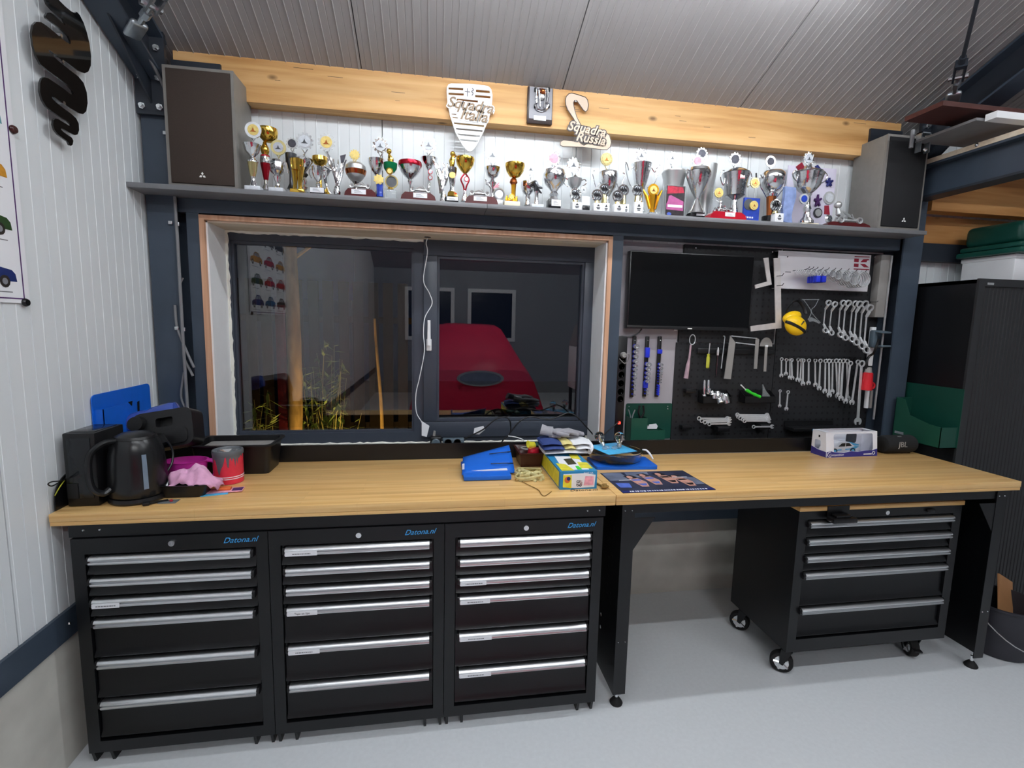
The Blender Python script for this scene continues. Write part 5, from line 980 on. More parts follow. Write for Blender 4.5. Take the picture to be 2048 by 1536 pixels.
# ---- ear defenders and safety glasses
em = thing('ear_defenders', 'yellow ear defenders with a black headband hanging on the tool board', 'ear defenders', PP(W2(690, 760), .77)); e0 = Vector(em.location); k2 = pxm(e0)/6.827
hb_ = [(150*k2*math.cos(a), -.012+.012*math.sin(a*2), -165*k2+165*k2*math.sin(a)) for a in [PI*1.02-PI*1.04*i/18 for i in range(19)]]; MB().tube(hb_, .009, 8, flat=.45).build('headband', 'black_plastic', em)
def cup(cx, cy, rx, rz, y, tilt, nm):
    p = PP(W2(cx, cy), y)-e0; T = TR(*p) @ RY(tilt)
    o = MB().ball((0, 0, 0), 1, 20, 12, T=T @ Matrix.Diagonal((rx*k2, .036, rz*k2, 1))).build(nm, 'muff_yellow', em); return o, T
o, T = cup(690, 1100, 160, 128, .700, .45, 'ear_cup'); MB().tube([(T @ Vector((162*k2*math.cos(a), -.030*math.sin(a)-.004, -26*k2))) for a in [PI*i/16 for i in range(17)]], .0085, 8, flat=.6).build('cup_band', 'black_plastic', o); MB().tube([T @ Vector((10*k2, -.034, 20*k2)), T @ Vector((30*k2, -.030, 80*k2))], .004, 6).build('adjuster', 'black_plastic', o)
o, T = cup(640, 985, 130, 78, .735, -.35, 'ear_cup'); 
sg = thing('safety_glasses', 'clear safety glasses hanging beside the ear defenders', 'glasses', PP(W2(900, 760), .785)); s0 = Vector(sg.location); q = lambda x, y, yy=.775: PP(W2(x, y), yy)-s0
g = MB(); g.tube(spline([q(800, 750), q(860, 830), q(905, 920), q(860, 1020)], 5), .0022, 6); g.tube(spline([q(1000, 750), q(960, 830), q(905, 910), q(1030, 1060)], 5), .0022, 6); g.build('temples', 'clear_plastic', sg); MB().prism([(v.x, v.z) for v in (q(850, 1010), q(900, 985), q(960, 1010), q(1020, 1060), q(1010, 1075), q(930, 1040), q(880, 1050))], -.012, -.009, plane='xz').build('lens', 'clear_plastic', sg); MB().tube([q(780, 745), q(1010, 745)], .0025, 6).build('brow_bar', 'clear_plastic', sg)
# ---- display plate with hooks and rings
kb = thing('display_plate', 'white metal display plate with a red K emblem and hooks', 'display plate', (3.512, .790, 1.848)); kx = lambda p, y=.785: (PP(W2(*p), y).x-3.512, PP(W2(*p), y).z-1.848)
MB().box(-.302, .302, -.002, .0, 0, .211).build('plate', 'steel_sheet', kb, smooth=0); u = MB(); u.box(-.302, .302, .0, .03, .209, .211); u.box(-.302, .302, .0, .03, 0, .002); u.build('folded_rim', 'steel_sheet', kb)
for pts in (((1502, 150), (1706, 158), (1706, 170), (1502, 163)), ((1490, 320), (1700, 328), (1700, 341), (1490, 333)), ((1498, 183), (1560, 186), (1556, 233), (1494, 230)), ((1494, 252), (1556, 255), (1552, 302), (1490, 298)), ((1580, 234), (1620, 195), (1690, 192), (1702, 206), (1672, 212), (1664, 234)), ((1576, 256), (1640, 258), (1696, 306), (1630, 304))):
    MB().prism([kx(p) for p in pts], -.0032, -.002, plane='xz').build('emblem', 'k_red', kb, smooth=0)
c = kx((585, 160)); MB().ball((c[0], -.003, c[1]), .004, 8, 6).build('rivet', 'pewter', kb)
mb = MB(); x = kx((555, 368))
for i in range(6): mb.box(x[0]+i*.006, x[0]+i*.006+.0045, -.0026, -.002, x[1]-.002, x[1]+.003)
mb.build('small_print', 'pewter', kb)
hooks = []
for i, (tx, ty) in enumerate(((885, 295), (942, 296), (1000, 300), (1075, 304), (1155, 306), (1243, 312), (1322, 318), (1425, 322), (1535, 335), (1665, 340))):
    e = PP(W2(tx, ty), .66); h = Vector((e.x, .79, e.z-.010)); T0 = Vector((3.512, .79, 1.848)); pts = [h-T0, Vector((e.x, .69, e.z-.012))-T0, Vector((e.x, .668, e.z-.008))-T0, e-T0]
    MB().tube(pts, .0020, 6).build('hook', 'pewter', kb); hooks.append(Vector((e.x, 0, e.z-.012)))
for i, (tx, ty) in enumerate(((530, 385), (530, 520))):
    e = PP(W2(tx, ty), .70); T0 = Vector((3.512, .79, 1.848)); MB().tube([Vector((e.x, .79, e.z-.01))-T0, Vector((e.x, .71, e.z-.012))-T0, e-T0], .002, 6).build('hook', 'pewter', kb)
def clamp(x, y, z, r, m='tool_steel', lab='', grp=None, wid=.009, tilt=0.):
    t = thing('hose_clamp', lab, 'hose clamp', (x, y, z), rot=(0, 0, tilt), group=grp)
    MB().lathe([(r, -wid/2), (r*1.05, -wid/2), (r*1.05, wid/2), (r, wid/2), (r, -wid/2)], 18, T=RX(PI/2)).build('band', m, t); MB().rbox(-r*.35, r*.35, -wid*.6, wid*.6, r*.98, r*1.25, .001).build('screw_block', m, t); return t
random.seed(4)
for j, (hi, n, r, lab) in enumerate(((0, 4, .0075, 'small hose clamp on hook one of the display plate'), (1, 4, .0085, 'small hose clamp on hook two of the display plate'), (2, 4, .0095, 'small hose clamp on hook three of the display plate'))):
    for q in range(n):
        h = hooks[hi]; clamp(h.x, .70+q*.018, h.z-r*1.4+.001, r*1.4, 'tool_steel', lab+', '+ORD[q]+' from its tip', lab.replace('hose clamp', 'clamps'), .010, random.uniform(-.2, .2))
for hi in (3, 4):
    for q in range(4):
        h = hooks[hi]; t = clamp(h.x, .695+q*.020, h.z-.016+.001, .016, 'tool_steel', 'blue-tabbed hose clamp on hook %s of the display plate, %s from its tip' % ('four' if hi == 3 else 'five', ORD[q]), 'blue tabbed clamps on the display plate', .012, random.uniform(-.2, .2)); MB().rbox(-.012, .012, -.008, .008, -.052, -.016, .003).build('tab', 'blue_plastic', t)
for hi, r in ((5, .018), (6, .024)):
    for q in range(6):
        h = hooks[hi]; clamp(h.x, .685+q*.015, h.z-r+.001, r, 'tool_steel', 'medium hose clamp on hook %s of the display plate, %s from its tip' % ('six' if hi == 5 else 'seven', ORD[q]), 'medium clamps on hook %d' % hi, .012)
for hi, r, lab in ((7, .029, 'wide hose clamp on hook eight of the display plate'), (8, .036, 'large hose clamp on hook nine of the display plate'), (9, .041, 'largest hose clamp on hook ten of the display plate')):
    for q in range(6):
        h = hooks[hi]; clamp(h.x, .676+q*.016, h.z-r+.001, r, 'tool_steel', lab+', '+ORD[q]+' from its tip', lab.replace('hose clamp', 'clamps'), .010, random.uniform(-.05, .05))
# ---- electrics at the right end of the tool wall
gb = thing('wiring_box', 'grey metal wiring box right of the display plate', 'wiring box', (3.912, .8305, 1.700)); MB().rbox(-.034, .034, -.05, 0, 0, .365, .003).build('box', 'grey_box', gb); MB().ball((.024, -.051, .02), .004, 8, 6).build('screw', 'bolt', gb); MB().cyl((.030, -.055, -.62), (.030, -.055, .36), .006, 8).build('conduit', 'silver_satin', gb)
wp = thing('wall_socket', 'white trunking with a slate blue power socket at the end of the tool board', 'power socket', PP(W2(1720, 1200), .80)); o = Vector(wp.location)
MB().rbox(.006, .036, .0, .02, -.20, .035, .003).build('trunking', 'white_paint', wp)
for zz, s in ((.012, 1), (-.085, -1)): MB().rbox(-.005, .065, -.075, .0, zz-.005, zz+.006, .004, T=RX(.12*s)).build('lid', 'slate', wp)
MB().rbox(-.01, .02, -.03, .0, -.085, .012, .004).build('housing', 'slate', wp)
rp = thing('red_plug', 'red industrial plug hanging on a grey cable below the slate socket', 'plug', PP(W3(1840, 560), .745)); MB().lathe([(.020, .055), (.026, .05), (.030, -.04), (.030, -.05), (.024, -.052), (.024, -.03), (.0002, -.03)], 18).build('body', 'red_plug', rp); MB().tube([(.030+.018*math.cos(2*PI*i/14), -.005, -.025+.018*math.sin(2*PI*i/14)) for i in range(14)], .006, 7, closed=True).build('side_ring', 'red_plug', rp); MB().tube([(0, 0, .05), (0, 0, .085)], [.021, .015], 12).build('gland', 'grey_box', rp)
solo(MB().tube(spline([PP(W3(1840, 460), .745), PP(W3(1836, 380), .75), PP(W3(1860, 330), .76), PP(W3(1900, 300), .74), PP(W3(1925, 240), .72), PP(W3(1945, 180), .74)], 6), .007, 8), 'plug_cable', 'black_plastic', 'dark cable looping from the red plug up beside the column', 'cable')
for i, x in enumerate((1842, 1880)):
    A, B = PP(W3(x, 640), .80), PP(W3(x-14, 800), .80); solo(MB().tube([(0, 0, 0), (A-B)[:]], .009 if i else .012, 8), 'conduit', 'white_paint' if i == 0 else 'grey_box', ['white conduit below the red plug', 'grey conduit below the red plug, beside the white one'][i], 'conduit', B)
# ================================================================ THINGS ON THE WORKTOPS
def B1(x, y): return (90+x/4.096, 740+y/4.096)
def B2(x, y): return (820+x/4.096, 800+y/4.096)
def B3(x, y): return (1080+x/5.389, 830+y/5.389)
def B4(x, y): return (1560+x/6.4, 820+y/6.4)
mat('oven_glass', '#1c1f22', .15, var=.1); mat('kettle_black', '#17181a', .27, var=.1, bump=.04, bscale=300); mat('window_grey', '#6d7c8c', .3, var=.1); mat('blue_card', '#1263cf', .4, var=.04, scale=30); mat('blue_bottle', '#5b78d8', .08, var=.08, trans=.55, ior=1.4); mat('magenta', '#c4319c', .35, var=.05); mat('pink_cloth', '#dda6c8', .9, var=.08, scale=40, bump=.3, bscale=300); mat('paint_red', '#d93347', .35, var=.12, scale=20); mat('paint_grey', '#5f6367', .4, var=.1, scale=30); mat('orange', '#e0703c', .4, var=.08); mat('sky_blue', '#4fb3e6', .4, var=.12, scale=40); mat('maroon_plastic', '#3a1512', .3, var=.1); mat('cream_rope', '#d2c994', .8, var=.12, scale=60); mat('towel_white', '#e4e6ea', .95, var=.04, bump=.4, bscale=250); mat('towel_blue', '#31447f', .95, var=.1, bump=.4, bscale=250); mat('towel_yellow', '#e6d890', .95, var=.06, bump=.4, bscale=250); mat('glove_grey', '#96959b', .85, var=.08, scale=60, bump=.3, bscale=300); mat('brown_cord', '#8a6a34', .8, var=.15); mat('clear_glass', '#f6fafa', .02, var=0, trans=1., ior=1.42); mat('card_blue', '#2a86b8', .45, var=.05); mat('yellow_print', '#e0d63a', .45, var=.15, scale=40)
# steel-grey oven-like box
t = thing('small_appliance', 'black box-shaped appliance in the corner behind the kettle', 'appliance', (.066, .066, H), rotz=0)
MB().rbox(-.050, .050, 0, .165, 0.001, .262, .005).build('body', 'black_plastic', t); MB().rbox(-.036, .036, -.003, 0, .03, .245, .003).build('front_panel', 'oven_glass', t); MB().rbox(-.04, .04, .02, .145, .2615, .264, .002).build('top_panel', 'oven_glass', t); MB().rbox(-.045, -.01, -.006, -.002, .03, .085, .012, 3).build('door', 'black_deep', t)
# kettle
kt = thing('kettle', 'black electric kettle with a grey water window', 'kettle', (.203, .142, H))
MB().lathe([(.090, .001), (.093, .008), (.090, .020), (.0001, .022)], 28).build('power_base', 'black_plastic', kt)
MB().lathe([(.086, .022), (.090, .03), (.091, .06), (.089, .12), (.084, .18), (.074, .215), (.066, .228), (.0001, .230)], 32).build('body', 'kettle_black', kt)
MB().lathe([(.066, .229), (.062, .238), (.045, .246), (.02, .250), (.0001, .251)], 28).build('lid', 'black_plastic', kt)
MB().tube(spline([(-.6*r_, -.8*r_, z_) for r_, z_ in ((.060, .226), (.100, .226), (.138, .195), (.146, .13), (.138, .075), (.110, .05), (.088, .06))], 6), [.0125]*37, 10, flat=.8).build('handle', 'kettle_black', kt)
pr = [(.0915, .055), (.0905, .09), (.0892, .125), (.0865, .16), (.0845, .18)]
vs = []; fs = []
for r, z in pr:
    for an in (-.92, -.84, -.76): vs.append(((r+.002)*math.cos(an), (r+.002)*math.sin(an), z))
for i in range(4):
    for j in range(2): fs.append((i*3+j, i*3+j+1, (i+1)*3+j+1, (i+1)*3+j))
MB().add(vs, fs).build('water_window', 'window_grey', kt)
MB().prism([(-.03, .0), (.03, .0), (.012, .03), (-.012, .03)], .07, .11, plane='xz', T=RZ(-.3) @ TR(0, 0, .19)).build('spout', 'kettle_black', kt)
# small bits beside the kettle
p = at(*B1(545, 1055), z=H); t = thing('car_key', 'silver key lying at the foot of the kettle', 'key', p+Vector((0, -.012, .001))); MB().rbox(-.03, .0, -.004, .004, 0, .004, .0015, T=RZ(.15)).build('blade', 'silver_satin', t); MB().rbox(0, .03, -.011, .011, 0, .009, .004, T=RZ(.15)).build('bow', 'shelf_grey', t)
p = at(*B1(870, 1100), z=H); t = thing('key_fob', 'small black key fob with a strap in front of the kettle', 'key fob', p+Vector((0, -.006, .001))); MB().rbox(-.022, .0, -.012, .012, 0, .012, .004, T=RZ(.4)).build('fob', 'black_plastic', t); MB().tube([(0, 0, .004), (.02, .02, .004), (.042, .034, .003)], .004, 6).build('strap', 'black_plastic', t)
p = at(*B1(1015, 1080), z=H); t = thing('small_packet', 'tiny clear packet with a red bead on the worktop', 'packet', p); MB().rbox(-.03, .03, -.02, .02, 0, .002, .0008).build('film', 'clear_plastic', t); MB().ball((.008, .0, .004), .006, 8, 6).build('bead', 'ruby', t)
# blue wall pocket on the left wall
bp = thing('blue_pocket', 'bright blue plastic document pocket on the left wall', 'document pocket', (XL+.006, .46, 1.06))
MB().prism(rrect(-.20, .19, 0, .245, .02, 3), -.002, .002, plane='yz').build('back_plate', 'blue_card', bp); MB().prism([(-.19, 0), (.10, 0), (.07, .08), (-.02, .14), (-.03, .19), (-.19, .19)], .03, .033, plane='yz').build('front_pocket', 'blue_card', bp); u = MB(); u.box(.002, .033, -.19, -.188, 0, .19); u.box(.002, .033, -.19, .10, 0, .002); u.build('pocket_sides', 'blue_card', bp)
u = MB(); u.prism([(.02, .185), (.05, .185), (.045, .165)], .0025, .004, plane='yz'); u.prism([(.085, .175), (.10, .178), (.095, .11), (.12, .09), (.118, .08), (.082, .10)], .0025, .004, plane='yz'); u.build('cut_outs', 'black_deep', bp)
# blue bottle, black case, cord
bt = thing('water_bottle', 'translucent blue bottle lying behind the black case', 'bottle', at(294, 838, y=.445), rot=(0, -.30, .10)); MB().lathe([(.016, -.13), (.018, -.10), (.03, -.085), (.04, -.06), (.041, -.01), (.036, .01), (.041, .03), (.041, .10), (.036, .12), (.0001, .125)], 20, T=RY(PI/2)).build('bottle', 'blue_bottle', bt)
cs = thing('tool_case', 'black moulded case leaning with its handle slot up', 'case', at(*B1(1030, 490), y=.335), rot=(-.30, -.17, .0))
slot = rrect(-.030, .034, .010, .046, .008, 2)
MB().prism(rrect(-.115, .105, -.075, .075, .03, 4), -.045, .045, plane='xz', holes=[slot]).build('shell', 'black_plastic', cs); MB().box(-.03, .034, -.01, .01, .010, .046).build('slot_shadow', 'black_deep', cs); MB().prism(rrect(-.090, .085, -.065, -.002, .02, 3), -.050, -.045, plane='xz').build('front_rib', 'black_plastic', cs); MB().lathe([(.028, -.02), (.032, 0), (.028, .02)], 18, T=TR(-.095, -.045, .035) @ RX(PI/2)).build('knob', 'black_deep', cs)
solo(MB().tube(spline([at(*B1(900, 520), y=.32), at(*B1(990, 570), y=.28), at(*B1(1045, 660), y=.24), at(*B1(1040, 760), y=.21), at(*B1(1000, 830), y=.19), at(*B1(955, 870), y=.17)], 6), .0045, 8), 'case_cord', 'black_plastic', 'black cord arching from the case down to the small dish', 'cord')
solo(MB().tube(spline([at(*B1(180, 870), x=.01), at(*B1(150, 905), x=.012), at(*B1(60, 915), x=.02), at(*B1(25, 935), x=.012), at(*B1(60, 950), x=.012), at(*B1(140, 905), x=.012)], 5), .0022, 6), 'wall_wire', 'black_plastic', 'thin black wire curling on the left wall beside the appliance', 'wire')
solo(MB().tube(spline([at(*B1(178, 880), x=.008), at(*B1(120, 960), x=.008), at(*B1(80, 1030), x=.008)], 5), .0018, 6), 'wall_wire', 'yellow_green', 'thin yellow wire hanging on the left wall beside the appliance', 'wire')
# black trays
def tray(label, x0, x1, y0, y1, z0, z1, inner, flare=.02):
    t = thing('plastic_tray', label, 'tray', ((x0+x1)/2, (y0+y1)/2, z0)); a, b, h = (x1-x0)/2, (y1-y0)/2, z1-z0; n = 4; th = .003
    def ring(k, z, r): return [(p[0], p[1], z) for p in rrect(-a*1+k, a-k, -b+k, b-k, r, n)]
    L = [ring(flare, 0, .02), ring(flare*.3, h*.93, .024), ring(-.006, h*.95, .026), ring(-.006, h, .026), ring(flare*.3+.004, h, .022), ring(flare+th, th+.001, .018)]; m = len(L[0]); vs = [p for r in L for p in r]; fs = []
    for i in range(5):
        for j in range(m): fs.append((i*m+j, i*m+(j+1) % m, (i+1)*m+(j+1) % m, (i+1)*m+j))
    fs.append(tuple(range(m-1, -1, -1))); fs.append(tuple(5*m+j for j in range(m)))
    MB().add(vs, fs).build('tray', 'black_plastic', t)
    MB().prism(rrect(-a+flare+.006, a-flare-.006, -b+flare+.006, b-flare-.006, .016, n), h-.022, h-.020).build('floor_lining', inner, t); return t
tray('deep black plastic tray with a grey lined floor', .262, .590, .385, .585, H+.001, 1.072, 'grey_box')
# magenta jug, dish, cloth
mj = thing('plastic_jug', 'magenta plastic measuring jug behind the pink cloth', 'jug', (.298, .292, H)); k = 12
MB().lathe([(.058, .001), (.064, .05), (.072, .098), (.076, .100), (.070, .100), (.060, .05), (.055, .004), (.0001, .004)], 26, sx=1.1, sy=.8).build('jug', 'magenta', mj); MB().tube(spline([(.078, -.0, .098), (.105, -.004, .094), (.112, -.006, .065), (.104, -.005, .03)], 5), .009, 8, flat=.7).build('handle', 'magenta', mj)
bd = thing('small_dish', 'small black plastic dish holding the pink cloth', 'dish', (.352, .166, H)); MB().prism([(0, 0)], 0, 0) if False else None
n = 5; L = [[(p[0], p[1], z) for p in rrect(-a_, a_, -b_, b_, r, n)] for a_, b_, z, r in ((.072, .038, .001, .02), (.088, .05, .046, .026), (.092, .053, .048, .028), (.086, .047, .049, .025), (.070, .036, .006, .018))]; m = len(L[0]); vs = [p for r in L for p in r]; fs = []
for i in range(4):
    for j in range(m): fs.append((i*m+j, i*m+(j+1) % m, (i+1)*m+(j+1) % m, (i+1)*m+j))
fs += [tuple(range(m-1, -1, -1)), tuple(4*m+j for j in range(m))]; MB().add(vs, fs).build('dish', 'black_plastic', bd)
cl_ = thing('pink_cloth', 'crumpled pale pink cloth lying over the small black dish', 'cloth', (.376, .178, H+.05)); random.seed(9); vs = []; fs = []; nx, ny = 18, 12
for i in range(nx+1):
    for j in range(ny+1):
        u, v = i/nx*2-1, j/ny*2-1; R = 1-.25*abs(v)
        z = .052*max(0, 1-(u*u*.8+v*v*.9))+.010*math.sin(5*u+3*v)+.007*math.sin(9*v-4*u)+.004*math.sin(14*u+2)
        if u > .55: z -= (u-.55)*.05
        vs.append((u*.085*R+.004*math.sin(7*v)+(.03*max(0, u-.5)), v*.055-.006*math.sin(4*u), max(z, -.040 if u > .7 else -.002)))
for i in range(nx):
    for j in range(ny): fs.append((i*(ny+1)+j, (i+1)*(ny+1)+j, (i+1)*(ny+1)+j+1, i*(ny+1)+j+1))
o = MB().add(vs, fs).build('cloth', 'pink_cloth', cl_, smooth=80); sm = o.modifiers.new('thick', 'SOLIDIFY'); sm.thickness = .003
solo(MB().rbox(-.010, .010, -.018, .018, 0, .004, .0015), 'paper_tag', 'white_paper', 'white tag sticking out of the small black dish', 'tag', (.284, .158, H+.050), rot=(.5, .2, .4))
# paint tin
pt = thing('paint_tin', 'red paint tin with grey drips and an open grey rim', 'paint tin', (.446, .312, H)); MB().lathe([(.052, .001), (.055, .002), (.055, .128), (.053, .130), (.0001, .130)], 32).build('can', 'paint_red', pt); MB().lathe([(.057, .118), (.058, .130), (.056, .136), (.050, .137), (.047, .131), (.0001, .129)], 32).build('rim', 'paint_grey', pt); MB().lathe([(.036, .1315), (.030, .134), (.0001, .134)], 24).build('lid_centre', 'chrome', pt)
d = MB(); seg = 40; top = .122; vs = []; fs = []; random.seed(2); dr = {}
for i in range(seg+1):
    an = -PI*.98+PI*.96*i/seg; f = i/seg
    L = .012+.006*math.sin(i*1.3)+(.070*max(0, 1-abs(f-.42)/.13))+(.035 if i in (8, 9, 24, 25, 31, 33) else 0)+(.02 if i in (4, 28) else 0)
    for z in (top, top-L*.5, top-L): vs.append((.0556*math.cos(an), .0556*math.sin(an), z))
for i in range(seg):
    for j in range(2): fs.append((i*3+j, (i+1)*3+j, (i+1)*3+j+1, i*3+j+1))
MB().add(vs, fs).build('drips', 'paint_grey', pt)
u = MB()
for z in (.022, .030): u.lathe([(.0557, z), (.0557, z+.003)], 32)
u.build('label_lines', 'white_paper', pt)
p = at(*B1(1395, 1010), z=H); t = thing('card_pack', 'light blue card packet in front of the paint tin', 'packet', p, rotz=.25); MB().rbox(-.045, .045, -.028, .028, 0, .003, .001).build('card', 'sky_blue', t)
p = at(*B1(1480, 995), z=H); t = thing('card_pack', 'pale packet with an orange bar of clay in front of the paint tin', 'packet', p+Vector((.0, .0, .0035)), rotz=.15); MB().rbox(-.062, .062, -.026, .026, 0, .003, .001).build('card', 'medal_pink', t); MB().rbox(-.03, .02, -.010, .016, .003, .014, .004).build('bar', 'orange', t); MB().box(.024, .06, -.018, .018, .003, .0036).build('print', 'purple_cloth', t)
# blue folder
fo = thing('document_folder', 'bright blue folder lying half open with elastic bands', 'folder', (1.505, .33, H)); o = Vector(fo.location)
MB().rbox(-.100, .105, -.105, .13, .002, .022, .003).build('lower_cover', 'blue_card', fo); MB().box(-.085, .098, -.035, .125, .0225, .026).build('papers', 'white_paper', fo)
def quad_sheet(name, pts, th, m, parent, n=8):
    a, b, c, d = [Vector(q) for q in pts]; vs = []; fs = []
    for i in range(n+1):
        for j in range(n+1):
            u, v = i/n, j/n; q = a.lerp(b, u).lerp(d.lerp(c, u), v); q.z += .012*math.sin(PI*v)*(1-.4*u); vs.append(q)
    for i in range(n):
        for j in range(n): fs.append((i*(n+1)+j, (i+1)*(n+1)+j, (i+1)*(n+1)+j+1, i*(n+1)+j+1))
    ob = MB().add(vs, fs).build(name, m, parent, smooth=60); s = ob.modifiers.new('thick', 'SOLIDIFY'); s.thickness = th; return ob
c = [at(924, 949, y=.265)-o, at(1030, 945, y=.30)-o, at(1018, 890, y=.46)-o, at(926, 914, y=.46)-o]
quad_sheet('upper_flap', c, .003, 'blue_card', fo)
for q in (.3, .72):
    a_, b_ = c[3].lerp(c[0], q), c[2].lerp(c[1], q); MB().tube(spline([a_.lerp(b_, .55)+Vector((0, 0, .014)), a_.lerp(b_, .8)+Vector((0, -.012, .014)), b_+Vector((0, 0, .006))], 4), .0022, 6).build('elastic', 'black_plastic', fo)
MB().prism([(v.x, v.z) for v in (c[0]+Vector((.002, 0, .012)), c[0]+Vector((.012, 0, .014)), c[0]+Vector((.012, 0, .04)), c[0]+Vector((.002, 0, .038)))], c[0].y+.03, c[0].y+.032, plane='xz').build('spine_label', 'white_paper', fo)
# maroon bin with red reel
mb_ = thing('storage_bin', 'maroon plastic bin holding a red reel', 'bin', (1.732, .475, H)); L = []
for a_, b_, z in ((.047, .06, .001), (.056, .085, .066), (.060, .089, .067), (.060, .089, .072), (.052, .081, .072), (.044, .056, .004)): L.append([(-a_, -b_, z), (a_, -b_, z), (a_, b_, z), (-a_, b_, z)])
vs = [p for r in L for p in r]; fs = []
for i in range(5):
    for j in range(4): fs.append((i*4+j, i*4+(j+1) % 4, (i+1)*4+(j+1) % 4, (i+1)*4+j))
fs += [(3, 2, 1, 0), (20, 21, 22, 23)]; MB().add(vs, fs).build('bin', 'maroon_plastic', mb_, smooth=0)
rr = thing('red_reel', 'red cone-shaped reel with a grey ring inside the maroon bin', 'reel', (1.735, .47, H+.03)); MB().lathe([(.036, -.02), (.030, .03), (.026, .052), (.0001, .052)], 20, T=TR(.016, -.02, 0)).build('cone', 'ruby', rr); MB().tube([(-.012+.024*math.cos(2*PI*i/18), .02+.024*math.sin(2*PI*i/18), .042) for i in range(18)], .005, 7, closed=True).build('ring', 'grey_box', rr)
# loose straps, string, cord knot
random.seed(31); rp_ = thing('strap_bundle', 'tangle of pale cotton straps beside the folder', 'straps', (1.69, .245, H))
for i in range(7):
    pts = []; a0 = random.uniform(0, 6)
    for k in range(7): pts.append(Vector((random.uniform(-.06, .07), random.uniform(-.06, .085), .004+.012*k*.5*random.uniform(.3, 1))))
    MB().tube(spline(pts, 5), .0056, 6, flat=.4).build('strap', 'cream_rope', rp_)
solo(MB().tube(spline([at(*B2(890, 612), z=H+.003), at(*B2(862, 660), z=H+.003), at(*B2(905, 660), z=H+.003), at(*B2(960, 690), z=H+.003), at(*B2(1050, 735), z=H+.003), at(*B2(1075, 770), z=H+.003), at(*B2(1105, 785), z=H+.003), at(*B2(1158, 750), z=H+.003)], 6), .0016, 6), 'string', 'brown_cord', 'thin brown string lying across the worktop below the straps', 'string')
ck = thing('cord_knot', 'brown knotted cord beside the glove box', 'cord', at(*B2(1590, 725), z=H)); MB().tube(spline([(-.02, .09, .004), (-.012, .05, .004), (.0, .01, .006), (.014, .0, .01), (.01, -.014, .012), (-.01, -.012, .01), (-.006, .006, .014), (.012, .004, .016)], 6), .004, 7).build('cord', 'brown_cord', ck); MB().ball((.002, -.002, .009), .009, 10, 8).build('knot', 'brown_cord', ck)
# glove box
gx0, gx1, gy0, gy1, gz = 1.788, 1.945, .083, .47, .077
gb = thing('glove_carton', 'printed blue and yellow carton of gloves standing lengthwise', 'carton', ((gx0+gx1)/2, gy0, H)); hw_ = (gx1-gx0)/2; D_ = gy1-gy0
MB().box(-hw_, hw_, 0, D_, 0.0005, gz).build('carton', 'card_blue', gb, smooth=0)
def flat(nm, pts, m, y=None, z=None, th=.0006):
    if y is not None: return MB().prism(pts, y-th, y, plane='xz').build(nm, m, gb, smooth=0)
    return MB().prism(pts, z, z+th, plane='xy').build(nm, m, gb, smooth=0)
flat('front_white', [(-.065, .010), (-.01, .006), (.068, .008), (.072, .060), (.03, .068), (-.065, .066)], 'white_paper', y=0); flat('front_yellow', [(-.066, .012), (-.03, .006), (-.03, .062), (-.066, .062)], 'yellow_print', y=-.0006); flat('front_patch', [(.022, .016), (.064, .016), (.064, .054), (.028, .056)], 'medal_pink', y=-.0006)
o_ = MB().prism([(-.048+.012*math.cos(2*PI*i/16), .042+.014*math.sin(2*PI*i/16)) for i in range(16)], -.0018, -.0012, plane='xz').build('front_emblem', 'orange', gb); MB().prism([(-.043+.008*math.cos(2*PI*i/16), .047+.008*math.sin(2*PI*i/16)) for i in range(16)], -.0024, -.0018, plane='xz').build('front_emblem_core', 'navy', o_)
lettering('PART NR.', .010, 'white_paper', gb, TR(.042, -.0008, .068) @ FACE, depth=.0002); lettering('ge', .032, 'print_dark', gb, TR(-.004, -.0012, .026) @ FACE @ RZ(PI/2), depth=.0002); lettering('LIST', .013, 'k_red', gb, TR(.012, -.0012, .028) @ FACE @ RZ(PI/2), depth=.0002)
flat('top_white', [(-.06, .02), (.05, .02), (.055, .22), (-.045, .24)], 'white_paper', z=gz); flat('top_yellow', [(-.07, .008), (-.015, .01), (-.03, .10), (-.068, .12)], 'yellow_print', z=gz+.0006); flat('top_yellow', [(.02, .04), (.07, .03), (.072, .12), (.03, .13)], 'yellow_print', z=gz+.0006); flat('top_yellow', [(.02, .19), (.06, .17), (.066, .25), (.03, .26)], 'yellow_print', z=gz+.0006); flat('top_slot', [(-.02, .09), (.02, .10), (.022, .19), (-.018, .18)], 'pewter', z=gz+.0008)
flat('top_green', [(.0, .02), (.02, .02), (.018, .07), (.004, .07)], 'lime', z=gz+.0012)
fl = MB(); fl.prism([(.02, .006), (.36, .006), (.36, .07), (.02, .07)], -hw_-.0006, -hw_, plane='yz'); fl.build('side_print', 'yellow_print', gb, smooth=0)
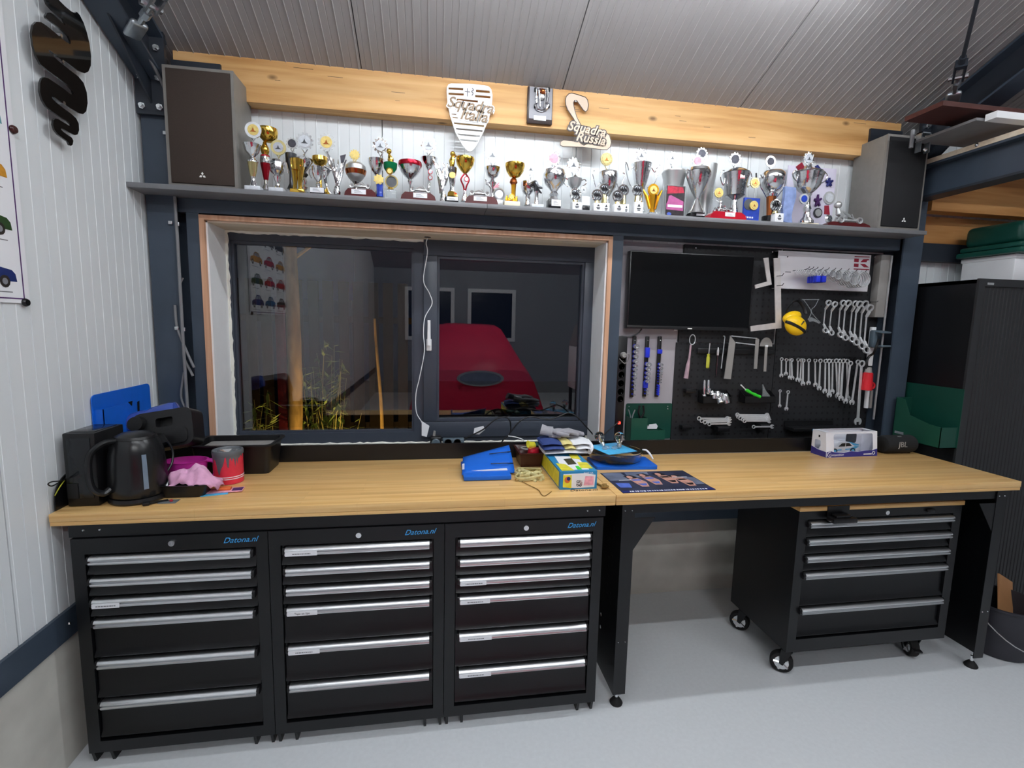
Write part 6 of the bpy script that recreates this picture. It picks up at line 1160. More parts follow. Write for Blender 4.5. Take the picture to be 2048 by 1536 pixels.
# towel, gloves
tw = thing('striped_towel', 'folded white, blue and yellow towel on the glove carton', 'towel', (1.88, .39, H+gz)); random.seed(12)
def fold(z, x0, x1, m, r=.010, y0=-.09, y1=.10, bow=.012):
    vs = []; n = 10; k = 8; fs = []
    for i in range(n+1):
        u = i/n; x = x0+(x1-x0)*u
        for j in range(k): a_ = 2*PI*j/k; vs.append((x, (y0+y1)/2+(y1-y0)/2*math.cos(a_)*(1-.15*abs(2*u-1)**3), z+r*math.sin(a_)*.9+bow*math.sin(PI*u)*.6))
    for i in range(n):
        for j in range(k): fs.append((i*k+j, i*k+(j+1) % k, (i+1)*k+(j+1) % k, (i+1)*k+j))
    fs += [tuple(range(k-1, -1, -1)), tuple(n*k+j for j in range(k))]; return MB().add(vs, fs).build('fold', m, tw, smooth=70)
fold(.011, -.10, .10, 'towel_white', .011); fold(.030, -.105, -.01, 'towel_blue', .010); fold(.030, -.008, .045, 'towel_yellow', .010, y0=-.08); fold(.030, .047, .115, 'towel_white', .010); fold(.048, -.11, -.02, 'towel_blue', .009, y0=-.07); fold(.048, -.018, .03, 'towel_yellow', .009, y0=-.07); fold(.048, .032, .12, 'towel_white', .010, y0=-.075)
MB().tube(spline([(.11, -.06, .012), (.132, -.02, .028), (.122, .02, .048)], 5), .011, 8).build('fold', 'towel_white', tw)
def glove(label, loc, rz, m, cuff, sc_=1.):
    t = thing('work_glove', label, 'glove', loc, rotz=rz); u = MB(); u.ball((0, 0, .016), .030*sc_, 12, 8, (1.3, 1.0, .55)); 
    for i in range(4): yy = (-.026+.0175*i)*sc_; L = (.066, .076, .072, .058)[i]*sc_; u.tube([(.02, yy*.8, .016), (.02+L*.5, yy, .020), (.02+L, yy*1.08, .012)], [.0105*sc_, .0100*sc_, .0085*sc_], 8); u.ball((.02+L, yy*1.08, .012), .0087*sc_, 8, 6)
    u.tube([(-.01, -.026*sc_, .014), (.018, -.046*sc_, .012), (.042, -.05*sc_, .010)], [.0125*sc_, .011*sc_, .009*sc_], 8); u.build('hand', m, t, smooth=80)
    MB().tube([(-.03*sc_, 0, .016), (-.06*sc_, .004, .020), (-.085*sc_, .008, .026)], [.027*sc_, .025*sc_, .029*sc_], 12, flat=.6).build('cuff', cuff, t); return t
glove('pale grey work glove lying on top of the folded towel', (1.865, .42, H+gz+.074), -.12, 'glove_grey', 'glove_grey', 1.0); glove('second grey work glove beneath the upper one', (1.905, .45, H+gz+.058), .25, 'glove_grey', 'white_paper', .95)
glove('green and yellow glove tucked behind the towel', (1.785, .52, H+.065), .6, 'green_pocket', 'yellow_print', .7)
# double socket strip, plugs, cables and tags on the sill
ss = thing('socket_strip', 'grey double socket strip on the window sill', 'power strip', (1.385, .865, .936)); MB().rbox(-.058, .06, -.02, .02, 0, .042, .005).build('body', 'slate', ss)
for q in (-.028, .022):
    s_ = MB().lathe([(.0205, 0), (.0205, .003), (.017, .003), (.017, -.010), (.0001, -.010)], 18, T=TR(q, -.020, .022) @ RX(PI/2)).build('socket', 'black_deep', ss)
pg = thing('power_adapter', 'black power adapter plugged in beside the socket strip', 'adapter', (1.29, .855, .937)); MB().rbox(-.03, .032, -.03, .03, 0, .058, .010, 3).build('body', 'black_plastic', pg); MB().lathe([(.022, 0), (.024, .006), (.018, .012)], 18, T=TR(0, -.03, .026) @ RX(PI/2)).build('socket_face', 'slate', pg); MB().tube([(-.01, 0, .056), (-.006, 0, .085)], [.008, .006], 8).build('pin', 'grey_box', pg)
def wp_(*pts, y=.90): return [at(820+x/3.339, 440+yy/3.339, y=y) for x, yy in pts]
solo(MB().tube(spline(wp_((133, 92), (108, 150), (116, 220), (90, 400), (130, 490), (147, 560), (100, 650), (90, 760), (96, 880), (62, 1060), (40, 1160), (42, 1280), (76, 1345), (90, 1380)), 6), .0024, 6), 'hanging_flex', 'white_paint', 'thin white cord hanging down in front of the window frame', 'cord')
p = at(855, 466, y=.83); solo(MB().lathe([(.014, 0), (.014, .003), (.005, .0035)], 16, sx=1.2), 'cord_grommet', 'black_deep', 'dark grommet in the window head where the white cord comes out', 'grommet', (p.x, .86, 2.046))
for lab, pts, y in (('white paper tag on the end of the hanging cord', ((78, 1342), (130, 1375), (112, 1448), (78, 1440)), .86), ('white paper tag on the black cable', ((430, 1390), (490, 1375), (502, 1400), (462, 1432), (424, 1430)), .855)):
    mb, c = silhouette([(820+x/3.339, 440+yy/3.339) for x, yy in pts], y, .0012); solo(mb, 'paper_tag', 'white_paper', lab, 'tag', c)
solo(MB().tube(spline([at(*B2(*q), y=.85) for q in ((432, 330), (470, 305), (600, 240), (700, 160), (770, 140), (815, 165), (825, 230), (815, 280), (770, 320), (748, 350))], 6), .0038, 8), 'sill_cable', 'black_plastic', 'black cable looping up from the socket strip in front of the window', 'cable')
solo(MB().tube(spline([at(*B2(*q), y=.84) for q in ((800, 300), (830, 255), (900, 175), (980, 138), (1080, 152), (1150, 158), (1230, 130), (1300, 106), (1370, 140), (1440, 215), (1500, 285), (1530, 340))], 6), .0038, 8), 'sill_cable', 'black_plastic', 'long black cable waving across the right half of the sill', 'cable')
solo(MB().tube(spline([at(*B2(*q), y=.72) for q in ((1580, 300), (1620, 255), (1680, 205), (1712, 180))], 5), .0036, 8), 'strip_lead', 'black_plastic', 'black lead running up to the red-lit power strip', 'cable')
solo(MB().tube(spline([at(*B2(*q), y=.70) for q in ((805, 295), (860, 303), (920, 322), (940, 345))], 5), .0025, 6), 'short_lead', 'white_paint', 'short white lead above the maroon bin', 'cable')
# blue board with glass dish
bb_ = solo(MB().prism(rrect(-.152, .152, -.09, .09, .018, 4), 0, .014), 'blue_tray', 'blue_card', 'bright blue plastic board under the glass dish', 'board', (2.185, .42, H+.001), rotz=-.05)
gd = thing('glass_dish', 'round clear glass dish on the blue board', 'dish', (2.163, .452, H+.0155)); MB().lathe([(.108, 0), (.126, .012), (.130, .048), (.132, .050), (.126, .050), (.121, .014), (.104, .005), (.0001, .005)], 40).build('dish', 'clear_glass', gd)
bc = thing('blister_card', 'light blue blister card lying across the glass dish', 'card', (2.150, .455, H+.070), rot=(.10, .06, .5)); MB().rbox(-.105, .105, -.07, .07, 0, .003, .001).build('card', 'sky_blue', bc)
for q in range(5): MB().ball((-.06+.03*q, .01*math.sin(q*2), .006), .014, 10, 6, (1, 1, .6)).build('bubble', 'clear_plastic', bc)
for i, (x, y, z, rx, rz) in enumerate(((2.105, .47, H+.088, -.6, .5), (2.185, .455, H+.086, -.25, -.2))):
    b_ = thing('light_bulb', ['clear light bulb leaning on the left of the blister card', 'clear light bulb standing right on the blister card'][i], 'bulb', (x, y, z), rot=(rx, 0, rz)); MB().lathe([(.0001, .068), (.012, .066), (.022, .056), (.025, .044), (.021, .03), (.012, .016), (.010, .008)], 18).build('globe', 'clear_glass', b_); MB().lathe([(.010, .010), (.011, .004), (.009, -.008), (.004, -.012), (.0001, -.013)], 14).build('cap', 'silver_satin', b_); MB().tube([(0, 0, .008), (0, 0, .036)], [.004, .002], 6).build('filament_stem', 'brass_yellow', b_)
wt_ = thing('wire_twist', 'white twist of wire at the right rim of the glass dish', 'wire', (2.300, .44, H+.055), rotz=-.5)
for s in (-1, 0, 1): MB().tube(spline([(0, 0, .012), (.02, s*.006, .01), (.04, s*.008, -.01), (.052, s*.003, -.03)], 4), .0032, 6).build('strand', 'white_paper', wt_)
# calendar poster lying on the bench
mat('cal_dark', '#2c3046', .35, var=.5, scale=18); mat('cal_skin', '#c99484', .4, var=.15, scale=30); mat('cal_blue', '#5470c8', .35, var=.2, scale=30); mat('cal_hair', '#1c1416', .4, var=.3, scale=40); mat('cal_grey', '#6d7488', .35, var=.3, scale=14)
po = thing('calendar_poster', 'glossy dark calendar poster lying flat on the right worktop', 'poster', (2.238, .155, H), rotz=.012); MB().box(-.205, .205, -.135, .138, .0002, .0016).build('sheet', 'cal_dark', po)
def patch(pts, m, z=.0017): MB().prism(pts, z, z+.0003).build('print', m, po, smooth=0)
patch([(-.20, .02), (-.11, .03), (-.11, .13), (-.20, .13)], 'cal_grey'); patch([(-.10, .06), (.0, .05), (.02, .13), (-.09, .13)], 'cal_grey'); patch([(-.19, -.07), (-.14, -.075), (-.13, -.02), (-.19, -.01)], 'cal_blue', .0019); patch([(.14, -.06), (.20, -.06), (.20, .03), (.15, .05)], 'cal_grey', .0018)
for k, (cx, cy) in enumerate(((-.09, .03), (-.02, .05), (.06, .06), (.12, .02))):
    patch([(cx-.03, cy+.045), (cx+.012, cy+.06), (cx+.03, cy+.03), (cx+.012, cy+.005), (cx-.02, cy+.01)], 'cal_hair', .0020); patch([(cx-.005+.013*math.cos(2*PI*i/12), cy+.03+.018*math.sin(2*PI*i/12)) for i in range(12)], 'cal_skin', .0023); patch([(cx-.018, cy+.010), (cx+.026, cy+.012), (cx+.044, cy-.04), (cx+.03, cy-.10), (cx-.002, cy-.10), (cx-.012, cy-.045)], 'cal_skin', .0021)
    patch([(cx-.014, cy-.004), (cx+.026, cy-.002), (cx+.030, cy-.020), (cx-.008, cy-.022)], 'cal_blue' if k < 2 else 'cal_hair', .0026); patch([(cx-.004, cy-.062), (cx+.034, cy-.060), (cx+.026, cy-.084), (cx+.008, cy-.086)], 'cal_blue' if k < 2 else 'cal_hair', .0026)
patch([(-.205, -.135), (.205, -.135), (.205, -.112), (-.205, -.112)], 'navy', .0024); mb = MB(); random.seed(8); x = -.17
while x < .17:
    L = random.uniform(.006, .016); mb.box(x, x+L*.55, -.129, -.117, .0028, .0030); x += L
mb.build('lettering_marks', 'white_paper', po)
mb = MB(); mb.box(-.16, -.10, .018, .024, .0026, .0028); mb.box(.10, .17, .036, .042, .0026, .0028); mb.build('stripes', 'white_paper', po)
# boxed model car
mat('box_white', '#e4e6ee', .35, var=.03); mat('box_blue', '#34307e', .4, var=.06); glassmat('film', '#fafafa', 1.2, .05)
mc = thing('model_car_box', 'white and blue window box holding a model rally car', 'box', (3.345, .452, H), rotz=.045); W_, D_, h = .328, .105, .134
MB().box(0, W_, 0, D_, .0005, .003).build('bottom', 'box_blue', mc); MB().box(0, W_, D_-.002, D_, .003, h).build('back', 'box_white', mc); MB().prism([(0, 0), (D_, 0), (D_, h), (.016, h)], 0, .002, plane='yz', holes=[rrect(.045, .085, .035, .085, .008, 2)]).build('left_side', 'box_white', mc); MB().prism([(0, 0), (D_, 0), (D_, h), (.016, h)], W_-.002, W_, plane='yz').build('right_side', 'box_white', mc)
sl_ = .016/h
fr = MB(); wv = [(.045, .030), (.07, .034), (.11, .026), (.14, .036), (.17, .028), (.20, .030), (.24, .036), (.288, .034)]
Tf = Matrix(((1, 0, 0, 0), (0, 1, sl_, 0), (0, 0, 1, 0), (0, 0, 0, 1)))
fr.prism([(.002, .0), (W_-.002, .0), (W_-.002, h), (.002, h)], -.001, .0005, plane='xz', holes=[[(.048, .030)]+[(.11, .024), (.16, .032), (.20, .027), (.25, .033), (.292, .030), (.300, .040), (.298, .118), (.290, .124), (.052, .124), (.046, .116)]], T=Tf); fr.build('front_frame', 'box_white', mc, smooth=0)
fb = MB(); fb.prism([(.002, .001), (W_-.002, .001), (W_-.002, .040), (.296, .032), (.25, .032), (.20, .026), (.16, .031), (.11, .023), (.048, .029), (.03, .034), (.002, .030)], -.0018, -.001, plane='xz', T=Tf); fb.build('front_band', 'box_blue', mc, smooth=0); sb = MB(); sb.prism([(.002, .001), (D_-.001, .001), (D_-.001, .042), (.06, .032), (.004, .030)], -.0008, 0, plane='yz'); sb.build('side_band', 'box_blue', mc, smooth=0)
tp = MB(); tp.prism([(0, .016), (W_, .016), (W_, D_), (0, D_)], h-.0015, h, holes=[[(.03, .024), (W_-.02, .024), (W_-.02, .096), (.03, .096)]]); tp.build('top', 'box_white', mc, smooth=0)
MB().prism([(.046, .026), (.300, .026), (.300, .124), (.046, .124)], .0007, .0011, plane='xz', T=Tf).build('window_film', 'film', mc); MB().prism(rrect(.22, .29, .05, .105, .012, 3), D_-.0032, D_-.0022, plane='xz').build('back_print', 'pewter', mc, smooth=0); MB().box(-.0006, 0, .052, .062, .100, .112).build('side_logo', 'pewter', mc)
MB().box(-.0006, 0, .03, .075, .012, .017).build('side_print', 'white_paper', mc); lettering('Competition', .018, 'white_paper', mc, TR(.062, -.0008, .014) @ FACE, depth=.0002, shear=.3); u = MB(); u.tube([(.022+.016*math.cos(a_), -.0012, .017+.014*math.sin(a_)) for a_ in [PI*.45+PI*1.2*i/12 for i in range(13)]], .0016, 5); u.tube([(.300+.008*math.cos(a_), -.0012, .018+.008*math.sin(a_)) for a_ in [PI*1.9*i/12 for i in range(13)]], .0016, 5); u.box(.235, .288, -.0022, -.0016, .010, .016); u.build('logo_marks', 'white_paper', mc)
mr = thing('model_car', 'white model rally car with light blue stripes inside the window box', 'model car', (3.375, .510, H+.010), rotz=.045)
body = [(.0, .012), (.004, .026), (.018, .036), (.058, .041), (.082, .063), (.132, .064), (.166, .044), (.192, .043), (.200, .034), (.200, .014), (.188, .008), (.012, .008)]
MB().prism(body, -.032, .032, plane='xz').build('body', 'box_white', mr); MB().prism([(.062, .042), (.084, .060), (.106, .061), (.106, .042)], -.0327, -.032, plane='xz').build('window', 'oven_glass', mr); MB().prism([(.110, .042), (.110, .061), (.130, .061), (.150, .044)], -.0327, -.032, plane='xz').build('window', 'oven_glass', mr)
MB().prism([(.0, .014), (.006, .030), (.03, .038), (.03, .024), (.016, .016)], -.0326, -.032, plane='xz').build('blue_stripe', 'sky_blue', mr); MB().prism([(.03, .018), (.17, .026), (.198, .040), (.170, .043), (.14, .030), (.03, .024)], -.0326, -.032, plane='xz').build('blue_stripe', 'sky_blue', mr); MB().prism([(.168, .052), (.198, .050), (.196, .044), (.170, .044)], -.03, .03, plane='xz').build('spoiler', 'sky_blue', mr); MB().box(.085, .108, -.0332, -.0326, .022, .038).build('number_panel', 'white_paper', mr)
for xx in (.040, .156):
    for s in (-1, 1):
        w_ = MB().lathe([(.010, -.006), (.0165, -.006), (.0165, .006), (.010, .006)], 18, T=TR(xx, s*.029, .0165) @ RX(PI/2)).build('tyre', 'rubber', mr); MB().lathe([(.0001, -.0065), (.0105, -.0065), (.0105, .0065), (.0001, .0065)], 14, T=TR(xx, s*.029, .0165) @ RX(PI/2)).build('hub', 'sky_blue', w_)
# bluetooth speaker
js = thing('bluetooth_speaker', 'black cylindrical speaker lying at the back of the right worktop', 'speaker', (3.845, .52, H+.052)); MB().lathe([(.034, -.098), (.044, -.094), (.049, -.085), (.050, 0), (.049, .085), (.044, .094), (.034, .098)], 28, T=RY(PI/2)).build('body', 'cloth_black', js)
for s in (-1, 1): MB().lathe([(.0001, s*.0985), (.030, s*.0985), (.036, s*.096)], 24, T=RY(PI/2)).build('end_cap', 'rubber', js)
lettering('JBL', .042, 'grey_box', js, TR(-.012, -.0508, .006) @ FACE, depth=.0012); MB().rbox(-.02, .004, -.022, -.012, .045, .0475, .001).build('buttons', 'silver_satin', js)
MB().rbox(-.085, .085, -.012, .012, -.052, -.047, .002).build('foot_strip', 'rubber', js)
# ================================================================ SIGNS ON THE TIMBER BEAM
mat('letter_tan', '#8f7a62', .6, var=.1); mat('sign_white', '#f4f5f5', .4, var=.01); mat('sign_tan', '#cdb8a2', .45, var=.04); mat('sign_dark', '#3a3030', .4, var=.1); mat('plaque_dark', '#2a1a17', .35, var=.15); mat('plaque_grey', '#86868c', .4, var=.05)
def S6(x, y): return (860+x/5.12, 150+y/5.12)
YS6 = .752
sh_ = thing('shield_sign', 'white shield sign reading Squadra Italia on the timber beam', 'sign', PP(S6(405, 430), YS6)); o = Vector(sh_.location)
def q6(pts, ob, y=YS6): return [((PP(S6(*p), y)-Vector(ob.location)).x, (PP(S6(*p), y)-Vector(ob.location)).z) for p in pts]
outline = [(170, 170), (172, 130), (188, 100), (215, 88), (400, 92), (560, 108), (605, 122), (628, 150), (640, 210), (632, 330), (600, 460), (540, 600), (470, 730), (435, 775), (408, 785), (380, 775), (335, 725), (260, 590), (205, 420), (178, 280)]
sl6 = [[(190, 128), (340, 136), (340, 160), (190, 150)], [(190, 182), (345, 190), (345, 214), (190, 204)], [(190, 236), (490, 262), (490, 284), (192, 256)], [(470, 152), (610, 162), (615, 188), (470, 178)], [(462, 206), (620, 218), (618, 242), (462, 230)], [(242, 484), (556, 515), (552, 535), (248, 504)], [(262, 542), (540, 566), (534, 586), (270, 562)], [(282, 600), (515, 622), (506, 640), (292, 618)], [(302, 655), (495, 672), (485, 690), (316, 674)], [(228, 428), (285, 434), (285, 448), (232, 444)], [(220, 396), (270, 400), (270, 412), (222, 408)]]
MB().prism(q6(outline, sh_), -.003, .003, plane='xz', holes=[q6(h, sh_) for h in sl6]).build('panel', 'sign_white', sh_, smooth=0)
cr = MB(); a = q6([(382, 140), (382, 222), (355, 172), (410, 172)], sh_); cr.box(a[0][0]-.002, a[0][0]+.002, -.0045, -.003, a[1][1], a[0][1]); cr.box(a[2][0], a[3][0], -.0045, -.003, a[2][1]-.002, a[2][1]+.002); b = q6([(432, 140), (446, 158), (424, 172), (442, 190), (428, 214)], sh_); cr.tube(spline([(x, -.004, z) for x, z in b], 4), .0022, 6); cr.build('crest', 'plaque_grey', sh_)
def backed(word, size, cx, cy, ob, ang, back, front, sh=.3, K=S6, y=YS6):
    c = q6([(cx, cy)], ob, y)[0]; lettering(word, size, back, ob, TR(c[0], -.0045, c[1]) @ FACE @ RZ(ang), depth=.0015, shear=sh, offset=.0062, name='word_backing'); lettering(word, size, front, ob, TR(c[0], -.0065, c[1]) @ FACE @ RZ(ang), depth=.0008, shear=sh, offset=.0011, name='word')
backed('Squadra', .070, 410, 318, sh_, -.06, 'sign_white', 'letter_tan'); backed('Italia', .072, 445, 424, sh_, -.05, 'sign_white', 'letter_tan')
for q in ((300, 110), (400, 700)): c = q6([q], sh_)[0]; MB().cyl((c[0], .003, c[1]), (c[0], .02, c[1]), .004, 8).build('standoff', 'bolt', sh_)
pk_ = thing('kart_plaque', 'dark framed plaque with a small metal racing kart on the timber beam', 'plaque', PP(S6(1122, 320), .76)); o = Vector(pk_.location); a = q6([(1000, 120), (1246, 515)], pk_, .76)
MB().rbox(a[0][0], a[1][0], -.008, .008, a[1][1], a[0][1], .002).build('board', 'plaque_dark', pk_); b = q6([(1018, 125), (1240, 470)], pk_, .76); MB().box(b[0][0], b[1][0], -.0095, -.008, b[1][1], b[0][1]).build('plate', 'plaque_grey', pk_); c = q6([(1060, 420), (1182, 478)], pk_, .76); MB().box(c[0][0], c[1][0], -.0105, -.0095, c[1][1], c[0][1]).build('name_label', 'white_paper', pk_)
g = MB(); P = lambda x, y: q6([(x, y)], pk_, .76)[0]
for pts, r in ((((1085, 160), (1085, 240), (1088, 300)), .006), (((1200, 160), (1202, 240), (1190, 300)), .006), (((1110, 170), (1120, 260), (1125, 345)), .004), (((1180, 170), (1172, 260), (1160, 345)), .004), (((1070, 320), (1090, 365), (1135, 380), (1180, 365), (1205, 320)), .006), (((1075, 150), (1210, 155)), .004)): g.tube([(P(*p)[0], -.016, P(*p)[1]) for p in pts], r, 7)
g.build('kart', 'silver', pk_); c = P(1145, 190); MB().ball((c[0], -.022, c[1]), .014, 10, 8).build('driver_helmet', 'copper', pk_); c = P(1140, 235); MB().ball((c[0], -.018, c[1]), .013, 10, 8, (1, .6, 1.4)).build('driver', 'silver_satin', pk_)
for q in ((1075, 165), (1210, 165), (1072, 330), (1208, 330)): c = P(*q); MB().rbox(c[0]-.006, c[0]+.006, -.020, -.010, c[1]-.010, c[1]+.010, .003).build('wheel', 'rubber', pk_)
tk = thing('track_sign', 'tan racetrack-shaped sign with dark lettering on the timber beam', 'sign', PP(S6(1580, 500), .752))
pth = [(1385, 262), (1392, 225), (1420, 195), (1450, 188), (1500, 200), (1590, 230), (1612, 258), (1622, 310), (1612, 360), (1592, 378), (1568, 360), (1520, 290), (1500, 262), (1478, 262), (1466, 285), (1475, 340), (1500, 430), (1545, 515), (1600, 575), (1700, 600), (1800, 590), (1835, 620), (1855, 690), (1842, 740), (1810, 768), (1760, 766), (1560, 740), (1360, 735), (1332, 718), (1335, 685), (1365, 668), (1480, 680), (1510, 668), (1545, 705), (1575, 722), (1600, 708), (1560, 650), (1520, 560), (1470, 450), (1410, 360), (1390, 310)]
MB().prism(q6(pth, tk, .752), -.003, .003, plane='xz').build('track', 'sign_tan', tk, smooth=0)
MB().tube([(x, -.003, z) for x, z in q6(pth, tk, .752)], .0018, 5, closed=True).build('dark_edge', 'sign_dark', tk)
backed('Squadra', .062, 1600, 560, tk, -.10, 'sign_dark', 'sign_tan', .3, y=.752); backed('Russia', .062, 1640, 660, tk, -.08, 'sign_dark', 'sign_tan', .3, y=.752); c = q6([(1490, 275)], tk, .752)[0]; MB().ball((c[0], -.004, c[1]), .006, 8, 6).build('screw', 'bolt', tk)
# ================================================================ LEFT WALL: serpent sign and car poster
mat('gloss_black', '#0a0908', .08, var=.0, coat=.5)
XS = .022
def L7(x, y): p = at(x/4.655, y/4.655, x=XS); return Vector((p.y, p.z))
sn = thing('serpent_sign', 'glossy black serpent-shaped sign standing off the left wall', 'sign', (XS, .35, 2.45)); so = Vector((.35, 2.45)); sk_ = pxm(Vector((XS, .28, 2.45)))/4.655
SERP = [(415, 0), (430, 40), (480, 98), (530, 140), (580, 180), (600, 232), (588, 226), (540, 182), (490, 135), (460, 116), (432, 118), (414, 148), (420, 170), (480, 212), (560, 272), (630, 340), (650, 388), (646, 412), (600, 385), (500, 300), (420, 235), (375, 206), (330, 202), (300, 232), (285, 310), (298, 420), (328, 520), (370, 600), (450, 665), (540, 730), (620, 790), (665, 840), (678, 875), (650, 878), (580, 822), (500, 767), (440, 728), (405, 718), (380, 730), (365, 772), (362, 850), (385, 930), (420, 990), (480, 1040), (560, 1095), (620, 1130), (655, 1165), (655, 1176), (636, 1170), (580, 1137), (530, 1106), (508, 1102), (490, 1118), (485, 1160), (500, 1210), (535, 1255), (590, 1295), (625, 1320), (638, 1350), (652, 1358), (668, 1345), (675, 1310), (660, 1280), (620, 1255), (580, 1226), (560, 1205), (562, 1194), (590, 1206), (640, 1236), (690, 1258), (715, 1250), (728, 1212), (725, 1150), (700, 1100), (650, 1055), (580, 1005), (510, 950), (478, 918), (474, 902), (500, 906), (560, 950), (650, 1010), (730, 1055), (765, 1062), (795, 1035), (808, 960), (800, 860), (770, 770), (720, 710), (640, 650), (540, 570), (470, 508), (445, 480), (446, 462), (468, 476), (540, 530), (640, 600), (720, 660), (780, 682), (815, 665), (838, 610), (840, 520), (825, 400), (800, 300), (770, 210), (735, 140), (708, 110), (690, 122), (650, 102), (600, 60), (540, 0), (505, -40), (455, -70), (405, -60)]
MB().prism([tuple(L7(*p)-so) for p in SERP], -.003, .003, plane='yz').build('serpent', 'gloss_black', sn, smooth=0)
for q in ((580, 575), (590, 960), (560, 330)): v = L7(*q)-so; MB().cyl((-.032, v.x, v.y), (.004, v.x, v.y), .006, 8).build('standoff', 'bolt', sn)
cp = thing('car_poster', 'white poster with rows of small car pictures on the left wall', 'poster', (XL+.004, -.44, 1.64)); PW, PH = .905, 1.16
MB().box(0, .0015, -.45, .455, 0, PH).build('sheet', 'white_paper', cp); u = MB(); u.box(.0015, .0022, -.43, .435, .012, .016); u.box(.0015, .0022, -.43, .435, PH-.016, PH-.012); u.box(.0015, .0022, .431, .435, .012, PH-.012); u.box(.0015, .0022, -.43, -.426, .012, PH-.012); u.build('border_line', 'purple_cloth', cp)
cols = ['#20306a', '#2d4a26', '#c48a2a', '#5f9aa0', '#b01830', '#a81c2e', '#3c3c40', '#8a8f96', '#1d5c86', '#6a1f2a', '#d0b040', '#2a2a2a']
for i, c_ in enumerate(cols): mat('car_print_%d' % i, c_, .45, var=.15, scale=60)
random.seed(17)
for r in range(7):
    for c_ in range(3):
        y1 = .412-c_*.285; z0 = .055+r*.155; mt = 'car_print_%d' % ([0, 1, 2, 3, 4, 5, 6][r] if c_ == 0 else random.randrange(12)); k_ = 2.05
        def cq(pts): return [(y1-a_*k_, z0+b_*1.65) for a_, b_ in pts]
        b = MB().prism(cq([(0, .006), (.002, .020), (.008, .027), (.030, .031), (.046, .048), (.056, .051), (.084, .050), (.104, .032), (.118, .028), (.123, .020), (.124, .006)]), .0016, .0021, plane='yz').build('car_print', mt, cp, smooth=0)
        MB().prism(cq([(.036, .032), (.050, .046), (.064, .047), (.064, .032)]), .0021, .0024, plane='yz').build('window_print', 'medal_silver', b, smooth=0); MB().prism(cq([(.068, .032), (.068, .047), (.082, .046), (.096, .032)]), .0021, .0024, plane='yz').build('window_print', 'medal_silver', b, smooth=0)
        for q in (.022, .100):
            w_ = MB().prism([(y1-q*k_+.019*math.cos(2*PI*i/12), z0+.009+.019*math.sin(2*PI*i/12)) for i in range(12)], .0021, .0025, plane='yz').build('wheel_print', 'print_dark', b, smooth=0); MB().prism([(y1-q*k_+.010*math.cos(2*PI*i/12), z0+.009+.010*math.sin(2*PI*i/12)) for i in range(12)], .0025, .0027, plane='yz').build('hub_print', 'medal_silver', b, smooth=0)
        MB().box(.0016, .0018, y1-.16, y1-.02, z0-.024, z0-.021).build('caption_print', 'shelf_grey', cp)
for lab, px, py, m in (('maroon round magnet on the edge of the car poster', 27, 259, 'maroon_plastic'), ('black round magnet at the lower corner of the car poster', 52, 605, 'black_plastic')):
    p = at(px, py, x=XL+.01); solo(MB().lathe([(.012, 0), (.013, .004), (.010, .010), (.0001, .0105)], 18, T=RY(PI/2)), 'magnet', m, lab, 'magnet', (XL+.006, p.y, p.z))
# ================================================================ RIGHT: tall cabinet, crates, bucket, green holder
mat('shutter', '#262729', .5, var=.06, scale=4); mat('crate_green', '#0d4a40', .4, var=.08); mat('carton', '#a9794e', .8, var=.06); mat('bucket', '#2c2c33', .45, var=.08)
tc_ = thing('tambour_cabinet', 'tall black cabinet with a ribbed shutter front', 'cabinet', (4.60, .42, 0)); b = MB(); b.box(-.49, -.485, .0, .42, 0, 1.90); b.box(.485, .49, .0, .42, 0, 1.90); b.box(-.49, .49, .415, .42, 0, 1.90); b.box(-.49, .49, 0, .42, 1.88, 1.90); b.box(-.49, .49, 0, .42, 0, .06); b.build('carcass', 'black_steel', tc_)
fr = MB(); fr.box(-.492, -.455, -.012, .0, .0, 1.904); fr.box(.455, .492, -.012, 0, 0, 1.904); fr.box(-.455, .455, -.012, 0, 1.865, 1.904); fr.box(-.455, .455, -.012, 0, 0, .06); fr.build('front_frame', 'shutter', tc_)
sl_me = None
for i in range(38):
    x = -.455+.024*i
    if sl_me is None:
        so_ = MB().prism([(0, 0), (.004, -.006), (.020, -.006), (.0235, 0)], .06, 1.865, plane='xy').build('slat', 'shutter', tc_, smooth=0); sl_me = so_.data
    else: so_ = bpy.data.objects.new('slat', sl_me); COL.objects.link(so_); so_.parent = tc_
    so_.location = (x, .004, 0)
MB().rbox(-.44, -.40, -.0145, -.012, 1.872, 1.884, .004).build('tag', 'silver_satin', tc_)
wb_ = thing('white_box', 'white plastic box on top of the tall cabinet', 'box', (4.70, .62, 1.9055)); MB().rbox(-.285, .28, -.14, .14, 0, .145, .008).build('box', 'white_paint', wb_); MB().rbox(-.29, .285, -.145, .145, .125, .150, .006).build('lid', 'white_paint', wb_)
gc = thing('green_crate', 'dark green plastic crate stacked on the white box', 'crate', (4.72, .60, 2.0565)); MB().rbox(-.345, .34, -.17, .17, .0, .03, .008).build('rim', 'crate_green', gc); MB().rbox(-.335, .33, -.16, .16, .032, .06, .01).build('lid_edge', 'crate_green', gc); MB().rbox(-.325, .32, -.15, .15, .06, .175, .03, 3).build('body', 'crate_green', gc)
bk = thing('bucket', 'dark grey bucket with a white-gripped handle beside the tall cabinet', 'bucket', (4.165, .14, 0)); MB().lathe([(.125, .001), (.130, .005), (.160, .255), (.166, .258), (.166, .268), (.158, .270), (.152, .25), (.124, .008), (.0001, .008)], 36).build('shell', 'bucket', bk)
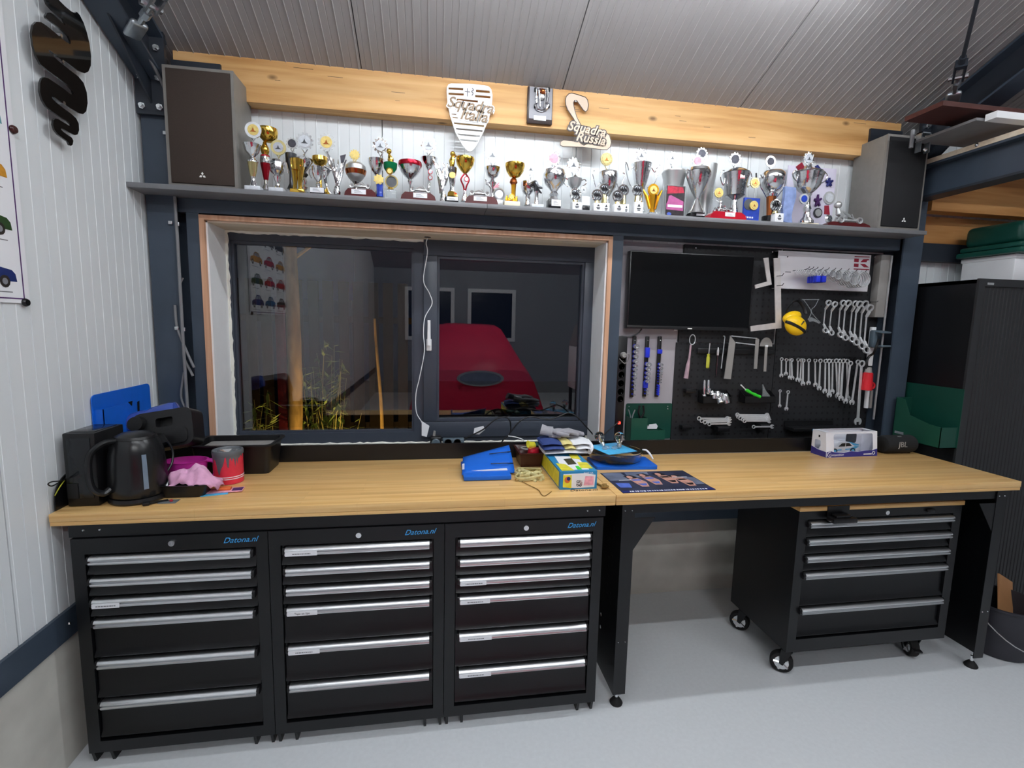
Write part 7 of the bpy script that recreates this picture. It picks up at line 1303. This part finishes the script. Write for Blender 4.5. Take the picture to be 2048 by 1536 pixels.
hp_ = [(.168*math.cos(a_), -.02+.172*math.sin(a_)*.99, .24-.155*math.sin(-a_)) for a_ in [PI+PI*i/16 for i in range(17)]]; MB().tube([( .168*math.cos(PI+PI*i/16), .176*math.sin(PI+PI*i/16), .245-.165*math.sin(PI*i/16)) for i in range(17)], .0025, 6).build('wire_handle', 'silver_satin', bk); MB().cyl((-.045, -.174, .083), (.045, -.174, .083), .010, 10).build('grip', 'white_paint', bk)
solo(MB().box(-.10, .10, -.004, .004, -.12, .12), 'cardboard', 'carton', 'piece of brown cardboard standing in the bucket', 'cardboard', (4.22, .16, .235), rot=(-.25, .45, .3))
gw = thing('green_rack', 'dark green metal pocket rack on the side of the tall cabinet', 'holder', (4.106, .575, .99)); MB().box(-.003, 0, -.17, .16, 0, .325).build('back_plate', 'green_metal', gw); u = MB(); u.prism([(-.165, 0), (.115, 0), (.115, .24), (.06, .235), (.02, .15), (-.10, .12), (-.165, .115)], -.112, -.109, plane='yz'); u.build('front_pocket', 'green_pocket', gw, smooth=0)
u = MB(); u.box(-.112, -.003, -.165, -.162, 0, .115); u.box(-.112, -.003, .112, .115, 0, .24); u.box(-.112, -.003, -.165, .115, 0, .003); u.build('pocket_sides', 'green_metal', gw); MB().box(-.1135, -.112, .045, .10, .028, .042).build('white_label', 'medal_silver', gw)
# ================================================================ OUTSIDE THE WINDOW (night garden)
mat('bark', '#a08a60', .9, var=.45, scale=14, bump=.8, bscale=40, stretch=(1, 1, .35)); mat('leaf', '#6f8a52', .6, var=.35, scale=4); mat('leaf_dry', '#a3a070', .6, var=.3, scale=4); mat('fence_brown', '#22180f', .8, var=.3, scale=10, stretch=(8, 8, 1)); mat('tarp_blue', '#1b2a9a', .5, var=.1); mat('soil', '#2a2218', .95, var=.3, scale=6); mat('red_post', '#7c2030', .6, var=.15)
gd_ = struct('floor_garden', MB().box(-6, 10, 1.05, 12, -.12, -.02), 'soil')
YT = 2.6
tr_ = thing('garden_tree', 'slender tree trunk outside the left window pane', 'tree', (.10, YT, -.02)); random.seed(6); pts = []; rs = []
for i in range(22):
    z = i*.16; pts.append((.02*math.sin(z*1.6)-.03+.02*z, .01*math.sin(z*2), z)); rs.append(.062-.004*z+random.uniform(-.004, .004)+(.02 if i == 0 else 0))
MB().tube(pts, rs, 14).build('trunk', 'bark', tr_)
for (z, dx, dy, dz) in ((2.1, .5, .1, .35), (2.3, -.5, -.1, .5), (2.6, .35, .2, .6)): MB().tube([(.0, 0, z), (dx*.5, dy*.5, z+dz*.6), (dx, dy, z+dz)], [.018, .012, .004], 7).build('branch', 'bark', tr_)
def bamboo(label, x, y, hgt, n, spread, m, seed, lw=.014):
    random.seed(seed); t = thing('bamboo_plant', label, 'plant', (x, y, -.02)); st = MB(); lf = MB()
    for i in range(n):
        a = random.uniform(0, 2*PI); r = spread*math.sqrt(random.random()); bx, by = r*math.cos(a), r*math.sin(a)*.5; hh = hgt*random.uniform(.65, 1.0)*(1-.35*(r/spread)**2); lx, ly = random.uniform(-.15, .15), random.uniform(-.1, .1)
        st.tube([(bx*.6, by*.6, 0), (bx+lx*.5, by+ly*.5, hh*.6), (bx+lx, by+ly, hh)], [.005, .004, .002], 5)
        for k in range(26):
            f = random.uniform(.3, 1.0); p = Vector((bx*.6+(bx*.4+lx)*f, by*.6+(by*.4+ly)*f, hh*f)); d = Vector((random.uniform(-1, 1), random.uniform(-1, .6), random.uniform(-.9, .35))).normalized(); L = random.uniform(.07, .15); s = d.cross(Vector((0, .3, 1))).normalized()*lw
            lf.add([p, p+d*L*.4+s, p+d*L, p+d*L*.4-s], [(0, 1, 2, 3)])
    st.build('stems', 'leaf_dry', t); o = lf.build('leaves', m, t, smooth=0); o['kind'] = 'stuff'; return t
bamboo('low bamboo bush in the lower left of the window', -.10, 2.15, 1.28, 26, .34, 'leaf', 41); bamboo('taller bamboo clump right of the tree trunk', .30, 2.85, 1.62, 22, .22, 'leaf', 42); bamboo('dry pale bamboo tuft at the left edge of the window', -.22, 1.9, 1.25, 14, .2, 'leaf_dry', 43)
fn = thing('garden_fence', 'brown board fence at the back of the dark garden', 'fence', (.4, 3.9, -.02))
bm_ = None
for i in range(14):
    x = -1.6+.16*i
    if bm_ is None: o = MB().rbox(0, .11, 0, .022, 0, 2.05, .003, 1).build('board', 'fence_brown', fn); bm_ = o.data
    else: o = bpy.data.objects.new('board', bm_); COL.objects.link(o); o.parent = fn
    o.location = (x, .03*(i % 2), 0)
for z in (.4, 1.6): MB().box(-1.7, .66, .056, .09, z, z+.07).build('cross_rail', 'fence_brown', fn)
bs_ = thing('blue_sheet', 'dark blue sheet on poles above the garden fence', 'sheet', (.05, 4.05, -.02)); MB().box(-.35, .35, -.01, .01, 1.85, 2.75).build('sheet', 'tarp_blue', bs_)
for q in (-.33, .33): MB().cyl((q, .02, 0), (q, .02, 2.8), .02, 8).build('pole', 'steel_dark', bs_)
solo(MB().rbox(-.035, .035, -.03, .03, 0, 1.75, .004), 'red_post', 'red_post', 'dark red post beside the tree trunk', 'post', (-.06, 2.85, -.02))
pl_ = thing('pale_trunk', 'thin pale stem lit by the garden spot', 'tree', (.78, 3.0, -.02)); MB().tube([(-.02+.03*math.sin(i*.4), 0, i*.15) for i in range(12)], [.022-.001*i for i in range(12)], 9).build('stem', 'bark', pl_)
gl = thing('garden_spot', 'small warm spotlight on the garden ground', 'lamp', (1.02, 2.3, -.02)); MB().lathe([(.05, 0), (.05, .05), (.038, .06)], 16).build('housing', 'black_plastic', gl)
mat('spot_glow', '#ffd28a', .4, var=0, emit='#ffc46a', es=900); MB().lathe([(.034, .061), (.030, .075), (.018, .086), (.0001, .090)], 14).build('lens', 'spot_glow', gl)
gl = thing('garden_spot', 'small warm spotlight at the foot of the slender tree', 'lamp', (.37, 2.28, -.02)); MB().lathe([(.05, 0), (.05, .05), (.038, .06)], 16).build('housing', 'black_plastic', gl); MB().lathe([(.034, .061), (.030, .075), (.018, .086), (.0001, .090)], 14).build('lens', 'spot_glow', gl)
# ================================================================ THE SHOP BEHIND THE CAMERA (mirrored in the panes)
mat('cover_red', '#d4123f', .55, var=.06, scale=3, bump=.1, bscale=8)
cc = thing('covered_car', 'car under a red fabric cover behind the photographer', 'car', (1.95, -3.3, 0)); secs = [(0, .62, 1.02, .10, .55), (-.12, .93, 1.06, .08, .74), (-.9, 1.03, 1.08, .08, .80), (-1.25, 1.15, 1.08, .08, .76), (-1.95, 1.55, 1.08, .08, .60), (-2.9, 1.60, 1.08, .08, .60), (-3.5, 1.30, 1.06, .08, .72), (-4.0, 1.0, 1.0, .10, .7)]
vs = []; fs = []; n = 17
for (y, h, wb_x, zb, wt_x) in secs:
    for i in range(n):
        u = i/(n-1)*2-1; a_ = abs(u); sg = 1 if u >= 0 else -1
        if a_ > .55: f = (a_-.55)/.45; x = wt_x+(wb_x-wt_x)*f**.8; z = h*.97-(h*.97-zb)*f
        else: x = wt_x*a_/.55; z = h-.03*h*(a_/.55)**3
        vs.append((sg*x, y+.015*math.sin(9*u+y*3), z+.008*math.sin(7*u+5*y)))
for i in range(len(secs)-1):
    for j in range(n-1): fs.append((i*n+j, i*n+j+1, (i+1)*n+j+1, (i+1)*n+j))
fs.append(tuple(range(n))); fs.append(tuple((len(secs)-1)*n+j for j in range(n-1, -1, -1)))
MB().add(vs, fs).build('cover', 'cover_red', cc, smooth=60)
MB().prism([(.34*math.cos(2*PI*i/28), .82+.115*math.sin(2*PI*i/28)) for i in range(28)], .030, .045, plane='xz', T=RX(0)).build('badge_rim', 'silver_satin', cc); MB().prism([(.30*math.cos(2*PI*i/28), .82+.09*math.sin(2*PI*i/28)) for i in range(28)], .045, .05, plane='xz').build('badge', 'cal_grey', cc)
for s in (-1, 1): MB().lathe([(.10, -.1), (.31, -.1), (.31, .1), (.10, .1)], 20, T=TR(s*.75, -.75, .31) @ RY(PI/2)).build('wheel', 'rubber', cc)
# dark windows and bench furniture on the far wall
for i, x in enumerate((1.2, 2.6)):
    w_ = sroot('window_%d' % (i+2)); u = MB(); u.box(x-.55, x+.55, YF, YF+.04, 2.3, 2.38); u.box(x-.55, x+.55, YF, YF+.04, 1.2, 1.28); u.box(x-.55, x-.47, YF, YF+.04, 1.28, 2.3); u.box(x+.47, x+.55, YF, YF+.04, 1.28, 2.3); u.build('frame', 'white_paint', w_); MB().box(x-.47, x+.47, YF, YF+.012, 1.28, 2.3).build('pane', 'tv_screen', w_, smooth=0)
mc_ = thing('blast_cabinet', 'white and grey machine cabinet with two round glove ports in the shop', 'machine', (4.1, -4.6, 0)); MB().rbox(-.4, .4, -.3, .3, .5, 1.25, .02).build('body', 'white_paint', mc_); MB().prism([(-.3, 1.25), (.3, 1.25), (.3, 1.62), (.05, 1.62)], -.4, .4, plane='yz').build('hood', 'grey_box', mc_)
for q in (-.18, .18): MB().lathe([(.07, 0), (.12, 0), (.12, .03), (.07, .03)], 20, T=TR(q, .30, 1.0) @ RX(-PI/2)).build('glove_port', 'black_plastic', mc_)
for q in (-.35, .35):
    for r_ in (-.25, .25): MB().box(q-.025, q+.025, r_-.025, r_+.025, 0, .5).build('leg', 'steel_dark', mc_)
for i, yy in enumerate((-2.3, -4.4)):  # unseen timbers added to give the television screen warm reflections
    solo(MB().box(-2.0, 2.0, -.04, .04, -.09, .09), 'roof_purlin', 'beam_wood', ['timber purlin under the roof above the photographer', 'timber purlin under the roof beyond the ridge'][i], 'beam', (2.03, yy, (ceil_z(yy) if yy > RIDGE else ceil_z(RIDGE)-SLOPE*(RIDGE-yy))-.13))
